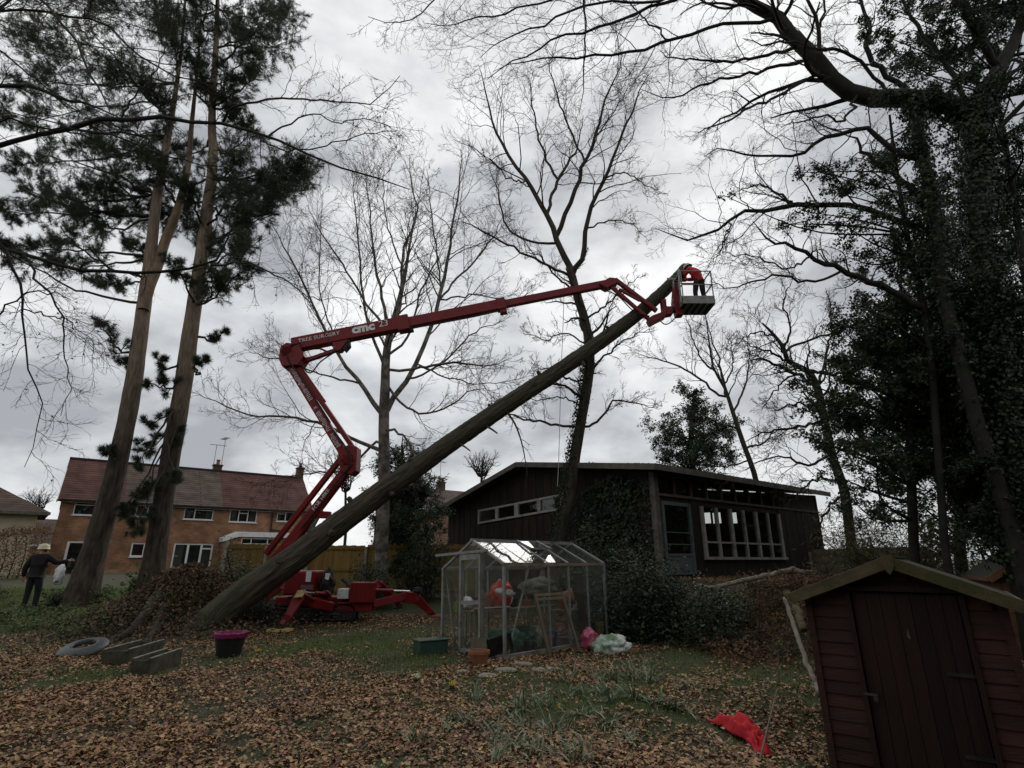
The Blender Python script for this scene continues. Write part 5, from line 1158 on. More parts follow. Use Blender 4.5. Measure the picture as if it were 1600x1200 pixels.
# vertical boarding, one board at a time, cut round the strip window; inner skin behind it
bw = 0.205; nb = int(PW / bw); rgp = np.random.default_rng(120)
for i in range(nb):
    a, b = i * bw + 0.004, (i + 1) * bw - 0.004; mid = (a + b) / 2; pr = -0.012 * (i % 2) + rgp.uniform(-0.003, 0.003)
    z0b = g(*(PK + PD2 * mid)) - 0.1
    segs = [(lambda t: z0b, gtop)]
    if tR - 0.02 < mid < tL + 0.02: segs = [(lambda t: z0b, lambda t: strip_z(t, False) - 0.02), (lambda t: strip_z(t, True) + 0.02, gtop)]
    m = MB()
    for lo_, hi_ in segs:
        m.hexa([gp_(a, lo_(a), pr), gp_(b, lo_(b), pr), gp_(b, lo_(b), pr + 0.025), gp_(a, lo_(a), pr + 0.025), gp_(a, hi_(a) - 0.03, pr), gp_(b, hi_(b) - 0.03, pr), gp_(b, hi_(b) - 0.03, pr + 0.025), gp_(a, hi_(a) - 0.03, pr + 0.025)])
    part('board', m, MT['darkwood'], pav)
m = MB()
for a, b in zip(sorted(xs)[:-1], sorted(xs)[1:]):
    if b - a < 0.01: continue
    inside = a >= tR - 1e-3 and b <= tL + 1e-3
    segs = [(lambda t: 0.2, gtop)] if not inside else [(lambda t: 0.2, lambda t: strip_z(t, False)), (lambda t: strip_z(t, True), gtop)]
    for lo_, hi_ in segs:
        m.hexa([gp_(a, lo_(a), 0.03), gp_(b, lo_(b), 0.03), gp_(b, lo_(b), 0.1), gp_(a, lo_(a), 0.1), gp_(a, hi_(a) - 0.04, 0.03), gp_(b, hi_(b) - 0.04, 0.03), gp_(b, hi_(b) - 0.04, 0.1), gp_(a, hi_(a) - 0.04, 0.1)])
part('gable_wall', m, MT['darkwood'], pav)
for i in range(nwin):
    a, b = tR + (tL - tR) * i / nwin, tR + (tL - tR) * (i + 1) / nwin
    m = MB(); f = 0.075
    za, zb, ya, yb = strip_z(a, 0), strip_z(b, 0), strip_z(a, 1), strip_z(b, 1)
    def fb(p0, p1, dz0, dz1, lo0, lo1): m.hexa([gp_(p0, lo0, -0.04), gp_(p1, lo1, -0.04), gp_(p1, lo1, 0.06), gp_(p0, lo0, 0.06), gp_(p0, lo0 + dz0, -0.04), gp_(p1, lo1 + dz1, -0.04), gp_(p1, lo1 + dz1, 0.06), gp_(p0, lo0 + dz0, 0.06)])
    fb(a, b, f, f, za, zb); fb(a, b, f, f, ya - f, yb - f); fb(a, a + f, ya - za - 2 * f, ya - za - 2 * f, za + f, za + f); fb(b - f, b, yb - zb - 2 * f, yb - zb - 2 * f, zb + f, zb + f)
    if i % 2 == 0: fb(a + 0.1, a + 0.15, 0.4, 0.4, za + f, za + f)
    w = part('window', m, MT['frame'], pav)
    m = MB(); m.hexa([gp_(a + f, za + f, 0.01), gp_(b - f, zb + f, 0.01), gp_(b - f, zb + f, 0.018), gp_(a + f, za + f, 0.018), gp_(a + f, ya - f, 0.01), gp_(b - f, yb - f, 0.01), gp_(b - f, yb - f, 0.018), gp_(a + f, ya - f, 0.018)])
    part('pane', m, MT['dirty'], w)
# long side: door, big window, clerestory
def kx(x, y): return onplane(x, y, PK, PD1)
SO = PK
dk0, dk1 = kx(1037, 830)[0] - 0.03, kx(1083, 850)[0]
dz0, dz1 = 1.36, 3.34
wk0, wk1 = kx(1099, 830)[0], kx(1220, 835)[0]; wz0, wz1 = 1.84, 3.3
holes = [(dk0, dk1, dz0, dz1), (wk0, wk1, wz0, wz1)]
ck = [(0.12 + i * 0.82, 0.12 + i * 0.82 + 0.74, 3.56, 4.02) for i in range(9)]
class Off: pass
def side_wall(mb, z0, top, hs, k0, k1, thick, off):
    o = PK + PD2 * off
    wall_holes(mb, o, PD1, k0, k1, z0, lambda t: top, hs, thick)
m = MB(); side_wall(m, 0.4, PE - 0.12, holes + ck, 0.1, PLN, 0.09, 0.03); part('long_wall', m, MT['darkwood'], pav)
def sbox(mb, k0, k1, z0, z1, o0, o1): mb.hexa([pv(o0, k0, z0), pv(o0, k1, z0), pv(o1, k1, z0), pv(o1, k0, z0), pv(o0, k0, z1), pv(o0, k1, z1), pv(o1, k1, z1), pv(o1, k0, z1)])
for i in range(int(PLN / 0.22)):                                    # boarding under and beside the windows
    a, b = i * 0.22 + 0.106, (i + 1) * 0.22 + 0.1; mid = (a + b) / 2
    if b > PLN: break
    segs = [(0.35, 3.48)]
    if dk0 - 0.12 < mid < dk1 + 0.12: segs = [(0.35, dz0 - 0.05)]
    elif wk0 - 0.12 < mid < wk1 + 0.12: segs = [(0.35, wz0 - 0.07)]
    m = MB()
    for s in segs: sbox(m, a, b, s[0], s[1], -0.006 * (i % 2), 0.027)
    part('board', m, MT['darkwood'], pav)
m = MB(); sbox(m, -0.06, PLN, 3.48, 3.55, -0.05, 0.028); part('head_rail', m, MT['fascia'], pav)
for i, c in enumerate(ck):                                          # clerestory lights
    m = MB(); sbox(m, c[0] - 0.05, c[0] - 0.001, 3.56, 4.05, -0.035, 0.027); st = part('mullion', m, MT['fascia'], pav)
    m = MB(); sbox(m, c[0], c[1], c[2], c[3], 0.06, 0.068); part('pane', m, MT['dirty'], st)
w = MB(); f = 0.05
sbox(w, wk0 - 0.1, wk1 + 0.1, wz0 - 0.08, wz0, -0.09, 0.06)
win = part('window', w, MT['frame'], pav)
nm = 6
for i in range(nm + 1):
    c = wk0 + (wk1 - wk0) * i / nm; m = MB(); lean = 0.02 * rgp.uniform(-1, 1)
    wd = 0.045 if i % 2 else 0.065
    m.hexa([pv(-0.05, c - wd + lean, wz0 + 0.001), pv(-0.05, c + wd + lean, wz0 + 0.001), pv(0.05, c + wd + lean, wz0 + 0.001), pv(0.05, c - wd + lean, wz0 + 0.001), pv(-0.05, c - wd, wz1), pv(-0.05, c + wd, wz1), pv(0.05, c + wd, wz1), pv(0.05, c - wd, wz1)])
    part('mullion', m, MT['frame'], win)
m = MB(); tz = wz0 + 0.42
for i in range(nm):
    a, b = wk0 + (wk1 - wk0) * i / nm + 0.062, wk0 + (wk1 - wk0) * (i + 1) / nm - 0.062
    m = MB(); sbox(m, a, b, tz - 0.028, tz + 0.028, -0.04, 0.045); part('transom', m, MT['frame'], win)
    m = MB(); sbox(m, a, b, wz0, tz - 0.03, 0.0, 0.006); part('pane', m, MT['dirty'], win)
    m = MB(); sbox(m, a, b, tz + 0.03, wz1, 0.0, 0.006); part('pane', m, MT['dirty'], win)
dr = MB()
sbox(dr, dk0, dk0 + 0.1, dz0, dz1, -0.04, 0.06); sbox(dr, dk1 - 0.1, dk1, dz0, dz1, -0.04, 0.06); sbox(dr, dk0 + 0.1, dk1 - 0.1, dz1 - 0.1, dz1, -0.04, 0.06); sbox(dr, dk0 + 0.1, dk1 - 0.1, dz0, dz0 + 0.5, -0.02, 0.05); sbox(dr, dk0 + 0.1, dk1 - 0.1, dz0 + 0.5, dz0 + 0.56, -0.04, 0.06)
for zz in (0.8, 1.12): sbox(dr, dk0 + 0.1, dk1 - 0.1, dz0 + zz, dz0 + zz + 0.025, -0.02, 0.04)
door = part('door', dr, MT['teal'], pav, label='faded blue-green glazed door')
m = MB(); sbox(m, dk0 + 0.1, dk1 - 0.1, dz0 + 0.56, dz1 - 0.1, 0.015, 0.022); part('pane', m, MT['dirty'], door)
m = MB(); sbox(m, dk1 - 0.08, dk1 - 0.05, dz0 + 0.95, dz0 + 1.05, -0.09, -0.04); part('handle', m, MT['steel'], door)
m = MB(); m.hexa([pv(-0.06, -0.08, 0.5), pv(-0.06, 0.1, 0.5), pv(0.12, 0.1, 0.5), pv(0.12, -0.08, 0.5), pv(-0.06, -0.08, PE - 0.1), pv(-0.06, 0.1, PE - 0.1), pv(0.12, 0.1, PE - 0.1), pv(0.12, -0.08, PE - 0.1)]); part('corner_post', m, MT['fascia'], pav)
# far walls, floor, far windows that let the sky through
fo_g = PK + PD1 * PLN
fh = []
for (xa_, xb_) in ((1099, 1112), (1114, 1128), (1138, 1153)):
    r_ = pixrect(fo_g, PD2, xa_, 801, xb_, 818); fh.append((min(r_[0], r_[1]), max(r_[0], r_[1]), r_[2], r_[3]))
m = MB(); wall_holes(m, fo_g, PD2, 0.0, PW, 0.4, lambda t: gtop(t) - 0.05, fh, 0.09, extra=(5.54,))
bk = PK + PD2 * (PW - 0.1)
wall_holes(m, bk, PD1, 0.1, PLN, 0.4, lambda t: LEFT_E - 0.1, [(1.2 + 2.3 * i, 3.2 + 2.3 * i, 2.2, 3.2) for i in range(3)], 0.09); part('rear_wall', m, MT['darkwood'], pav)
m = MB(); m.hexa([pv(0.13, 0.11, 1.22), pv(0.13, PLN, 1.22), pv(PW - 0.11, PLN, 1.22), pv(PW - 0.11, 0.11, 1.22), pv(0.13, 0.11, 1.3), pv(0.13, PLN, 1.3), pv(PW - 0.11, PLN, 1.3), pv(PW - 0.11, 0.11, 1.3)]); part('floor', m, MT['darkwood'], pav)
# roof in two slopes with fascias
ov = 0.5
def roof_slab(ta, za, tb, zb, name, th=0.1):
    m = MB(); m.hexa([pv(ta, -0.55, za), pv(ta, PLN + 0.08, za), pv(tb, PLN + 0.08, zb), pv(tb, -0.55, zb), pv(ta, -0.55, za + th), pv(ta, PLN + 0.08, za + th), pv(tb, PLN + 0.08, zb + th), pv(tb, -0.55, zb + th)])
    return part(name, m, MT['felt'], pav)
s1_ = (PA_ - PE) / 5.54; s2_ = (PA_ - LEFT_E) / (PW - 5.54)
rf1 = roof_slab(-ov, PE - ov * s1_, 5.54, PA_, 'roof'); rf2 = roof_slab(5.545, PA_, PW + ov, LEFT_E - ov * s2_, 'roof')
m = MB()
def fas(mb, a, b, h=0.17): mb.bar(a, b, 0.03, h)
fas(m, pv(-ov - 0.02, -0.57, PE - ov * s1_ + 0.02), pv(-ov - 0.02, PLN + 0.08, PE - ov * s1_ + 0.02)); part('eaves_fascia', m, MT['fascia'], rf1)
m = MB(); fas(m, pv(-ov, -0.57, PE - ov * s1_ + 0.02), pv(5.54, -0.57, PA_ + 0.02)); part('bargeboard', m, MT['fascia'], rf1)
m = MB(); fas(m, pv(5.545, -0.57, PA_ + 0.02), pv(PW + ov, -0.57, LEFT_E - ov * s2_ + 0.02)); part('bargeboard', m, MT['fascia'], rf2)
# moss and leaf litter along the roof edge
rng = np.random.default_rng(121); n = 2500
k_ = rng.uniform(-0.5, PLN, n); t_ = rng.uniform(-ov, 2.5, n) ; z_ = PE + t_ * s1_ + 0.11
V, F = leaves(np.stack([PK[0] + PD2[0] * t_ + PD1[0] * k_, PK[1] + PD2[1] * t_ + PD1[1] * k_, z_], 1), 0.09, rng, 0.6, up=0.7, nrm=np.array([0, 0, 1.0]))
o_ = obj_np('roof_litter', V, F, MT['bracken'], rf1, kind='stuff')

# ------------------------------------------------------------------ garden shed in the right foreground
def garden_shed(name, label, L0, R0, depth, ez, az, z0, roof_label=None, wallmat='shedwood', doormat='sheddoor', pitch_mat='mosswood', door=True, nb=None):
    L0 = np.array(L0, float); R0 = np.array(R0, float); d = R0 - L0; W = np.linalg.norm(d); d /= W; n = np.array([-d[1], d[0]])
    if n[1] < 0: n = -n
    D, N, Z = np.array([*d, 0]), np.array([*n, 0]), np.array([0, 0, 1.0])
    def q(t, k, z): return np.array([*L0, 0]) + D * t + N * k + Z * z
    root = thing(name, label, 'shed', q(W / 2, depth / 2, z0))
    bh = 0.118; rg = np.random.default_rng(len(label))
    dt0, dt1, dz = W * 0.255, W * 0.80, ez + 0.06
    def wtop(t): return ez + (az - ez) * (1 - abs(t - W / 2) / (W / 2))
    z = z0 + 0.02
    while z < az - 0.05:                                       # overlapped boards of the front, one by one
        zt = z + bh
        spans = [(0.02, dt0 - 0.045), (dt1 + 0.045, W - 0.02)] if (z < dz and door) else [(0.02, W - 0.02)]
        for a, b in spans:
            m = MB()
            def clipz(t, zz): return min(zz, wtop(t) - 0.01)
            if zt > ez:                                        # gable boards shortened to the slope
                f = (zt - ez) / (az - ez); a = max(a, W / 2 * min(f, 0.97) + 0.01); b = min(b, W - W / 2 * min(f, 0.97) - 0.01)
                if b - a < 0.06: continue
            j = rg.uniform(-0.002, 0.002)
            m.hexa([q(a, -0.016 + j, z), q(b, -0.016 + j, z), q(b, 0.012, z), q(a, 0.012, z), q(a, -0.002 + j, zt + 0.012), q(b, -0.002 + j, zt + 0.012), q(b, 0.012, zt + 0.012), q(a, 0.012, zt + 0.012)])
            part('board', m, MT[wallmat], root)
        z = zt
    m = MB()
    if door: wall_holes(m, L0, d * 1.0, 0, W, z0, lambda t: wtop(t) - 0.015, [(dt0, dt1, z0 + 0.01, dz)], 0.02, extra=(W / 2,))
    else: wall_holes(m, L0, d, 0, W, z0, lambda t: wtop(t) - 0.015, [], 0.02, extra=(W / 2,))
    V = [np.array(v) + N * 0.014 for v in m.v] if n @ np.array([-d[1], d[0]]) > 0 else [np.array(v) + N * 0.034 for v in m.v]
    m.v = [tuple(v) for v in V]; part('front_wall', m, MT[wallmat], root)
    for t in (0.0, W):                                           # side walls of overlapped boards
        sgn = -1 if t == 0 else 1; z = z0 + 0.02
        while z < ez - 0.02:
            m = MB(); zt = min(z + bh, ez); o0 = t + sgn * 0.016; o1 = t + sgn * 0.002; i_ = t - sgn * 0.02
            m.hexa([q(o0, 0.01, z), q(o0, depth, z), q(i_, depth, z), q(i_, 0.01, z), q(o1, 0.01, zt + 0.01), q(o1, depth, zt + 0.01), q(i_, depth, zt + 0.01), q(i_, 0.01, zt + 0.01)])
            part('board', m, MT[wallmat], root); z = zt
        m = MB().box(q(t - sgn * 0.015, -0.022, (z0 + ez) / 2), (0.06, 0.03, ez - z0 - 0.03), (D, N, Z)); part('corner_trim', m, MT[wallmat], root)
    m = MB(); m.hexa([q(0, depth - 0.02, z0), q(W, depth - 0.02, z0), q(W, depth, z0), q(0, depth, z0), q(0, depth - 0.02, ez), q(W, depth - 0.02, ez), q(W, depth, ez), q(0, depth, ez)]); m.prism([q(0, depth - 0.02, ez), q(W, depth - 0.02, ez), q(W / 2, depth - 0.02, az)], N * 0.02); part('back_wall', m, MT[wallmat], root)
    if door:
        nd = 7; dw = (dt1 - dt0 - 0.02) / nd; dr = None
        m = MB().box(q((dt0 + dt1) / 2, 0.022, (z0 + dz) / 2 + 0.005), (dt1 - dt0 - 0.025, 0.008, dz - z0 - 0.06), (D, N, Z))
        dr = part('door', m, MT[doormat], root)
        for zz in (0.22, 0.75, 1.25): part('batten', MB().box(q((dt0 + dt1) / 2, 0.04, z0 + zz), (dt1 - dt0 - 0.04, 0.022, 0.09), (D, N, Z)), MT[doormat], dr)
        for i in range(nd):
            m = MB().box(q(dt0 + 0.01 + dw * (i + 0.5), 0.008 + rg.uniform(-0.002, 0.002), (z0 + dz) / 2 + 0.005), (dw - 0.005, 0.016, dz - z0 - 0.05), (D, N, Z)); part('plank', m, MT[doormat], dr)
        m = MB().box(q((dt0 + dt1) / 2, -0.03, dz + 0.02), (dt1 - dt0 + 0.12, 0.03, 0.05), (D, N, Z)); part('door_head_trim', m, MT[doormat], root)
        for t in (dt0 - 0.02, dt1 + 0.02):
            m = MB().box(q(t, -0.026, (z0 + dz) / 2 - 0.01), (0.045, 0.03, dz - z0 - 0.03), (D, N, Z)); part('door_trim', m, MT[doormat], root)
        lz = 0.52
        m = MB().box(q(dt0 + 0.03, -0.05, lz), (0.12, 0.012, 0.022), (D, N, Z)); m.box(q(dt0 + 0.07, -0.062, lz - 0.03), (0.035, 0.02, 0.045), (D, N, Z)); m.cyl(q(dt0 + 0.055, -0.066, lz), q(dt0 + 0.085, -0.066, lz), 0.006, 6); part('hasp_and_padlock', m, MT['darksteel'], dr)
        for zz in (0.35, 1.0): m = MB().box(q(dt1 - 0.1, -0.012, z0 + zz), (0.22, 0.008, 0.03), (D, N, Z)); part('hinge', m, MT['black'], dr)
        m = MB().add([q((dt0 + dt1) / 2 - 0.02, -0.006, 1.05), q((dt0 + dt1) / 2 + 0.005, -0.006, 1.03), q((dt0 + dt1) / 2 - 0.005, -0.006, 1.12)], [(0, 1, 2)]); m.add([q((dt0 + dt1) / 2 - 0.02, -0.008, 1.05), q((dt0 + dt1) / 2 + 0.005, -0.008, 1.03), q((dt0 + dt1) / 2 - 0.005, -0.008, 1.12)], [(2, 1, 0)]); part('paint_chip', m, MT['fascia'], dr)
    ovr, fo_ = 0.12, 0.16; sl = (az - ez) / (W / 2)
    for s in (0, 1):
        e_t = -ovr if s == 0 else W + ovr; ez_ = ez - ovr * sl + 0.02; rt = W / 2 - 0.003 if s == 0 else W / 2 + 0.003
        m = MB(); th = 0.03
        m.hexa([q(e_t, -fo_, ez_), q(rt, -fo_, az + 0.02), q(rt, depth + 0.08, az + 0.02), q(e_t, depth + 0.08, ez_), q(e_t, -fo_, ez_ + th), q(rt, -fo_, az + 0.02 + th), q(rt, depth + 0.08, az + 0.02 + th), q(e_t, depth + 0.08, ez_ + th)])
        rf = part('roof', m, MT['felt'], root)
        m = MB(); a, b = q(e_t, -fo_ - 0.012, ez_ - 0.01), q(rt, -fo_ - 0.012, az + 0.01); m.bar(a, b, 0.022, 0.11); part('bargeboard', m, MT[pitch_mat], rf, bevel=0.004)
        m = MB(); m.bar(q(e_t - (0.012 if s == 0 else -0.012), -fo_, ez_), q(e_t - (0.012 if s == 0 else -0.012), depth + 0.08, ez_), 0.02, 0.07); part('eaves_trim', m, MT[pitch_mat], rf)
    m = MB(); a = q(W / 2, -fo_ - 0.034, az + 0.02); m.prism([a + D * -0.05 + Z * 0.06, a + D * 0.05 + Z * 0.06, a + D * 0.05 - Z * 0.05, a - Z * 0.13, a - D * 0.05 - Z * 0.05], N * 0.02); part('finial', m, MT[pitch_mat], root)
    m = MB().bar(q(W / 2, -fo_, az + 0.065), q(W / 2, depth + 0.08, az + 0.065), 0.09, 0.02); part('ridge_cap', m, MT['felt'], root)
    return root, q, W
shed, sq, SW = garden_shed('garden_shed', 'small dark red-brown shed with mossy bargeboards, right foreground', (3.13, 6.20), (4.40, 5.23), 2.0, 1.40, 1.72, -0.24)
s2 = P(1545, 900, 10.6)
garden_shed('garden_shed', 'orange-brown shed gable just showing at the right edge', (s2[0] + 0.1, 10.6), (s2[0] + 1.9, 9.6), 2.2, 1.47, 2.15, 0.0, wallmat='orangewood', door=False, pitch_mat='orangewood')

# ------------------------------------------------------------------ greenhouse
GH0 = np.array([-0.13, 10.98]); gth = math.radians(45)
GLd, GWd = np.array([math.cos(gth), math.sin(gth)]), np.array([-math.sin(gth), math.cos(gth)])
GLn, GWn, GE, GR = 3.2, 1.85, 1.66, 2.19
gz0 = 0.03
def gh(t, k, z):          # t along the long side, k across; the old frame leans a little to the left
    q = GH0 + GLd * t + GWd * k
    return np.array([q[0] - 0.02 * z * GLd[0], q[1] - 0.02 * z * GLd[1], z - 0.055 * k])
ghs = thing('greenhouse', 'weathered aluminium-framed greenhouse with dirty glass in mid garden', 'greenhouse', gh(GLn / 2, GWn / 2, gz0))
def gbar(name, a, b, w=0.035, h=0.035, mat='alu', up=(0, 0, 1), parent=None):
    m = MB().bar(a, b, w, h, up); return part(name, m, MT[mat], parent or ghs)
for k in (0, GWn): gbar('base_rail', gh(-0.02, k, gz0 + 0.03), gh(GLn + 0.02, k, gz0 + 0.03), 0.05, 0.07); gbar('eaves_rail', gh(-0.03, k, GE), gh(GLn + 0.03, k, GE), 0.06, 0.055, 'oldwood' if k == 0 else 'alu')
for t in (0, GLn): gbar('base_rail', gh(t, 0.03, gz0 + 0.03), gh(t, GWn - 0.03, gz0 + 0.03), 0.048, 0.068)
gbar('ridge_rail', gh(-0.03, GWn / 2, GR), gh(GLn + 0.03, GWn / 2, GR), 0.07, 0.06)
for t in (0, GLn):
    for k in (0, GWn): gbar('corner_post', gh(t, k, gz0 + 0.07), gh(t, k, GE - 0.03), 0.05, 0.05)
    for k in (0, GWn): gbar('gable_rafter', gh(t, k, GE + 0.02), gh(t, GWn / 2, GR - 0.01), 0.045, 0.05)
ng = 5; gw_ = GLn / ng
for i in range(1, ng):
    for k in (0, GWn):
        if not (k == 0 and i == 1): gbar('glazing_bar', gh(i * gw_, k, gz0 + 0.07), gh(i * gw_, k, GE - 0.03), 0.034, 0.034)
        gbar('roof_bar', gh(i * gw_, k, GE + 0.025), gh(i * gw_, GWn / 2, GR - 0.02), 0.03, 0.035)
def pane(q4, parent=None, name='pane', mat='glass'):
    q4 = [np.asarray(q, float) for q in q4]; c = sum(q4) / 4; q4 = [c + (q - c) * 0.985 for q in q4]
    n = np.cross(q4[1] - q4[0], q4[3] - q4[0]); n /= np.linalg.norm(n)
    m = MB().hexa(q4 + [q + n * 0.004 for q in q4]); return part(name, m, MT[mat], parent or ghs)
rgx = np.random.default_rng(130)
for i in range(ng):
    a, b = i * gw_, (i + 1) * gw_; mz = (gz0 + 0.07 + GE) / 2
    for k in (0, GWn):
        for z0_, z1_ in ((gz0 + 0.07, mz), (mz, GE - 0.03)):
            pane([gh(a, k, z0_), gh(b, k, z0_), gh(b, k, z1_), gh(a, k, z1_)])
        if k == 0 and i in (2, 3): top = 0.5
        else: top = 1.0
        m1 = 0.5
        def rp(t, f): return gh(t, k + (GWn / 2 - k) * f, GE + 0.03 + (GR - GE - 0.03) * f)
        pane([rp(a, 0.02), rp(b, 0.02), rp(b, m1), rp(a, m1)])
        if top == 1.0: pane([rp(a, m1), rp(b, m1), rp(b, 0.97), rp(a, 0.97)])
# roof vent, propped a little
v0, v1 = 2 * gw_, 3 * gw_ + 0.0
def rv(t, f, lift=0.0): return gh(t, 0 + (GWn / 2) * f, GE + 0.03 + (GR - GE - 0.03) * f + lift)
vf = MB(); lf = 0.07
vf.bar(rv(v0, 0.5, lf), rv(v1, 0.5, lf), 0.04, 0.035); vf.bar(rv(v0, 0.5, lf), rv(v0, 0.97, 0.03), 0.04, 0.03); vf.bar(rv(v1, 0.5, lf), rv(v1, 0.97, 0.03), 0.04, 0.03)
vent = part('roof_vent', vf, MT['alu'], ghs); pane([rv(v0, 0.5, lf), rv(v1, 0.5, lf), rv(v1, 0.97, 0.03), rv(v0, 0.97, 0.03)], vent)
pane([rv(v1, 0.5), rv(v1 + gw_, 0.5), rv(v1 + gw_, 0.97), rv(v1, 0.97)])
# near gable end: fixed panes, door frame and sliding door with its overhanging track
dk0_, dk1_ = 0.62, 1.25
for k in (dk0_, dk1_): gbar('door_post', gh(0, k, gz0 + 0.07), gh(0, k, 1.92), 0.06, 0.07)
gbar('door_track', gh(-0.05, 0.42, 1.955), gh(-0.05, 2.05, 1.955), 0.05, 0.05)
pane([gh(0, 0, gz0 + 0.07), gh(0, dk0_, gz0 + 0.07), gh(0, dk0_, 0.85), gh(0, 0, 0.85)]); pane([gh(0, 0, 0.85), gh(0, dk0_, 0.85), gh(0, dk0_, GE), gh(0, 0, GE)])
pane([gh(0, dk1_, gz0 + 0.07), gh(0, GWn, gz0 + 0.07), gh(0, GWn, 0.85), gh(0, dk1_, 0.85)]); pane([gh(0, dk1_, 0.85), gh(0, GWn, 0.85), gh(0, GWn, GE), gh(0, dk1_, GE)])
gap = [gh(0, 0.02, GE), gh(0, GWn - 0.02, GE), gh(0, GWn / 2, GR - 0.03)]; n_ = np.array([*GLd, 0]); m = MB().prism(gap, n_ * 0.004); part('pane', m, MT['glass'], ghs)
gap = [gh(GLn, 0.02, GE), gh(GLn, GWn - 0.02, GE), gh(GLn, GWn / 2, GR - 0.03)]; m = MB().prism(gap, n_ * 0.004); part('pane', m, MT['glass'], ghs)
for i in range(3): a, b = GWn * i / 3, GWn * (i + 1) / 3; pane([gh(GLn, a, gz0 + 0.07), gh(GLn, b, gz0 + 0.07), gh(GLn, b, GE), gh(GLn, a, GE)])
dm = MB(); xo = -0.045
for k in (dk0_ + 0.02, dk1_ - 0.02): dm.bar(gh(xo, k, gz0 + 0.1), gh(xo, k, 1.9), 0.05, 0.03)
for z in (0.13, 1.0, 1.86): dm.bar(gh(xo, dk0_ + 0.05, z), gh(xo, dk1_ - 0.05, z), 0.028, 0.1 if z > 1.5 else 0.07)
gdoor = part('sliding_door', dm, MT['alu'], ghs)
pane([gh(xo, dk0_ + 0.05, 0.17), gh(xo, dk1_ - 0.05, 0.17), gh(xo, dk1_ - 0.05, 0.96), gh(xo, dk0_ + 0.05, 0.96)], gdoor); pane([gh(xo, dk0_ + 0.05, 1.04), gh(xo, dk1_ - 0.05, 1.04), gh(xo, dk1_ - 0.05, 1.81), gh(xo, dk0_ + 0.05, 1.81)], gdoor)
gbar('brace', gh(0.12, 0.03, gz0 + 0.08), gh(0.72, 0.03, GE - 0.06), 0.022, 0.03); gbar('brace', gh(0.05, GWn - 0.05, GE - 0.2), gh(0.03, GWn - 0.4, gz0 + 0.1), 0.022, 0.03); gbar('brace', gh(GLn - 0.1, GWn - 0.03, GE - 0.06), gh(GLn - 0.7, GWn - 0.03, 0.1), 0.022, 0.03)
# things inside
def bench(name, label, t0, t1, k0, k1, z):
    m = MB(); root = thing(name, label, 'bench', gh((t0 + t1) / 2, (k0 + k1) / 2, 0.02))
    for j in range(5):
        k = k0 + (k1 - k0) * (j + 0.5) / 5; m = MB().bar(gh(t0, k, z), gh(t1, k, z), (k1 - k0) / 5 - 0.015, 0.02); part('slat', m, MT['oldwood'], root)
    for t in (t0 + 0.05, t1 - 0.05):
        for k in (k0 + 0.04, k1 - 0.04): m = MB().bar(gh(t, k, 0.0), gh(t, k, z - 0.012), 0.035, 0.035); part('leg', m, MT['alu'], root)
    return root
bench('staging_bench', 'slatted staging along the back glass of the greenhouse', 0.3, 3.0, 1.3, 1.75, 0.8); bench('staging_bench', 'short slatted bench at the far end inside the greenhouse', 2.3, 3.05, 0.35, 0.95, 0.72)
def sack(name, label, c, rad, mat, seed, band=None, cat='sack', rot=0.0, flat=0.8, crumple=0.3):
    m = MB().blob((0, 0, 0), rad, seed, min(crumple, 0.3), 2.0, 4, flat=rad[2] * flat)
    if crumple > 0.4: m.v = [tuple(np.array(v) * (1 + 0.16 * abs(mnoise.noise(Vector(v) * 11)) + 0.10 * abs(mnoise.noise(Vector(v) * 23)))) for v in m.v]
    R_ = np.array(Matrix.Rotation(rot, 3, 'Z') @ Matrix.Rotation(rot * 0.3, 3, 'Y')); m.v = [tuple(np.asarray(c) + R_ @ np.array(v)) for v in m.v]
    if band is None: return single(name, m, MT[mat], label, cat, smooth=True)
    root = thing(name, label, cat, c); part('body', m, MT[mat], root, smooth=True)
    m = MB().blob((0, 0, 0), (rad[0] * 1.02, rad[1] * 1.02, rad[2] * 0.45), seed, 0.28, 1.8, 3); m.v = [tuple(np.asarray(c) + R_ @ (np.array(v) + [0.02, -0.012, 0.03])) for v in m.v]; part('printed_band', m, MT[band], root, smooth=True)
    return root
sack('compost_sack', 'red and white compost sack leaning in the greenhouse', gh(0.5, 0.62, 1.13), (0.27, 0.17, 0.25), 'bagred', 1, band='bag', rot=0.6)
m = MB(); m.bar(gh(0.3, 1.15, 0.0), gh(0.3, 1.15, 0.85), 0.04, 0.04); m.bar(gh(0.85, 0.75, 0.0), gh(0.85, 0.75, 0.85), 0.04, 0.04); m.bar(gh(0.25, 1.15, 0.86), gh(0.9, 0.75, 0.86), 0.3, 0.03); single('potting_stand', m, MT['oldwood'], 'rough wooden stand under the red and white sack', 'stand')
sack('white_bundle', 'crumpled white plastic bundle on the greenhouse staging by the door', gh(0.35, 1.5, 0.95), (0.16, 0.14, 0.14), 'bag', 2); sack('white_bundle', 'dirty pale fleece piled on the far staging under the roof', gh(2.6, 1.5, 1.2), (0.42, 0.2, 0.22), 'concrete', 3); sack('white_bundle', 'small white bag beside the fleece in the greenhouse', gh(1.5, 1.5, 0.98), (0.15, 0.12, 0.13), 'bag', 9)
sack('netting_heap', 'heap of dark green netting on the greenhouse floor', gh(0.8, 0.75, 0.22), (0.36, 0.3, 0.26), 'mesh_green', 4, cat='netting'); m = MB()
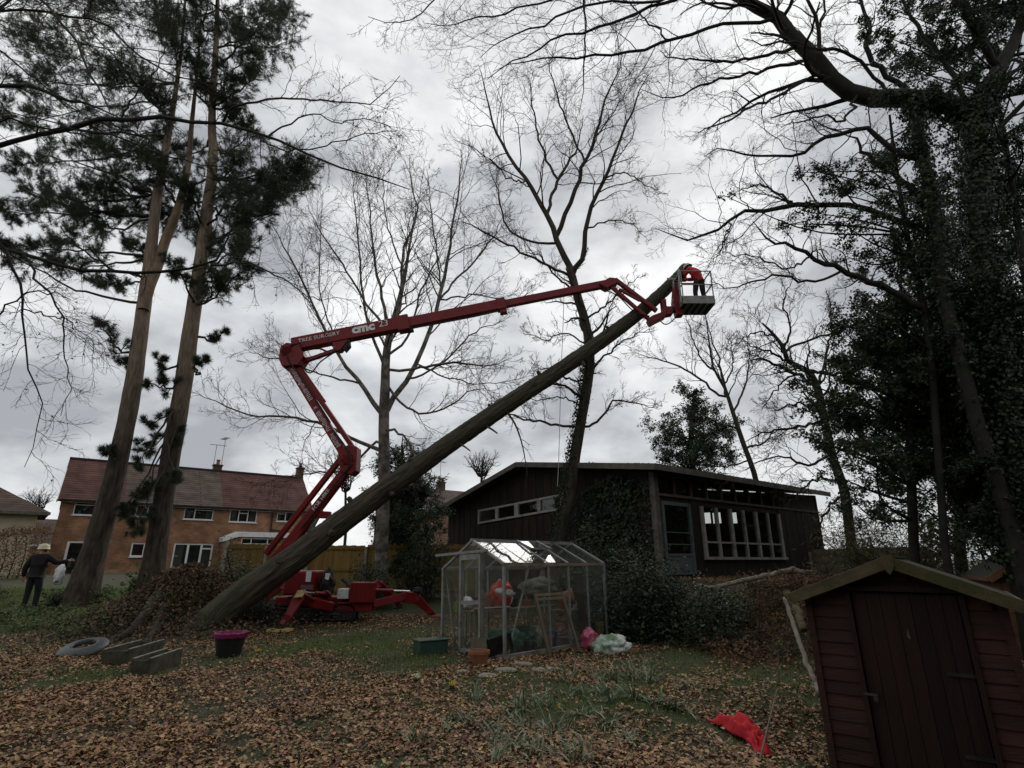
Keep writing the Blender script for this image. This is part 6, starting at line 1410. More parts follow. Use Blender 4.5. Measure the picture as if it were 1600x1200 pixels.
def pot(name, label, c, r, h, mat, cat='pot', group=None, tilt=None, k=18):
    ax = None
    if tilt is not None: Rm = Matrix.Rotation(tilt[0], 3, 'X') @ Matrix.Rotation(tilt[1], 3, 'Y'); ax = tuple(np.array(Rm.col[i]) for i in range(3))
    m = MB().lathe([(0.001, 0), (r * 0.68, 0), (r * 0.93, h * 0.78), (r, h * 0.78), (r, h), (r * 0.88, h), (r * 0.6, h * 0.12), (0.001, h * 0.12)], c, k, ax)
    return single(name, m, MT[mat], label, cat, group, smooth=False)
pot('terracotta_pot', 'stacked terracotta pot lying on its side on the far bench', gh(2.35, 0.6, 0.95), 0.17, 0.3, 'terracotta', tilt=(0.3, 1.3)); pot('terracotta_pot', 'upright terracotta pot on the far greenhouse bench', gh(2.6, 0.75, 0.74), 0.13, 0.22, 'terracotta'); pot('terracotta_pot', 'stack of orange pots on the staging behind the red sack', gh(0.9, 1.55, 0.81), 0.14, 0.3, 'terracotta')
pot('plastic_pot', 'blue plastic pot on the far greenhouse bench', gh(2.95, 0.55, 0.74), 0.11, 0.16, 'blue'); pot('plastic_pot', 'lime green watering pot on the staging by the door', gh(0.2, 1.62, 0.81), 0.06, 0.2, 'lime'); pot('plastic_pot', 'blue bucket on the greenhouse floor under the bench', gh(1.95, 0.6, 0.02), 0.15, 0.3, 'blue')
m = MB(); m.lathe([(0.001, 0), (0.24, 0), (0.28, 0.42), (0.29, 0.42), (0.26, 0.05), (0.001, 0.05)], gh(1.35, 0.8, 0.02), 18); single('plastic_tub', m, MT['greenbox'], 'dark green tub on the greenhouse floor', 'tub')
gbar_q = (gh(1.25, 0.35, 0.55)); m = MB().bar(gh(1.3, 0.3, 0.3), gh(1.6, 0.3, 0.7), 0.02, 0.3, up=(0, 0, 1)); single('cardboard_sheet', m, MT['oldwood'], 'tan cardboard sheet standing inside the greenhouse', 'cardboard')
m = MB().bar(gh(2.35, 0.1, 1.5), gh(3.05, 0.5, 0.04), 0.2, 0.025); single('plank', m, MT['oldwood'], 'wide plank propped diagonally inside the greenhouse right end', 'plank')
for i, (a, b, lab) in enumerate([((0.1, 1.6, 1.35), (0.25, 1.35, 0.03), 'garden cane leaning inside the greenhouse near corner'), ((0.05, 1.75, 1.45), (0.1, 1.5, 0.03), 'long-handled tool leaning against the greenhouse left glass'), ((0.45, 1.35, 1.0), (0.5, 1.2, 0.03), 'short cane leaning below the staging')]):
    m = MB().cyl(gh(*a), gh(*b), 0.016, 7); m.box(gh(b[0], b[1], 0.06), (0.1, 0.03, 0.08)); single('garden_tool', m, MT['oldwood'], lab, 'tool')
for i, (t_, k_, z_, r__, h__, mt_, lb) in enumerate([(1.2, 1.55, 0.81, 0.1, 0.17, 'terracotta', 'middle terracotta pot on the back staging'), (1.85, 1.6, 0.81, 0.12, 0.2, 'plastic_black', 'black pot on the back staging of the greenhouse'), (2.2, 1.5, 0.81, 0.09, 0.14, 'terracotta', 'small terracotta pot near the fleece'), (1.7, 0.45, 0.02, 0.14, 0.24, 'terracotta', 'terracotta pot on the greenhouse floor behind the leaning frame'), (2.75, 0.5, 0.74, 0.08, 0.14, 'bag', 'white pot on the far greenhouse bench'), (0.55, 1.4, 0.02, 0.15, 0.26, 'bag', 'white tub on the floor below the staging'), (1.05, 0.35, 0.02, 0.13, 0.22, 'plastic_black', 'black pot on the floor by the long glass')]): pot('garden_pot', lb, gh(t_, k_, z_), r__, h__, mt_)
# outside it
def pxz(x, y, z=None): q = on_ground(x, y); return q
c = pxz(748, 1040); pot('terracotta_pot', 'wide terracotta pot standing in front of the greenhouse door', (c[0], c[1], c[2] - 0.01), 0.19, 0.25, 'terracotta', k=24)
root = thing('timber_screen', 'old wooden frame leaning against the long glass side', 'screen', gh(1.1, -0.3, 0.0))
fa, fb_, fc, fd_ = gh(0.85, -0.34, 0.0), gh(1.75, -0.34, 0.0), gh(1.62, -0.04, 1.12), gh(0.80, -0.04, 1.12)
for a, b in ((fa, fd_), (fb_, fc)): part('upright', MB().bar(a, b, 0.07, 0.04, up=(0.7, -0.7, 0.1)), MT['oldwood'], root, bevel=0.005)
for f in (0.97, 0.9): part('rail', MB().bar(fa + (fd_ - fa) * f, fb_ + (fc - fb_) * f, 0.03, 0.05), MT['oldwood'], root)
c = pxz(770, 1030); m = MB().lathe([(0.001, 0), (0.075, 0), (0.075, 0.16), (0.08, 0.165), (0.075, 0.17), (0.068, 0.17), (0.068, 0.02), (0.001, 0.02)], (c[0], c[1], c[2]), 18); single('tin_can', m, MT['tin'], 'blue-grey paint tin beside the terracotta pot', 'tin')
c = pxz(672, 1022); ax = np.array([0.8, 0.5, 0]) ; ax /= np.linalg.norm(ax)
m = MB().box((c[0], c[1], c[2] + 0.12), (0.6, 0.36, 0.26), (ax, np.array([-ax[1], ax[0], 0]), np.array([0, 0, 1.0]))); root = thing('storage_box', 'dark green plastic box at the left foot of the greenhouse', 'box', c); part('body', m, MT['greenbox'], root, bevel=0.02)
m = MB().box((c[0], c[1], c[2] + 0.265), (0.64, 0.4, 0.03), (ax, np.array([-ax[1], ax[0], 0]), np.array([0, 0, 1.0]))); part('lid', m, MT['greenbox'], root, bevel=0.01)
c = gh(-0.12, 0.45, 0.0); m = MB().bar(gh(-0.14, 0.78, 0.2), gh(-0.16, 0.3, 0.2), 0.02, 0.36, up=(0, 0, 1)); single('board_offcut', m, MT['oldwood'], 'pale board standing across the greenhouse door foot', 'board')
m = MB(); q0 = gh(-0.28, 0.2, 0.36); u_, v_ = np.array([0.45, 0.1, 0.12]), np.array([0.05, 0.1, -0.3]); m.hexa([q0, q0 + u_, q0 + u_ + v_, q0 + v_, q0 + [0, 0.02, 0.03], q0 + u_ + [0, 0.02, 0.03], q0 + u_ + v_ + [0, 0.02, 0.03], q0 + v_ + [0, 0.02, 0.03]]); single('plastic_tray', m, MT['plastic_black'], 'black plastic tray tipped up behind the terracotta pot', 'tray')
for i, (x, y, s) in enumerate([(790, 1049, 0.2), (762, 1058, 0.16), (842, 1049, 0.15), (862, 1048, 0.15), (722, 1052, 0.12), (815, 1040, 0.2), (785, 1032, 0.1)]):
    c = pxz(x, y); m = MB().blob((c[0], c[1], c[2] + 0.015), (s, s * 0.75, 0.045), 20 + i, 0.3, 1.6, 2, flat=0.03)
    single('paving_stone', m, MT['stone'], ['flat pale slab lying in front of the greenhouse corner', 'mossy broken slab nearest the camera before the greenhouse', 'left of two small flat stones below the wooden frame', 'right of two small flat stones below the wooden frame', 'pale broken shard left of the terracotta pot', 'slab half buried at the greenhouse base rail', 'small stone beside the paint tin'][i], 'stone')
c = pxz(968, 1024); sack('plastic_sack', 'shiny green and white plastic sack slumped by the greenhouse', (c[0] - 0.15, c[1] + 0.1, c[2] + 0.14), (0.36, 0.19, 0.2), 'baggreen', 6, rot=-0.5, crumple=0.41)
c = pxz(922, 1018); sack('plastic_sack', 'crumpled pink plastic sack beside the green and white one', (c[0], c[1] + 0.1, c[2] + 0.2), (0.16, 0.14, 0.2), 'bagpink', 7, rot=0.4, crumple=0.42)
c = pxz(942, 1012); pot('moss_pot', 'small mossy pot behind the plastic sacks', (c[0], c[1] + 0.35, c[2] + 0.1), 0.1, 0.36, 'mosswood')

# ------------------------------------------------------------------ leaning trunk being taken down
rng = np.random.default_rng(140)
lp, lr = trace(px_list('305,1004,90 342,962,76 400,915,66 470,865,57 545,807,49 620,752,43 700,695,38 780,640,34 860,588,31 930,540,29 1000,488,27 1045,447,24 1062,430,23 1071,419,22'), 14.2, 17.0, n=40)
lr = lr * 1.06
lp[0, 2] = max(lp[0, 2], 0.2) - 0.35
log = thing('leaning_trunk', 'long bare trunk leaning across the garden up to the lift basket', 'tree', lp[0])
rough_trunk('trunk', lp, lr, MT['logbark'], log, k=44, rings=300, amp=0.07, flare=0.0, seed=9, fine=0.09)
for i in range(3):                                                # torn roots round its foot
    a_ = 2.6 + i * 0.55; d_ = np.array([math.cos(a_), math.sin(a_) * 0.7, rng.uniform(-0.5, -0.1)]); b_ = lp[2] + d_ * lr[1] * 0.7; L_r = rng.uniform(0.5, 1.2)
    rt_ = resample(np.array([b_, b_ + d_ * L_r * 0.5 + rng.normal(0, 0.07, 3), b_ + d_ * L_r + [0, 0, -0.25]]), 10); rough_trunk('root', rt_, np.linspace(rng.uniform(0.07, 0.15), 0.02, 10), MT['logbark'], log, k=8, rings=14, amp=0.15)
e = lp[-1] - lp[-2]; e /= np.linalg.norm(e); _, w_, u_, _L = axes(lp[-2], lp[-1]); m = MB().tube([lp[-1], lp[-1] + e * 0.012], [lr[-1] * 1.0, lr[-1] * 0.98], 20); part('sawn_end', m, MT['cut'], log)
def at_log(x):
    i = int(np.argmin([abs((800 + FPX * q[0] / (q[1] * CP + (q[2] - CAMZ) * SP)) - x) for q in lp])); return lp[i], lr[i]
for (x, dx, dz, L, r) in [(705, 0.35, -0.25, 0.42, 0.03), (742, 0.4, -0.3, 0.45, 0.035), (560, -0.3, 0.5, 0.14, 0.09), (648, -0.1, 0.3, 0.10, 0.08), (852, -0.3, 0.5, 0.14, 0.07), (900, 0.3, -0.5, 0.16, 0.07), (610, 0.3, -0.2, 0.08, 0.09), (820, 0.1, 0.1, 0.06, 0.08), (515, 0.2, 0.0, 0.08, 0.11), (950, -0.2, 0.3, 0.1, 0.06), (430, 0.1, 0.2, 0.1, 0.12), (1030, 0.1, -0.6, 0.12, 0.07), (780, -0.3, 0.6, 0.08, 0.05), (480, 0.0, 0.7, 0.1, 0.07)]:
    q, rr = at_log(x); d = np.array([dx, -0.25, dz]); d /= np.linalg.norm(d); a = q + d * rr * 0.7; part('branch_stub', MB().tube([a, a + d * (L * 0.5 + rr * 0.3), a + d * (L + rr * 0.3) + [0, 0, -0.02]], [r, r * 0.85, r * 0.6], 8), MT['logbark'], log)
q, rr = at_log(785)                                                # the one limb still hanging from it
hb = resample(np.array([q + [0, -0.05, -rr * 0.7], P(805, 663, q[1] - 0.3), P(816, 695, q[1] - 0.4), P(822, 728, q[1] - 0.4), P(824, 742, q[1] - 0.45)]), 12)
hr = np.linspace(0.035, 0.008, 12); g1 = spawn(hb[None], hr[None], 7, (0.2, 1), (35, 12), (0.3, 0.8), 6, 0.15, (0, 0, -0.1), 0.6, rng, rmin=0.005)
g2 = spawn(*g1, 4, (0.2, 1), (35, 12), (0.15, 0.4), 4, 0.15, (0, 0, -0.1), 0.6, rng, rmin=0.004)
limb_obj('hanging_limb', [(hb[None], hr[None])], 8, MT['logbark'], log); limb_obj('twigs', [g1, g2], 3, MT['twig'], log)

# ------------------------------------------------------------------ tracked spider lift
gl = 0.12
lift = thing('spider_lift', 'red tracked spider lift with raised articulated boom and basket', 'lift', (-5.3, 16.4, gl))
FACE = np.array([0, -1.0, 0])
def letters(txt, size, origin, e, u, parent, mat='decal', bold=0.0, name='lettering', sx=1.0, shear=0.0):
    cu = bpy.data.curves.new('txt', 'FONT'); cu.body = txt; cu.size = size; cu.align_x = 'CENTER'; cu.align_y = 'CENTER'; cu.offset = bold; cu.resolution_u = 2; cu.extrude = 0.003; cu.shear = shear
    to = bpy.data.objects.new('txt', cu); COL.objects.link(to)
    bpy.context.view_layer.update()
    me = bpy.data.meshes.new_from_object(to.evaluated_get(bpy.context.evaluated_depsgraph_get()))
    bpy.data.objects.remove(to); bpy.data.curves.remove(cu)
    e = np.asarray(e, float); u = np.asarray(u, float); n = np.cross(e, u); o = np.asarray(origin, float)
    m = MB(); vs = [o + e * v.co.x * sx + u * v.co.y + n * v.co.z for v in me.vertices]; m.add(vs, [tuple(p.vertices) for p in me.polygons]); bpy.data.meshes.remove(me)
    return part(name, m, MT[mat], parent)
def beam_axes(a, b):
    e = b - a; L = np.linalg.norm(e); e = e / L; n = FACE - e * (FACE @ e); n /= np.linalg.norm(n); u = np.cross(n, e)
    return e, n, u, L
def beam(name, a, b, h, w, mat='red', parent=lift, off=(0, 0), h2=None, bevel=0.015):
    e, n, u, L = beam_axes(a, b); m = MB().bar(a + u * off[0] + n * off[1], b + u * off[0] + n * off[1], h, w, up=n, w2=h2)
    return part(name, m, MT[mat], parent, bevel=bevel)
YB = 16.4
T0 = P(424, 872, YB); K1 = P(541, 722, YB); K2 = P(453, 553, YB); BT = P(952, 443, 16.1); J1 = P(1022, 497, 15.95)
px_m = ppm(K2)
# turret and chassis
def cb(x0, x1, y0, y1, Y0, Y1):
    """block from a pixel rectangle on its near face to depth Y1"""
    a, b = P(x0, (y0 + y1) / 2, Y0), P(x1, (y0 + y1) / 2, Y0); t, c = P((x0 + x1) / 2, y0, Y0)[2], P((x0 + x1) / 2, y1, Y0)[2]
    m = MB(); m.hexa([(a[0], Y0, c), (b[0], Y0, c), (b[0], Y1, c), (a[0], Y1, c), (a[0], Y0, t), (b[0], Y0, t), (b[0], Y1, t), (a[0], Y1, t)]); return m
def track(Y, nm):
    a, b = P(425, 960, Y)[0], P(556, 960, Y)[0]; zc = gl + 0.24; r = 0.24; prof = []
    for t in np.linspace(math.pi / 2, 3 * math.pi / 2, 9): prof.append((a + r + r * math.cos(t), zc + r * math.sin(t)))
    for t in np.linspace(-math.pi / 2, math.pi / 2, 9): prof.append((b - r + r * math.cos(t), zc + r * math.sin(t)))
    inner = [(x + (0.035 if x < (a + b) / 2 else -0.035), zc + (z - zc) * 0.84) for x, z in prof]; n = len(prof); m = MB(); w = 0.26
    vs = [(x, Y, z) for x, z in prof] + [(x, Y + w, z) for x, z in prof] + [(x, Y, z) for x, z in inner] + [(x, Y + w, z) for x, z in inner]
    fs = []
    for i in range(n):
        j = (i + 1) % n; fs += [(i, j, n + j, n + i), (2 * n + j, 2 * n + i, 3 * n + i, 3 * n + j), (j, i, 2 * n + i, 2 * n + j), (n + i, n + j, 3 * n + j, 3 * n + i)]
    m.add(vs, fs)
    for i in range(34):                                               # tread bars
        x = a + r + (b - a - 2 * r) * i / 33; m.box((x, Y + w / 2, zc - r - 0.008), (0.035, w, 0.024)); m.box((x, Y + w / 2, zc + r + 0.008), (0.035, w, 0.024))
    tk = part('track', m, MT['black'], lift)
    for x in (a + r, b - r): part('sprocket', MB().cyl((x, Y + 0.02, zc), (x, Y + w - 0.02, zc), r * 0.78, 18), MT['black'], tk, bevel=0.01)
    for i in range(5): x = a + r + (b - a - 2 * r) * (i + 0.5) / 5; part('roller', MB().cyl((x, Y + 0.03, zc - 0.1), (x, Y + w - 0.03, zc - 0.1), 0.085, 12), MT['black'], tk)
    m = MB().box(((a + b) / 2, Y + 0.1, zc + 0.03), (b - a - 2 * r, 0.12, 0.14)); m.box(((a + b) / 2, Y - 0.01, zc + 0.13), ((b - a) * 0.8, 0.03, 0.025)); m.box(((a + b) / 2, Y - 0.01, zc - 0.14), ((b - a) * 0.8, 0.03, 0.025)); part('track_frame', m, MT['darksteel'], tk)
track(16.0, 'near'); track(17.0, 'far')
xa, xb = P(428, 940, 16.2)[0], P(575, 940, 16.2)[0]
m = MB().box(((xa + xb) / 2, 16.6, gl + 0.52), (xb - xa, 0.7, 0.26)); ch = part('chassis', m, MT['red'], lift, bevel=0.03)
m = MB().cyl(((xa + xb) / 2 - 0.35, 16.6, gl + 0.65), ((xa + xb) / 2 - 0.35, 16.6, gl + 0.82), 0.36, 24); part('slew_ring', m, MT['black'], lift)
part('engine_cover', cb(443, 492, 892, 930, 16.05, 16.9), MT['red'], lift, bevel=0.05)
m = cb(478, 486, 893, 909, 16.035, 16.05); part('warning_panel', m, MT['white'], lift); part('warning_panel', cb(470, 489, 914, 921, 16.03, 16.05), MT['steel'], lift)
part('hydraulic_tank', cb(527, 545, 920, 936, 15.98, 16.4), MT['bag'], lift, bevel=0.02); m = MB().tube([P(552, 930, 16.1), P(549, 918, 16.1), P(543, 912, 16.2), P(535, 905, 16.3)], 0.05, 8); part('hose_bundle', m, MT['black'], lift)
part('control_box', cb(546, 582, 910, 942, 15.85, 16.35), MT['red'], lift, bevel=0.025, label='square red box at the machine end')
m = MB(); 
for i in range(5): q = P(548 + 7.5 * i, 926, 15.84); m.box((q[0], 15.845, q[2]), (0.02, 0.01, 0.5))
part('cover_ribs', m, MT['darkred'], lift)
m = MB().tube([P(497, 930, 15.9), P(511, 924, 15.85), P(516, 928, 15.85), P(516, 938, 15.9)], 0.035, 8); part('handrail', m, MT['red'], lift)
part('chassis_beam', cb(526, 580, 941, 956, 16.0, 16.6), MT['red'], lift, bevel=0.02)
m = MB(); q = P(512, 905, 16.3); m.blob((q[0], 16.3, q[2] - 0.12), (0.22, 0.2, 0.38), 44, 0.35, 2.4, 3); part('hydraulic_hoses', m, MT['black'], lift); part('light_cover', cb(508, 514, 896, 908, 16.1, 16.2), MT['white'], lift)
# turret mast
m = MB().bar((-5.9, YB + 0.25, gl + 0.8), T0 + [0, 0.25, 0.1], 0.5, 0.45); part('turret', m, MT['red'], lift, bevel=0.03)
# outriggers
def outrigger(path, ws, cyl, foot, r_foot=0.11):
    m = MB()
    for (a, b), (w0, w1) in zip(zip(path[:-1], path[1:]), ws): 
        n = FACE; m.bar(a, b, w0, 0.16, up=n, w2=w1)
    o = part('outrigger', m, MT['red'], lift, bevel=0.015)
    for p_ in path[1:-1]: part('pivot', MB().cyl(p_ + [0, -0.11, 0], p_ + [0, 0.11, 0], 0.09, 14), MT['darkred'], o)
    if cyl: part('hydraulic_ram', MB().tube([cyl[0], cyl[0] + (cyl[1] - cyl[0]) * 0.55], 0.05, 10), MT['red'], o); part('ram_rod', MB().cyl(cyl[0] + (cyl[1] - cyl[0]) * 0.5, cyl[1], 0.028, 10), MT['chrome'], o)
    part('foot', MB().lathe([(0.001, 0), (r_foot, 0), (r_foot, 0.03), (0.05, 0.08), (0.001, 0.09)], foot, 16), MT['black'], o)
    return o
fA = on_ground(437, 988); fB = P(677, 967, 17.2); fB[2] = g(fB[0], fB[1])
YA = float(fA[1])
kneeA = P(468, 932, YA + 0.35)
outrigger([P(520, 948, 15.95), P(484, 940, YA + 0.8), kneeA, P(450, 966, YA + 0.1), fA + [0, 0, 0.16]], [(0.2, 0.24), (0.26, 0.34), (0.3, 0.17), (0.13, 0.11)], (P(512, 928, YA + 1.2), P(474, 926, YA + 0.35)), fA + [0, 0, 0.09])
m = MB(); q = P(469, 928, YA + 0.14); u_ = np.array([0.2, 0.05, 0.02]); v_ = np.array([0.06, 0.03, 0.17]); m.hexa([q - u_ / 2 - v_ / 2, q + u_ / 2 - v_ / 2, q + u_ / 2 + v_ / 2, q - u_ / 2 + v_ / 2] + [p_ + np.array([0, -0.02, 0.01]) for p_ in (q - u_ / 2 - v_ / 2, q + u_ / 2 - v_ / 2, q + u_ / 2 + v_ / 2, q - u_ / 2 + v_ / 2)]); part('reflector_plate', m, MT['yellow'], lift)
outrigger([P(582, 944, 16.2), P(632, 932, 16.7), P(651, 935, 16.9), P(671, 955, 17.1), fB + [0, 0, 0.12]], [(0.2, 0.22), (0.3, 0.3), (0.26, 0.16), (0.12, 0.1)], (P(582, 922, 16.2), P(640, 924, 16.8)), fB + [0, 0, 0.045])
part('pivot_cap', MB().lathe([(0.001, 0.1), (0.12, 0.1), (0.15, 0.0), (0.001, 0.0)], P(653, 924, 16.9), 14), MT['black'], lift)
fC = np.array([-8.0, 18.6, 0]); fC[2] = g(fC[0], fC[1]); fD = np.array([-3.6, 18.7, 0]); fD[2] = g(fD[0], fD[1])
for f_, sx in ((fC, -1), (fD, 1)):
    a = np.array([(xa + xb) / 2 + sx * 0.7, 16.9, gl + 0.6]); k_ = (a + f_) / 2 + np.array([0, 0, 0.55]); outrigger([a, k_, f_ + [0, 0, 0.12]], [(0.2, 0.26), (0.24, 0.12)], None, f_ + [0, 0, 0.045])
def padmesh(c, s=0.36):
    m = MB().box((c[0], c[1], c[2] + 0.05), (s * 1.5, s, 0.06)); m.box((c[0], c[1], c[2] + 0.083), (s * 1.25, s * 0.75, 0.01)); return m
single('outrigger_pad', padmesh(fA), MT['yellow'], 'yellow spreader pad under the near outrigger foot', 'pad', bevel=0.012); single('outrigger_pad', padmesh(fB), MT['orangewood'], 'wooden spreader pad under the right outrigger foot', 'pad', bevel=0.01)
# lower boom: two parallel members from turret to knuckle
e, n, u, L = beam_axes(T0, K1)
lb = beam('lower_boom', T0, K1, 0.31, 0.3, off=(-0.17, 0.0), h2=0.24); beam('parallel_link', T0 + e * 0.0, K1, 0.14, 0.2, off=(0.2, 0.0))
letters('FOR HIRE', 0.17, T0 + e * L * 0.62 + u * -0.16 + n * 0.155, e, u, lb)
q = T0 + e * L * 0.46 - u * 0.4; beam('lift_cylinder', P(476, 846, YB), T0 + e * L * 0.55 - u * 0.3, 0.11, 0.11, 'chrome', bevel=0); beam('cylinder_lug', T0 + e * L * 0.50 - u * 0.3, T0 + e * L * 0.56 - u * 0.62, 0.2, 0.2)
# knuckle 1
def knuckle(name, pix, Y, depth=0.5):
    a = [P(x, y, Y - depth / 2) for x, y in pix]; m = MB().prism(a, np.array([0, depth, 0])); return part(name, m, MT['red'], lift, bevel=0.02)
k1o = knuckle('knuckle', [(529, 703), (545, 694), (558, 698), (556, 735), (548, 742), (533, 737), (527, 720)], YB)
part('pivot_pin', MB().cyl(P(543, 718, YB - 0.3), P(543, 718, YB + 0.3), 0.15, 18), MT['darkred'], k1o, bevel=0.015)
# upper arm
U0, U1 = P(536, 706, YB), P(451, 566, YB)
e, n, u, L = beam_axes(U0, U1); 
ua = beam('upper_arm', U0, U1, 0.24, 0.28, off=(-0.0, 0.0))
lk = beam('parallel_link', P(552, 700, YB), P(463, 570, YB), 0.14, 0.22); beam('arm_cylinder', P(507, 628, YB - 0.02), P(462, 563, YB - 0.02), 0.10, 0.14, 'darkred', bevel=0.01)
rg = np.random.default_rng(150); m = MB()                              # worn white lettering too small to read
for seg0, seg1 in ((0.05, 0.46), (0.55, 0.93)):
    s = seg0 * L
    while s < seg1 * L:
        h = 0.15; w = rg.uniform(0.05, 0.09); c = U0 + e * (s + w / 2) + n * 0.143
        for k_ in range(2): m.box(c + e * (k_ - 0.5) * w * 0.75 + u * rg.uniform(-0.01, 0.01), (0.018, h * rg.uniform(0.5, 1.0), 0.004), (e, u, n))
        m.box(c + u * h * rg.choice([-0.42, 0, 0.42]), (w, 0.02, 0.004), (e, u, n)); s += w + 0.035 + (0.1 if rg.random() < 0.12 else 0)
part('worn_lettering', m, MT['decal'], ua, kind='stuff')
# knuckle 2 and main boom
k2o = knuckle('knuckle', [(438, 541), (447, 535), (466, 537), (475, 556), (465, 570), (440, 572), (435, 560)], YB, 0.55)
part('pivot_pin', MB().cyl(P(448, 548, YB - 0.33), P(448, 548, YB + 0.3), 0.16, 18), MT['darkred'], k2o, bevel=0.015)
B0 = P(458, 541, YB)
e, n, u, L = beam_axes(B0, BT)
def bt(x): # distance along the boom for a pixel column
    best = min(np.linspace(0, 1, 600), key=lambda f: abs((lambda q: 800 + FPX * q[0] / (q[1] * CP + (q[2] - CAMZ) * SP))(B0 + (BT - B0) * f) - x)); return B0 + (BT - B0) * best
mb1 = beam('main_boom', B0, bt(640), 0.42, 0.34, off=(0.02, 0.0)); mb2 = beam('boom_section', bt(630), bt(785), 0.34, 0.27); beam('boom_section', bt(775), BT, 0.24, 0.2)
beam('boom_collar', bt(622), bt(640), 0.52, 0.38); beam('boom_collar', bt(776), bt(790), 0.4, 0.32)
letters('TREE SURGERY', 0.18, bt(502) + u * 0.06 + n * 0.178, e, u, mb1, sx=1.12); letters('cmc', 0.40, bt(570) + u * 0.07 + n * 0.178, e, u, mb1, bold=0.02, sx=1.12); letters('23', 0.3, bt(602) + u * 0.08 + n * 0.178, e, u, mb1, sx=1.1)
gus = [bt(519) + u * -0.2 + n * 0.15, bt(546) + u * -0.2 + n * 0.15, bt(531) + u * -0.52 + n * 0.15, bt(526) + u * -0.52 + n * 0.15]; part('gusset', MB().prism(gus, -n * 0.3), MT['red'], mb1, bevel=0.01)
part('cylinder_end', MB().prism([bt(531) + u * -0.35 + n * 0.12, bt(545) + u * -0.24 + n * 0.12, bt(545) + u * -0.4 + n * 0.12, bt(537) + u * -0.56 + n * 0.12], -n * 0.24), MT['black'], mb1)
beam('boom_cylinder', P(469, 567, YB), bt(528) + u * -0.42, 0.12, 0.14, 'darkred'); part('cylinder_rod', MB().cyl(P(472, 562, YB), bt(500) + u * -0.5, 0.04, 10), MT['black'], mb1)
part('hose', MB().tube([bt(628) + u * -0.24 + n * 0.1, bt(680) + u * -0.26 + n * 0.1, bt(740) + u * -0.27 + n * 0.1, bt(783) + u * -0.24 + n * 0.1], 0.022, 6), MT['black'], mb2); part('hose_clamp', MB().box(bt(784) + u * -0.24, (0.22, 0.16, 0.24), (e, u, n)), MT['darkred'], mb2); part('hose_clamp', MB().box(bt(640) + u * -0.24, (0.16, 0.12, 0.24), (e, u, n)), MT['black'], mb2)
knuckle('boom_head', [(936, 443), (952, 433), (964, 434), (966, 441), (948, 450)], 16.1, 0.34)
# hoses and pivot bolts
def hose(pts, r, parent): part('hose', MB().tube(resample(np.array(pts), 14), r, 6), MT['black'], parent)
hose([P(470, 826, YB - 0.2), P(505, 782, YB - 0.2), P(530, 748, YB - 0.25), P(549, 724, YB - 0.32), P(541, 700, YB - 0.25), P(520, 672, YB - 0.18)], 0.028, lb)
hose([P(516, 660, YB - 0.2), P(492, 622, YB - 0.2), P(470, 588, YB - 0.2), P(452, 566, YB - 0.3), P(446, 543, YB - 0.34), P(470, 536, YB - 0.25)], 0.026, ua)
hose([P(470, 571, YB - 0.1), P(485, 583, YB - 0.1), P(500, 566, YB - 0.1), P(520, 552, YB - 0.1)], 0.022, mb1)
hose([P(940, 452, 15.95), P(965, 462, 15.9), P(990, 486, 15.9), P(1015, 494, 15.85)], 0.018, lift)
hose([P(1030, 500, 15.8), P(1040, 507, 15.8), P(1052, 500, 15.8), P(1060, 488, 15.8)], 0.018, lift)
for (cx_, cy_, rr_, par_) in ((543, 718, 7.5, k1o), (448, 548, 7.5, k2o)):
    for i in range(8):
        a_ = i * math.pi / 4; q = P(cx_ + rr_ * 1.35 * math.cos(a_), cy_ + rr_ * 1.35 * math.sin(a_), YB - 0.3); part('bolt', MB().cyl(q, q + [0, 0.06, 0], 0.022, 6), MT['darkred'], par_)
# jib: two links
j1 = beam('jib_link', P(961, 437, 16.05), P(1026, 486, 15.95), 0.12, 0.16); beam('jib_link', P(954, 447, 16.05), P(1015, 500, 15.95), 0.11, 0.12); beam('jib_cylinder', P(967, 452, 16.0), P(1000, 470, 15.95), 0.07, 0.08, 'darkred', bevel=0)
knuckle('jib_head', [(1012, 498), (1020, 492), (1043, 484), (1041, 494), (1017, 506)], 15.95, 0.3); knuckle('basket_bracket', [(1034, 468), (1041, 466), (1042, 478), (1052, 478), (1052, 490), (1042, 492), (1036, 486)], 15.95, 0.26)
part('rotator', MB().cyl(P(1042, 484, 15.95), P(1056, 484, 15.9), 0.11, 14), MT['black'], lift)
knuckle('basket_mount', [(1054, 445), (1060, 445), (1067, 470), (1069, 491), (1058, 492), (1052, 470)], 15.92, 0.3)
# basket
YK = 15.55
bl, br = P(1069, 493, YK), P(1114, 493, YK)
bx0, bx1 = bl[0] - 0.02, br[0] + 0.08; by0, by1 = YK - 0.1, YK + 0.75
bz = P(1090, 474, YK)[2]
bask = part('basket_floor', (lambda m: (m.box(((bx0 + bx1) / 2, (by0 + by1) / 2, bz), (bx1 - bx0, by1 - by0, 0.06)), m)[1])(MB()), MT['steel'], lift)
m = MB()
for yy in (by0, by1): m.box(((bx0 + bx1) / 2, yy, bz + 0.08), (bx1 - bx0, 0.03, 0.26))
for xx in (bx0, bx1): m.box((xx, (by0 + by1) / 2, bz + 0.08), (0.03, by1 - by0 - 0.04, 0.258))
part('toe_board', m, MT['alu'], bask); m = MB()
for i in range(5): m.box((bx0 + (bx1 - bx0) * (i + 0.5) / 5, (by0 + by1) / 2, bz - 0.05), (0.05, by1 - by0 - 0.12, 0.04))
part('floor_rib', m, MT['black'], bask)
rz_ = bz + 1.1; post = []
for xx in (bx0 + 0.02, bx1 - 0.02):
    for yy in (by0 + 0.02, by1 - 0.02): part('rail_post', MB().cyl((xx, yy, bz + 0.2), (xx, yy, rz_), 0.02, 8), MT['alu'], bask)
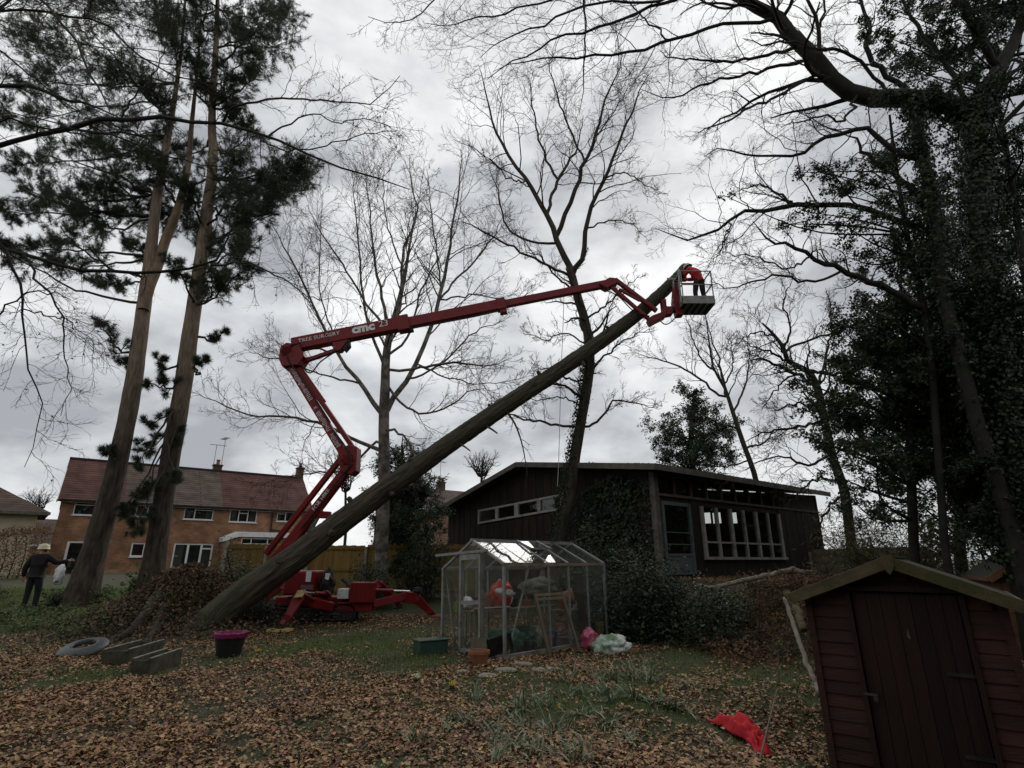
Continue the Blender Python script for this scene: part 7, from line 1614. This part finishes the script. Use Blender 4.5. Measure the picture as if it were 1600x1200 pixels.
for zz in (rz_, bz + 0.62):
    part('guard_rail', MB().tube([(bx0 + 0.02, by0 + 0.02, zz), (bx1 - 0.02, by0 + 0.02, zz)], 0.02, 8), MT['alu'], bask); part('guard_rail', MB().tube([(bx0 + 0.02, by1 - 0.02, zz), (bx1 - 0.02, by1 - 0.02, zz)], 0.02, 8), MT['alu'], bask)
    for xx in (bx0 + 0.02, bx1 - 0.02): part('guard_rail', MB().tube([(xx, by0 + 0.02, zz), (xx, by1 - 0.02, zz)], 0.02, 8), MT['alu'], bask)
part('control_console', MB().box((bx0 + 0.1, by0 + 0.35, rz_ + 0.02), (0.18, 0.34, 0.16)), MT['black'], bask, bevel=0.02)
m = MB().tube([(bx0 - 0.04, by0 + 0.05, bz), (bx0 - 0.06, by0 + 0.02, bz + 0.6), (bx0 - 0.02, by0 + 0.02, rz_ + 0.05)], 0.035, 8); m.tube([(bx0 - 0.04, by1 - 0.2, bz), (bx0 - 0.06, by1 - 0.2, bz + 0.6), (bx0 - 0.02, by1 - 0.2, rz_)], 0.035, 8); part('basket_support', m, MT['steel'], bask)

# rope hanging from the slender tree down to the roof edge
m = MB(); rp_ = [P(882, 432, 16.9), P(880, 500, 16.9), P(876, 600, 16.9), P(873, 720, 16.9), P(871, 760, 16.9)]; m.tube(rp_, 0.011, 5); single('rope', m, MT['rope'], 'thin pale rope hanging straight down before the slender tree', 'rope')

# ------------------------------------------------------------------ people
def skin_mesh(nodes, edges, root, name):
    """nodes: {key: (xyz, radius)}; grown with a Skin modifier, then frozen"""
    keys = list(nodes); me = bpy.data.meshes.new(name); me.from_pydata([nodes[k][0] for k in keys], [(keys.index(a), keys.index(b)) for a, b in edges], [])
    o = bpy.data.objects.new(name, me); COL.objects.link(o)
    s = o.modifiers.new('skin', 'SKIN'); s.use_smooth_shade = True
    if not me.skin_vertices: bpy.context.view_layer.objects.active = o
    sv = me.skin_vertices[0].data if me.skin_vertices else None
    for i, k in enumerate(keys):
        r = nodes[k][1]; r = (r, r) if np.isscalar(r) else r; sv[i].radius = r; sv[i].use_root = (k == root)
    o.modifiers.new('sub', 'SUBSURF').levels = 2; o.modifiers['sub'].render_levels = 2
    bpy.context.view_layer.update()
    out = bpy.data.meshes.new_from_object(o.evaluated_get(bpy.context.evaluated_depsgraph_get())); bpy.data.objects.remove(o)
    m = MB(); m.add([tuple(v.co) for v in out.vertices], [tuple(p.vertices) for p in out.polygons]); bpy.data.meshes.remove(out)
    return m
def person(label, base, yaw, pose, jacket, trousers, helmet, scale=1.0, lean=0.0):
    """pose gives the joints in metres, x right, y forward, z up from the feet"""
    root = thing('person', label, 'person', base)
    R_ = Matrix.Rotation(yaw, 3, 'Z')
    def w(v): return np.array(base) + np.array(R_ @ Vector(v)) * scale
    J = {k: w(v) for k, v in pose.items()}
    N = {'pelvis': (J['pelvis'], (0.14, 0.10)), 'belly': ((J['pelvis'] + J['chest']) / 2, (0.13, 0.095)), 'chest': (J['chest'], (0.16, 0.105)), 'neck': (J['neck'], 0.055), 'head': (J['head'], (0.078, 0.09)), 'crown': (J['crown'], (0.07, 0.08))}
    E = [('pelvis', 'belly'), ('belly', 'chest'), ('chest', 'neck'), ('neck', 'head'), ('head', 'crown')]
    for s in 'lr':
        N['sh' + s] = (J['sh' + s], 0.068); N['el' + s] = (J['el' + s], 0.046); N['wr' + s] = (J['wr' + s], 0.03); N['hip' + s] = (J['hip' + s], 0.095); N['kn' + s] = (J['kn' + s], 0.06); N['an' + s] = (J['an' + s], 0.042); N['toe' + s] = (J['toe' + s], 0.038)
        E += [('chest', 'sh' + s), ('sh' + s, 'el' + s), ('el' + s, 'wr' + s), ('pelvis', 'hip' + s), ('hip' + s, 'kn' + s), ('kn' + s, 'an' + s), ('an' + s, 'toe' + s)]
        d = J['wr' + s] - J['el' + s]; d /= np.linalg.norm(d); a = np.cross(d, (0, 1, 0.2)); a /= np.linalg.norm(a); palm = J['wr' + s] + d * 0.07
        N['palm' + s] = (palm, (0.036, 0.018)); E.append(('wr' + s, 'palm' + s))
        for i, (off, ln) in enumerate([(-0.03, 0.07), (-0.01, 0.085), (0.011, 0.08), (0.03, 0.062)]):
            k = f'f{i}{s}'; N[k] = (palm + a * off + d * ln * 0.55, 0.0095); N[k + 't'] = (palm + a * off * 1.1 + d * ln * 0.95 + np.array([0, 0, -0.015]), 0.008); E += [('palm' + s, k), (k, k + 't')]
        N['th' + s] = (J['wr' + s] + d * 0.05 + a * 0.05, 0.01); N['th' + s + 't'] = (J['wr' + s] + d * 0.085 + a * 0.07, 0.009); E += [('wr' + s, 'th' + s), ('th' + s, 'th' + s + 't')]
    for k in N: N[k] = (N[k][0], tuple(np.array(N[k][1]) * scale) if not np.isscalar(N[k][1]) else N[k][1] * scale)
    body = part('body', skin_mesh({k: (tuple(v[0]), v[1]) for k, v in N.items()}, E, 'pelvis', 'b'), MT['skin'], root, smooth=True)
    def sub(keys, grow, name, mat, rootk, extra=None):
        n2 = {k: (tuple(N[k][0]), tuple(np.array(N[k][1]) + grow) if not np.isscalar(N[k][1]) else N[k][1] + grow) for k in keys}
        part(name, skin_mesh(n2, [e_ for e_ in E if e_[0] in keys and e_[1] in keys], rootk, name), MT[mat], root, smooth=True)
    N['waist'] = (J['pelvis'] * 0.75 + J['chest'] * 0.25, (0.15 * scale, 0.11 * scale)); N['collar'] = (J['neck'] * 0.85 + J['head'] * 0.15, 0.062 * scale); E.extend([('waist', 'belly'), ('pelvis', 'waist'), ('chest', 'collar')]); N['hem'] = (J['pelvis'] + [0, 0, -0.06], (0.15 * scale, 0.115 * scale)); E.append(('hem', 'waist'))
    sub(['hem', 'waist', 'belly', 'chest', 'collar', 'shl', 'shr', 'ell', 'elr', 'wrl', 'wrr'], 0.03, 'jacket', jacket, 'waist')
    sub(['waist', 'pelvis', 'hipl', 'hipr', 'knl', 'knr', 'anl', 'anr'], 0.02, 'trousers', trousers, 'pelvis')
    for s in 'lr': part('boot', (lambda a, b: MB().bar(a + [0, 0, -0.015], b + [0, 0, -0.01], 0.1 * scale, 0.09 * scale))(J['an' + s] - (J['toe' + s] - J['an' + s]) * 0.4, J['toe' + s] + (J['toe' + s] - J['an' + s]) * 0.25), MT['black'], root, bevel=0.02)
    up = J['crown'] - J['head']; up /= np.linalg.norm(up); X = np.array(R_ @ Vector((1, 0, 0))); Yf = np.cross(up, X); X = np.cross(Yf, up)
    m = MB().lathe([(0.165, -0.01), (0.14, 0.0), (0.132, 0.05), (0.105, 0.1), (0.05, 0.135), (0.001, 0.142)], J['crown'] - up * 0.045 * scale, 18, (X * scale, Yf * scale, up * scale))
    hm = part('helmet', m, MT[helmet], root, smooth=True)
    f = J['head'] + Yf * 0.0
    face = MB()
    fwd = np.array(R_ @ Vector(pose['look'])); fwd -= up * (fwd @ up); fwd /= np.linalg.norm(fwd); sd = np.cross(fwd, up)
    face.blob(J['head'] + fwd * 0.10 * scale - up * 0.005, (0.016, 0.022, 0.026), 1, 0, 1, 2)
    part('nose', face, MT['skin'], root, smooth=True)
    for s in (-1, 1): part('eye', MB().blob(J['head'] + fwd * 0.085 * scale + sd * s * 0.034 + up * 0.03, (0.012, 0.012, 0.009), 1, 0, 1, 2), MT['dark'], root, smooth=True); part('ear_defender', MB().blob(J['head'] + sd * s * 0.095 * scale + up * 0.01, (0.04, 0.04, 0.05), 2, 0, 1, 2), MT['black'], hm, smooth=True)
    part('mouth', MB().box(J['head'] + fwd * 0.088 * scale - up * 0.045, (0.05, 0.012, 0.012), (sd, fwd, up)), MT['bagred'], root)
    return root, J
stand = dict(pelvis=(0, 0, 0.93), chest=(0, 0.03, 1.32), neck=(0, 0.02, 1.48), head=(0, 0.04, 1.58), crown=(0, 0.04, 1.67), shl=(-0.2, 0.02, 1.40), shr=(0.2, 0.02, 1.40), ell=(-0.30, -0.03, 1.13), elr=(0.36, 0.12, 1.25), wrl=(-0.33, 0.05, 0.88), wrr=(0.56, 0.3, 1.30), hipl=(-0.09, 0, 0.9), hipr=(0.09, 0, 0.9), knl=(-0.11, 0.03, 0.49), knr=(0.12, 0.05, 0.49), anl=(-0.12, 0, 0.08), anr=(0.13, 0.02, 0.08), toel=(-0.14, 0.16, 0.045), toer=(0.16, 0.17, 0.045), look=(0.5, 0.9, -0.1))
q = on_ground(42, 956)
person('person in black workwear and yellowish helmet standing by the hedge, one arm out', (q[0], q[1], q[2]), math.radians(8), stand, 'clothdark', 'clothdark', 'helmet', 1.04)
c = np.array([q[0] + 0.62, q[1] + 0.15, q[2]]); sack('rubble_sack', 'tall white sack standing at the right of the person in black', c + [-0.08, 0, 0.95], (0.13, 0.12, 0.3), 'bag', 12)
shrub('brush_heap', 'dark heap of cut brush between the person and the pine foot', tuple(c + [0.25, 0.0, -0.05]), (0.6, 0.4, 0.5), 0.09, 1600, 'ivy', 113, cat='heap', clump=24)
work = dict(pelvis=(0.06, -0.04, 0.87), chest=(-0.06, 0.13, 1.25), neck=(-0.12, 0.2, 1.38), head=(-0.15, 0.25, 1.46), crown=(-0.18, 0.28, 1.55), shl=(-0.26, 0.1, 1.30), shr=(0.13, 0.16, 1.33), ell=(-0.40, 0.24, 1.1), elr=(0.05, 0.34, 1.12), wrl=(-0.40, 0.5, 1.18), wrr=(-0.12, 0.54, 1.2), hipl=(-0.08, 0, 0.85), hipr=(0.1, 0, 0.85), knl=(-0.12, 0.07, 0.46), knr=(0.14, 0.04, 0.46), anl=(-0.13, 0, 0.08), anr=(0.16, -0.02, 0.08), toel=(-0.15, 0.15, 0.045), toer=(0.18, 0.14, 0.045), look=(-0.3, 0.9, 0.1))
wp, WJ = person('person in red jacket and grey helmet working in the lift basket', ((bx0 + bx1) / 2 + 0.17, by0 + 0.3, bz + 0.03), math.radians(10), work, 'clothred', 'clothbrown', 'helmet2', 1.0)
h_ = (WJ['wrl'] + WJ['wrr']) / 2; cs = thing('chainsaw', 'small chainsaw held by the person in the basket', 'chainsaw', h_)
part('body', MB().box(h_ + [0, 0.04, 0.03], (0.3, 0.14, 0.16)), MT['bagred'], cs, bevel=0.02); part('guide_bar', MB().box(h_ + [-0.32, 0.06, 0.05], (0.36, 0.012, 0.07)), MT['steel'], cs)

# ------------------------------------------------------------------ small things on the ground
q = on_ground(348, 1029); c = np.array([q[0], q[1] + 0.2, q[2] - 0.01]); bk_ = thing('rubber_bucket', 'black flexible bucket with a magenta rim on the leaf-strewn grass', 'bucket', c)
part('body', MB().lathe([(0.001, 0), (0.21, 0), (0.27, 0.38), (0.275, 0.4), (0.26, 0.4), (0.205, 0.03), (0.001, 0.03)], c, 28), MT['plastic_black'], bk_); 
rim = MB(); k_ = 28; prof = [(0.272, 0.34), (0.292, 0.36), (0.30, 0.43), (0.285, 0.445), (0.262, 0.44), (0.25, 0.40), (0.001, 0.395)]; rim.lathe(prof, c, k_); rim.v = [(v[0], v[1], v[2] + 0.008 * math.sin(i * 2.3)) for i, v in enumerate(rim.v)]; part('rim_lining', rim, MT['magenta'], bk_)
for s in (-1, 1): part('handle', MB().tube([c + [s * 0.27, -0.07, 0.42], c + [s * 0.33, -0.04, 0.45], c + [s * 0.33, 0.04, 0.45], c + [s * 0.27, 0.07, 0.42]], 0.014, 8), MT['magenta'], bk_)
q = on_ground(119, 1026); c = np.array([q[0], q[1] + 0.15, q[2] + 0.0]); m = MB().lathe([(0.40, 0.0), (0.41, 0.03), (0.36, 0.075), (0.25, 0.10), (0.2, 0.11), (0.18, 0.09), (0.19, 0.02)], c, 36); m.v = [(v[0], v[1], v[2] + 0.28 * (v[1] - c[1]) + 0.1) for v in m.v]; single('plastic_ring', m, MT['greyplastic'], 'round grey plastic ring lid lying on the leaves at left', 'lid', smooth=True)
for i, ((ax_, ay_), (bx_, by_), lab) in enumerate([((197, 1040), (252, 1022), 'farther mossy timber trough on the leaves beside the bucket'), ((230, 1056), (280, 1038), 'nearer mossy timber trough lying on the leaves')]):
    a, b = on_ground(ax_, ay_), on_ground(bx_, by_); d = b - a; d[2] = 0; L = np.linalg.norm(d); d /= L; n = np.array([-d[1], d[0], 0]); tr_ = thing('wooden_trough', lab, 'trough', a)
    z = min(a[2], b[2]) + 0.01; h = 0.25; w = 0.26 if i else 0.42; c = a + d * L / 2
    for s in (0, 1): part('side_board', MB().box((c + n * w * s) * [1, 1, 0] + [0, 0, z + h / 2], (L, 0.04, h), (d, n, np.array([0, 0, 1.0]))), MT['troughwood'], tr_, bevel=0.006)
    for t in (0.02, L - 0.02): part('end_board', MB().box((a + d * t + n * w / 2) * [1, 1, 0] + [0, 0, z + h / 2 - 0.01], (0.035, w - 0.045, h - 0.03), (d, n, np.array([0, 0, 1.0]))), MT['troughwood'], tr_)
    for s in (0, 1): part('pale_edge', MB().box((c + n * w * s) * [1, 1, 0] + [0, 0, z + h + 0.006], (L * 0.99, 0.038, 0.012), (d, n, np.array([0, 0, 1.0]))), MT['stone'], tr_)  # paler strip along the top of each side board
    part('soil', MB().box((c + n * w / 2) * [1, 1, 0] + [0, 0, z + h * 0.35], (L - 0.06, w - 0.05, h * 0.6), (d, n, np.array([0, 0, 1.0]))), soil, tr_)
# red jacket dropped on the ground
q = on_ground(1160, 1160); rj = MB(); NU, NV = 40, 26
q1, q2 = on_ground(1138, 1133), on_ground(1200, 1184)
d = q2 - q1; d[2] = 0; L = np.linalg.norm(d) * 1.05; d /= np.linalg.norm(d); n = np.array([-d[1], d[0], 0]); vs = []
for i in range(NU):
    for j in range(NV):
        s, t = i / (NU - 1), j / (NV - 1) - 0.5; wd = 0.52 * (0.75 + 0.25 * math.sin(s * 5 + 1)) * (1 - 0.75 * max(0, s - 0.45)); p_ = q1 + d * L * s + n * (t * wd + 0.06 * math.sin(s * 4)); 
        edge = min(1, min(s, 1 - s) * 7) * min(1, (0.5 - abs(t)) * 5)
        z = g(p_[0], p_[1]) + 0.035 + edge * (0.05 + 0.06 * (1 - s) + 0.10 * mnoise.noise(Vector((s * 5, t * 5, 2.0))) + 0.07 * abs(mnoise.noise(Vector((s * 11, t * 8, 7.0)))))
        vs.append((p_[0] + 0.03 * mnoise.noise(Vector((s * 6, t * 6, 9))), p_[1] + 0.03 * mnoise.noise(Vector((s * 6, t * 6, 19))), max(z, g(p_[0], p_[1]) + 0.02)))
rj.add(vs, [(i * NV + j, (i + 1) * NV + j, (i + 1) * NV + j + 1, i * NV + j + 1) for i in range(NU - 1) for j in range(NV - 1)])
o = single('red_jacket', rj, MT['redcloth'], 'bright red jacket dropped on the leaves in the right foreground', 'jacket', smooth=True); sm = o.modifiers.new('thick', 'SOLIDIFY'); sm.thickness = 0.012
a, b = on_ground(1182, 1196), P(1215, 1075, 7.4); m = MB().tube(resample(np.array([a - [0, 0, 0.05], (a + b) / 2 + [0.02, 0, 0.03], b]), 8), np.linspace(0.012, 0.007, 8), 6); single('garden_cane', m, MT['oldwood'], 'thin stick rising beside the red jacket', 'cane')
# pale branches: along the top of the bank and against the shed
def pole(label, pix, Ys, r0, r1, mat='paleplank', name='birch_pole'):
    a = np.array([P(x, y, Y) for (x, y), Y in zip(pix, Ys)]); a = resample(a, 20); a[1:-1] += np.random.default_rng(len(label)).normal(0, 0.008, (18, 3)); root = thing(name, label, 'branch', a[0]); rough_trunk('pole', a, np.linspace(r0, r1, 20), MT[mat], root, k=10, rings=30, amp=0.1); return root
pole('long pale branch laid along the top of the bank below the window', [(1083, 912), (1110, 918), (1150, 910), (1200, 899), (1215, 895)], [12.9, 12.7, 12.6, 12.5, 12.5], 0.045, 0.05)
pole('crooked bleached branch end at the top of the bank by the shed', [(1218, 894), (1240, 890), (1255, 894), (1276, 892)], [12.4, 12.3, 12.2, 12.1], 0.06, 0.04)
pole('pale birch pole leaning against the left side of the shed', [(1226, 935), (1236, 965), (1248, 1000), (1258, 1030), (1272, 1060), (1280, 1085)], [9.1, 8.8, 8.4, 8.1, 7.8, 7.5], 0.03, 0.034)
pole('darker mossy pole beside the birch pole at the shed corner', [(1230, 925), (1245, 950), (1256, 985)], [8.8, 8.5, 8.2], 0.06, 0.05, mat='mosswood')
pole('short forked stick standing out of the brash on the bank', [(1112, 918), (1122, 940), (1117, 962)], [12.5, 12.4, 12.3], 0.04, 0.03, mat='mosswood')
a = on_ground(1216, 1065); b = P(1216, 1010, a[1]); r_ = thing('dried_seedhead', 'single dry flower head on a thin stalk before the brash pile', 'plant', a); part('stalk', MB().tube([a - [0, 0, 0.05], b], [0.012, 0.008], 6), MT['oldwood'], r_); V, F = leaves(np.array(b) + np.random.default_rng(3).normal(0, 0.05, (160, 3)), 0.05, np.random.default_rng(4), 0.5); obj_np('flower_head', V, F, MT['bamboo'], r_, kind='stuff')

# ------------------------------------------------------------------ ground cover
rng = np.random.default_rng(200)
def vis(x, y, margin=0.6):   # inside the frame's wedge, roughly
    return np.abs(x) < 0.90 * y * 1.05 + margin
def field(x, y, s, o):
    return np.sin(x * 1.1 * s + o) * np.cos(y * 0.9 * s - o * 0.7) + 0.6 * np.sin(x * 2.3 * s - y * 1.7 * s + o * 2) + 0.35 * np.sin(x * 5.1 * s + y * 4.3 * s + o)
def greenness(x, y):
    """where grass shows through the leaves: the lift's lawn, the far left, the strip before the greenhouse"""
    e = 0.85 * np.exp(-(((x + 3.4) / 2.2) ** 2 + ((y - 13.0) / 2.6) ** 2)) + 0.6 * np.exp(-(((x + 1.7) / 0.7) ** 2 + ((y - 10.9) / 0.9) ** 2)) + 0.9 * ss(13.2, 15.5, y) * ss(-8.5, -10, x) + 0.5 * np.exp(-(((x + 6.5) / 1.2) ** 2 + ((y - 9.8) / 0.8) ** 2)) + 0.55 * np.exp(-(((x - 1.1) / 1.7) ** 2 + ((y - 7.7) / 1.5) ** 2)) + 0.45 * ss(3.5, 2.0, np.abs(x - 3.6) + np.abs(y - 10.0))
    return e + 0.13 * field(x, y, 0.9, 2.0)
def clear(x, y):             # not inside the greenhouse
    t = (x - GH0[0]) * GLd[0] + (y - GH0[1]) * GLd[1]; k = (x - GH0[0]) * GWd[0] + (y - GH0[1]) * GWd[1]
    return ~((t > 0) & (t < GLn) & (k > 0) & (k < GWn))
def scatter(n, y0, y1, power=1.0):
    y = y0 + (y1 - y0) * rng.random(n) ** power; x = rng.uniform(-1, 1, n) * (0.95 * y + 1.0)
    k = clear(x, y); return x[k], y[k]
x, y = scatter(470000, 4.4, 17.5, 1.15)
p_ = np.clip(0.6 + 0.32 * field(x, y, 1.3, 0.5) + 0.16 * field(x, y, 4.1, 2.5) - 1.0 * greenness(x, y), 0.03, 1) * np.where(x < -9.5, 0.6, 1)
p_ *= np.where((x > 2.6) & (y > 9.5), 0.75, 1.0)
k = rng.random(len(x)) < p_; x, y = x[k], y[k]
z = G(x, y) + 0.012 + 0.03 * rng.random(len(x))
V, F = leaves(np.stack([x, y, z], 1), 0.053, rng, 0.66, up=0.6, nrm=np.array([0, 0, 1.0]), fold=0.22, jitter=0.45)
o = obj_np('fallen_leaves', V, F, MT['litter'], kind='stuff'); o['label'] = 'brown fallen leaves carpeting the garden'
x, y = scatter(420000, 4.4, 21, 1.0)
gr = greenness(x, y)
k = rng.random(len(x)) < np.clip(gr * 1.1 - 0.05, 0.02, 0.95); x, y = x[k], y[k]; n = len(x)
z = G(x, y); h = rng.uniform(0.03, 0.085, n) * np.where(x < -9, 1.6, 1); a = rng.uniform(0, 6.283, n); ln = rng.uniform(0.1, 0.7, n)
b = np.stack([x, y, z - 0.005], 1); s = np.stack([np.cos(a), np.sin(a), np.zeros(n)], 1) * 0.005; t = b + np.stack([-np.sin(a) * ln * h, np.cos(a) * ln * h, h], 1)
V = np.stack([b - s, b + s, t], 1).reshape(-1, 3); o = obj_np('grass', V, np.arange(3 * n).reshape(-1, 3), MT['grass'], kind='stuff'); o['label'] = 'thin damp grass between the leaves'
# low ivy and weeds along the left edge and under the trees
x = rng.uniform(-19, -9.3, 26000); y = rng.uniform(13.6, 17.4, 26000); k = (field(x, y, 1.1, 1.0) + 0.9 * ss(13.6, 15.5, y) > 0.35) & vis(x, y); x, y = x[k], y[k]
V, F = leaves(np.stack([x, y, G(x, y) + 0.03 + 0.16 * rng.random(len(x)) ** 2], 1), 0.075, rng, 0.6, up=0.5, nrm=np.array([0, -0.3, 1.0])); o = obj_np('ground_cover', V, F, MT['fern'], kind='stuff'); o['label'] = 'low green weeds along the left edge of the lawn'
# bracken, dead fern and ivy on the root mound
mound_c = np.array([-8.5, 15.2]); n = 26000; a = rng.uniform(0, 6.283, n); r = np.abs(rng.normal(0, 0.85, n)); x = mound_c[0] + 1.6 * r * np.cos(a); y = mound_c[1] + 1.2 * r * np.sin(a)
V, F = leaves(np.stack([x, y, G(x, y) + 0.02 + 0.32 * rng.random(n) ** 2], 1), 0.10, rng, 0.45, up=0.25, nrm=np.array([0, -0.4, 1.0])); o = obj_np('mound_bracken', V, F, MT['bracken'], kind='stuff'); o['label'] = 'dead bracken and leaves heaped over the root mound'
n = 8000; a = rng.uniform(0, 6.283, n); r = np.abs(rng.normal(0, 0.9, n)); x = mound_c[0] - 0.5 + 1.3 * r * np.cos(a); y = mound_c[1] - 0.6 + 0.9 * r * np.sin(a)
V, F = leaves(np.stack([x, y, G(x, y) + 0.02 + 0.15 * rng.random(n) ** 2], 1), 0.07, rng, 0.6, up=0.4, nrm=np.array([0, -0.4, 1.0])); o = obj_np('mound_ivy', V, F, MT['ivy'], kind='stuff'); o['label'] = 'ivy trailing over the front of the root mound'
# roots fanning out at the mound foot
for i, (p0, p1, p2) in enumerate([((250, 935), (205, 985), (165, 1005)), ((262, 945), (240, 990), (222, 1006)), ((300, 960), (290, 1000), (262, 1012)), ((330, 975), (330, 1005), (318, 1012))]):
    a = np.array([P(*p0, 14.6), P(*p1, 13.6), on_ground(*p2)]); a = resample(a, 14); r_ = thing('tree_root', ['longest mossy root running left from the mound', 'second mossy root from the left at the mound foot', 'third root spreading from the mound towards the troughs', 'root at the mound foot nearest the leaning trunk'][i], 'root', a[-1]); rough_trunk('root', a, np.linspace(0.22, 0.05, 14), MT['bark'], r_, k=12, rings=30, amp=0.12)
# fern tufts on the mound
def frond_tuft(name, label, c, n, L, mat, seed, cat='fern', group=None, wid=0.03, droop=0.9, flowers=0, fmat='flower', spread=1.0):
    rg = np.random.default_rng(seed); root = thing(name, label, cat, c, group); VV, FF = [], []; b = 0; c = np.array(c)
    fp = []
    for i in range(n):
        a = rg.uniform(0, 6.283); el = rg.uniform(0.5, 1.3) if spread < 1.5 else rg.uniform(0.2, 1.2); ln = L * rg.uniform(0.6, 1.15); d = np.array([math.cos(a) * math.cos(el), math.sin(a) * math.cos(el), math.sin(el)]); s = np.array([-math.sin(a), math.cos(a), 0]); p = c + rg.normal(0, 0.03 * spread, 3) * [1, 1, 0]; m_ = 6
        for j in range(m_):
            f = j / (m_ - 1); w = wid * (1 - f) ** 0.6 * (0.6 + 0.8 * f if f < 0.4 else 1) / 2
            VV += [p - s * w, p + s * w]; p = p + d * ln / (m_ - 1); d = d + np.array([0, 0, -droop * 0.3]); d /= np.linalg.norm(d)
        FF += [(b + 2 * j, b + 2 * j + 1, b + 2 * j + 3, b + 2 * j + 2) for j in range(m_ - 1)]; b += 2 * m_
        if i < flowers: fp.append(np.array(VV[-1]))
    obj_np('leaves', np.array(VV), np.array(FF), MT[mat], root, smooth=True)
    for q in fp:
        st = c + (q - c) * [0.4, 0.4, 0]; tp = st + np.array([0, 0, L * rg.uniform(0.75, 1.0)]); mm = MB().tube([c + (st - c) * 0.3, tp], 0.004, 5); fl = part('flower_stalk', mm, MT['bulb'], root)
        V2, F2 = leaves(np.repeat(tp[None], 9, 0), 0.03, rg, 0.6, up=0.3, nrm=np.array([0, -1, 0.3])); obj_np('flower', V2, F2, MT[fmat], fl)
    return root
for i, (x, y) in enumerate([(268, 945), (255, 965), (290, 925), (300, 948), (240, 950), (320, 930), (345, 915), (280, 905), (225, 975), (310, 900), (375, 925)]):
    q = on_ground(x, y); frond_tuft('fern_tuft', 'green fern tuft growing on the root mound', q, 16, 0.5, 'fern', 300 + i, group='ferns on the root mound', wid=0.06)
# bulb clumps in the foreground bed
rgb_ = np.random.default_rng(301); spots = []
base = [(820, 1110), (790, 1120), (760, 1135), (720, 1130), (700, 1128), (850, 1105), (770, 1165), (800, 1170), (840, 1180), (870, 1150), (900, 1090), (930, 1065), (960, 1060), (985, 1055), (1010, 1065), (945, 1085), (915, 1120), (950, 1130), (980, 1165), (905, 1170), (1030, 1100), (1050, 1110), (890, 1065), (1000, 1090), (770, 1195), (830, 1200), (905, 1195), (650, 1165), (930, 1180), (740, 1100), (1075, 1080), (960, 1100), (690, 1150), (812, 1140), (875, 1185)]
for i, (x, y) in enumerate(base):
    q = on_ground(x + rgb_.uniform(-6, 6), y + rgb_.uniform(-4, 4)); q[2] -= 0.01
    big_ = y < 1075
    fl = 1 if i in (4, 9, 16, 10, 20) else 0
    frond_tuft('bulb_clump', 'clump of strappy green bulb leaves with a yellow bud among dead leaves' if fl else ('tall clump of strappy bulb leaves below the plastic sacks' if big_ else 'low clump of strappy green bulb leaves among dead leaves'), q, int(rgb_.uniform(24, 44)), rgb_.uniform(0.24, 0.36) if not big_ else rgb_.uniform(0.34, 0.46), 'bulb', 310 + i, 'plant', group='bulb clumps in the foreground bed', wid=0.024, droop=0.75, flowers=fl, spread=2.0)
for i, (x, y, fm) in enumerate([(650, 1066, 'paleflower'), (707, 1078, 'flower'), (402, 1024, 'flower')]):
    q = on_ground(x, y); frond_tuft('primrose', ['clump of cream primroses on the bare lawn', 'yellow flowers on the leaves in front of the greenhouse', 'small yellow flower tuft right of the black bucket'][i], q, 16, 0.1, 'fern', 350 + i, 'flower', wid=0.03, droop=0.6, flowers=9, fmat=fm)
# unseen tree mass added behind and at right to darken reflections and near sides
rg = np.random.default_rng(370); n = 42000
x = rg.uniform(-26, 24, n); y = -5.5 - 3.5 * rg.random(n) + 1.0 * np.sin(x * 0.5); side = rg.random(n) < 0.45; y = np.where(side, rg.uniform(-6, 24, n), y); x = np.where(side, 20.5 + 0.45 * np.maximum(y - 12, 0) + 3.5 * rg.random(n), x); hh = 8.5 + 1.6 * np.sin(x * 0.7) + 1.2 * np.sin(x * 1.9 + 1); z = hh * rg.random(n) ** 0.9
V, F = leaves(np.stack([x, y, z], 1), 0.75, rg, 0.7); V2, F2, A2 = tubes([(np.array([resample(np.array([[xx, -8.0, -0.2], [xx + 0.2, -8.0, 4.0], [xx, -8.0, 8.0]]), 6) for xx in np.arange(-25, 24, 3.1)]), np.full((16, 6), 0.2))], 8)
obj_np('added_woodland', np.vstack([V, V2]), [F, F2 + len(V)], MT['holly'], kind='stuff')
# brash heap on the bank, right of the laurel
rg = np.random.default_rng(360); bc = np.array([5.35, 11.6]); br_ = thing('brash_heap', 'dark heap of brash and dead stems banked below the pavilion window', 'brash', (bc[0], bc[1], g(*bc)))
S = []
for i in range(80):
    t = rg.uniform(-1, 1); c = np.array([bc[0] + 1.3 * t + rg.normal(0, 0.4), bc[1] + 0.3 * t + rg.normal(0, 0.6), 0]); c[2] = g(c[0], c[1]) + rg.uniform(0.0, 0.35); a = rg.uniform(0, 6.283); d = np.array([math.cos(a), math.sin(a) * 0.6, rg.uniform(-0.2, 0.5)]); L = rg.uniform(0.3, 0.8); S.append(resample(np.array([c - d * L, c + rg.normal(0, 0.06, 3), c + d * L]), 8))
S = np.array(S); R_ = np.tile(np.linspace(0.02, 0.008, 8), (len(S), 1)) * rg.uniform(0.4, 1.1, (len(S), 1)); limb_obj('sticks', [(S, R_)], 5, MT['bark'], br_); limb_obj('twigs', [spawn(S, R_, 6, (0.1, 1), (40, 15), (0.2, 0.6), 5, 0.2, (0, 0, 0), 0.6, rg, rmin=0.004)], 3, MT['twig'], br_)
n = 9000; x = bc[0] + rg.uniform(-1.6, 1.7, n); y = bc[1] + rg.normal(0, 0.8, n); V, F = leaves(np.stack([x, y, G(x, y) + 0.3 * rg.random(n) ** 2], 1), 0.075, rg, 0.5, up=0.25, nrm=np.array([0, -0.5, 1.0])); obj_np('dead_leaves', V, F, MT['hedge'], br_, kind='stuff')
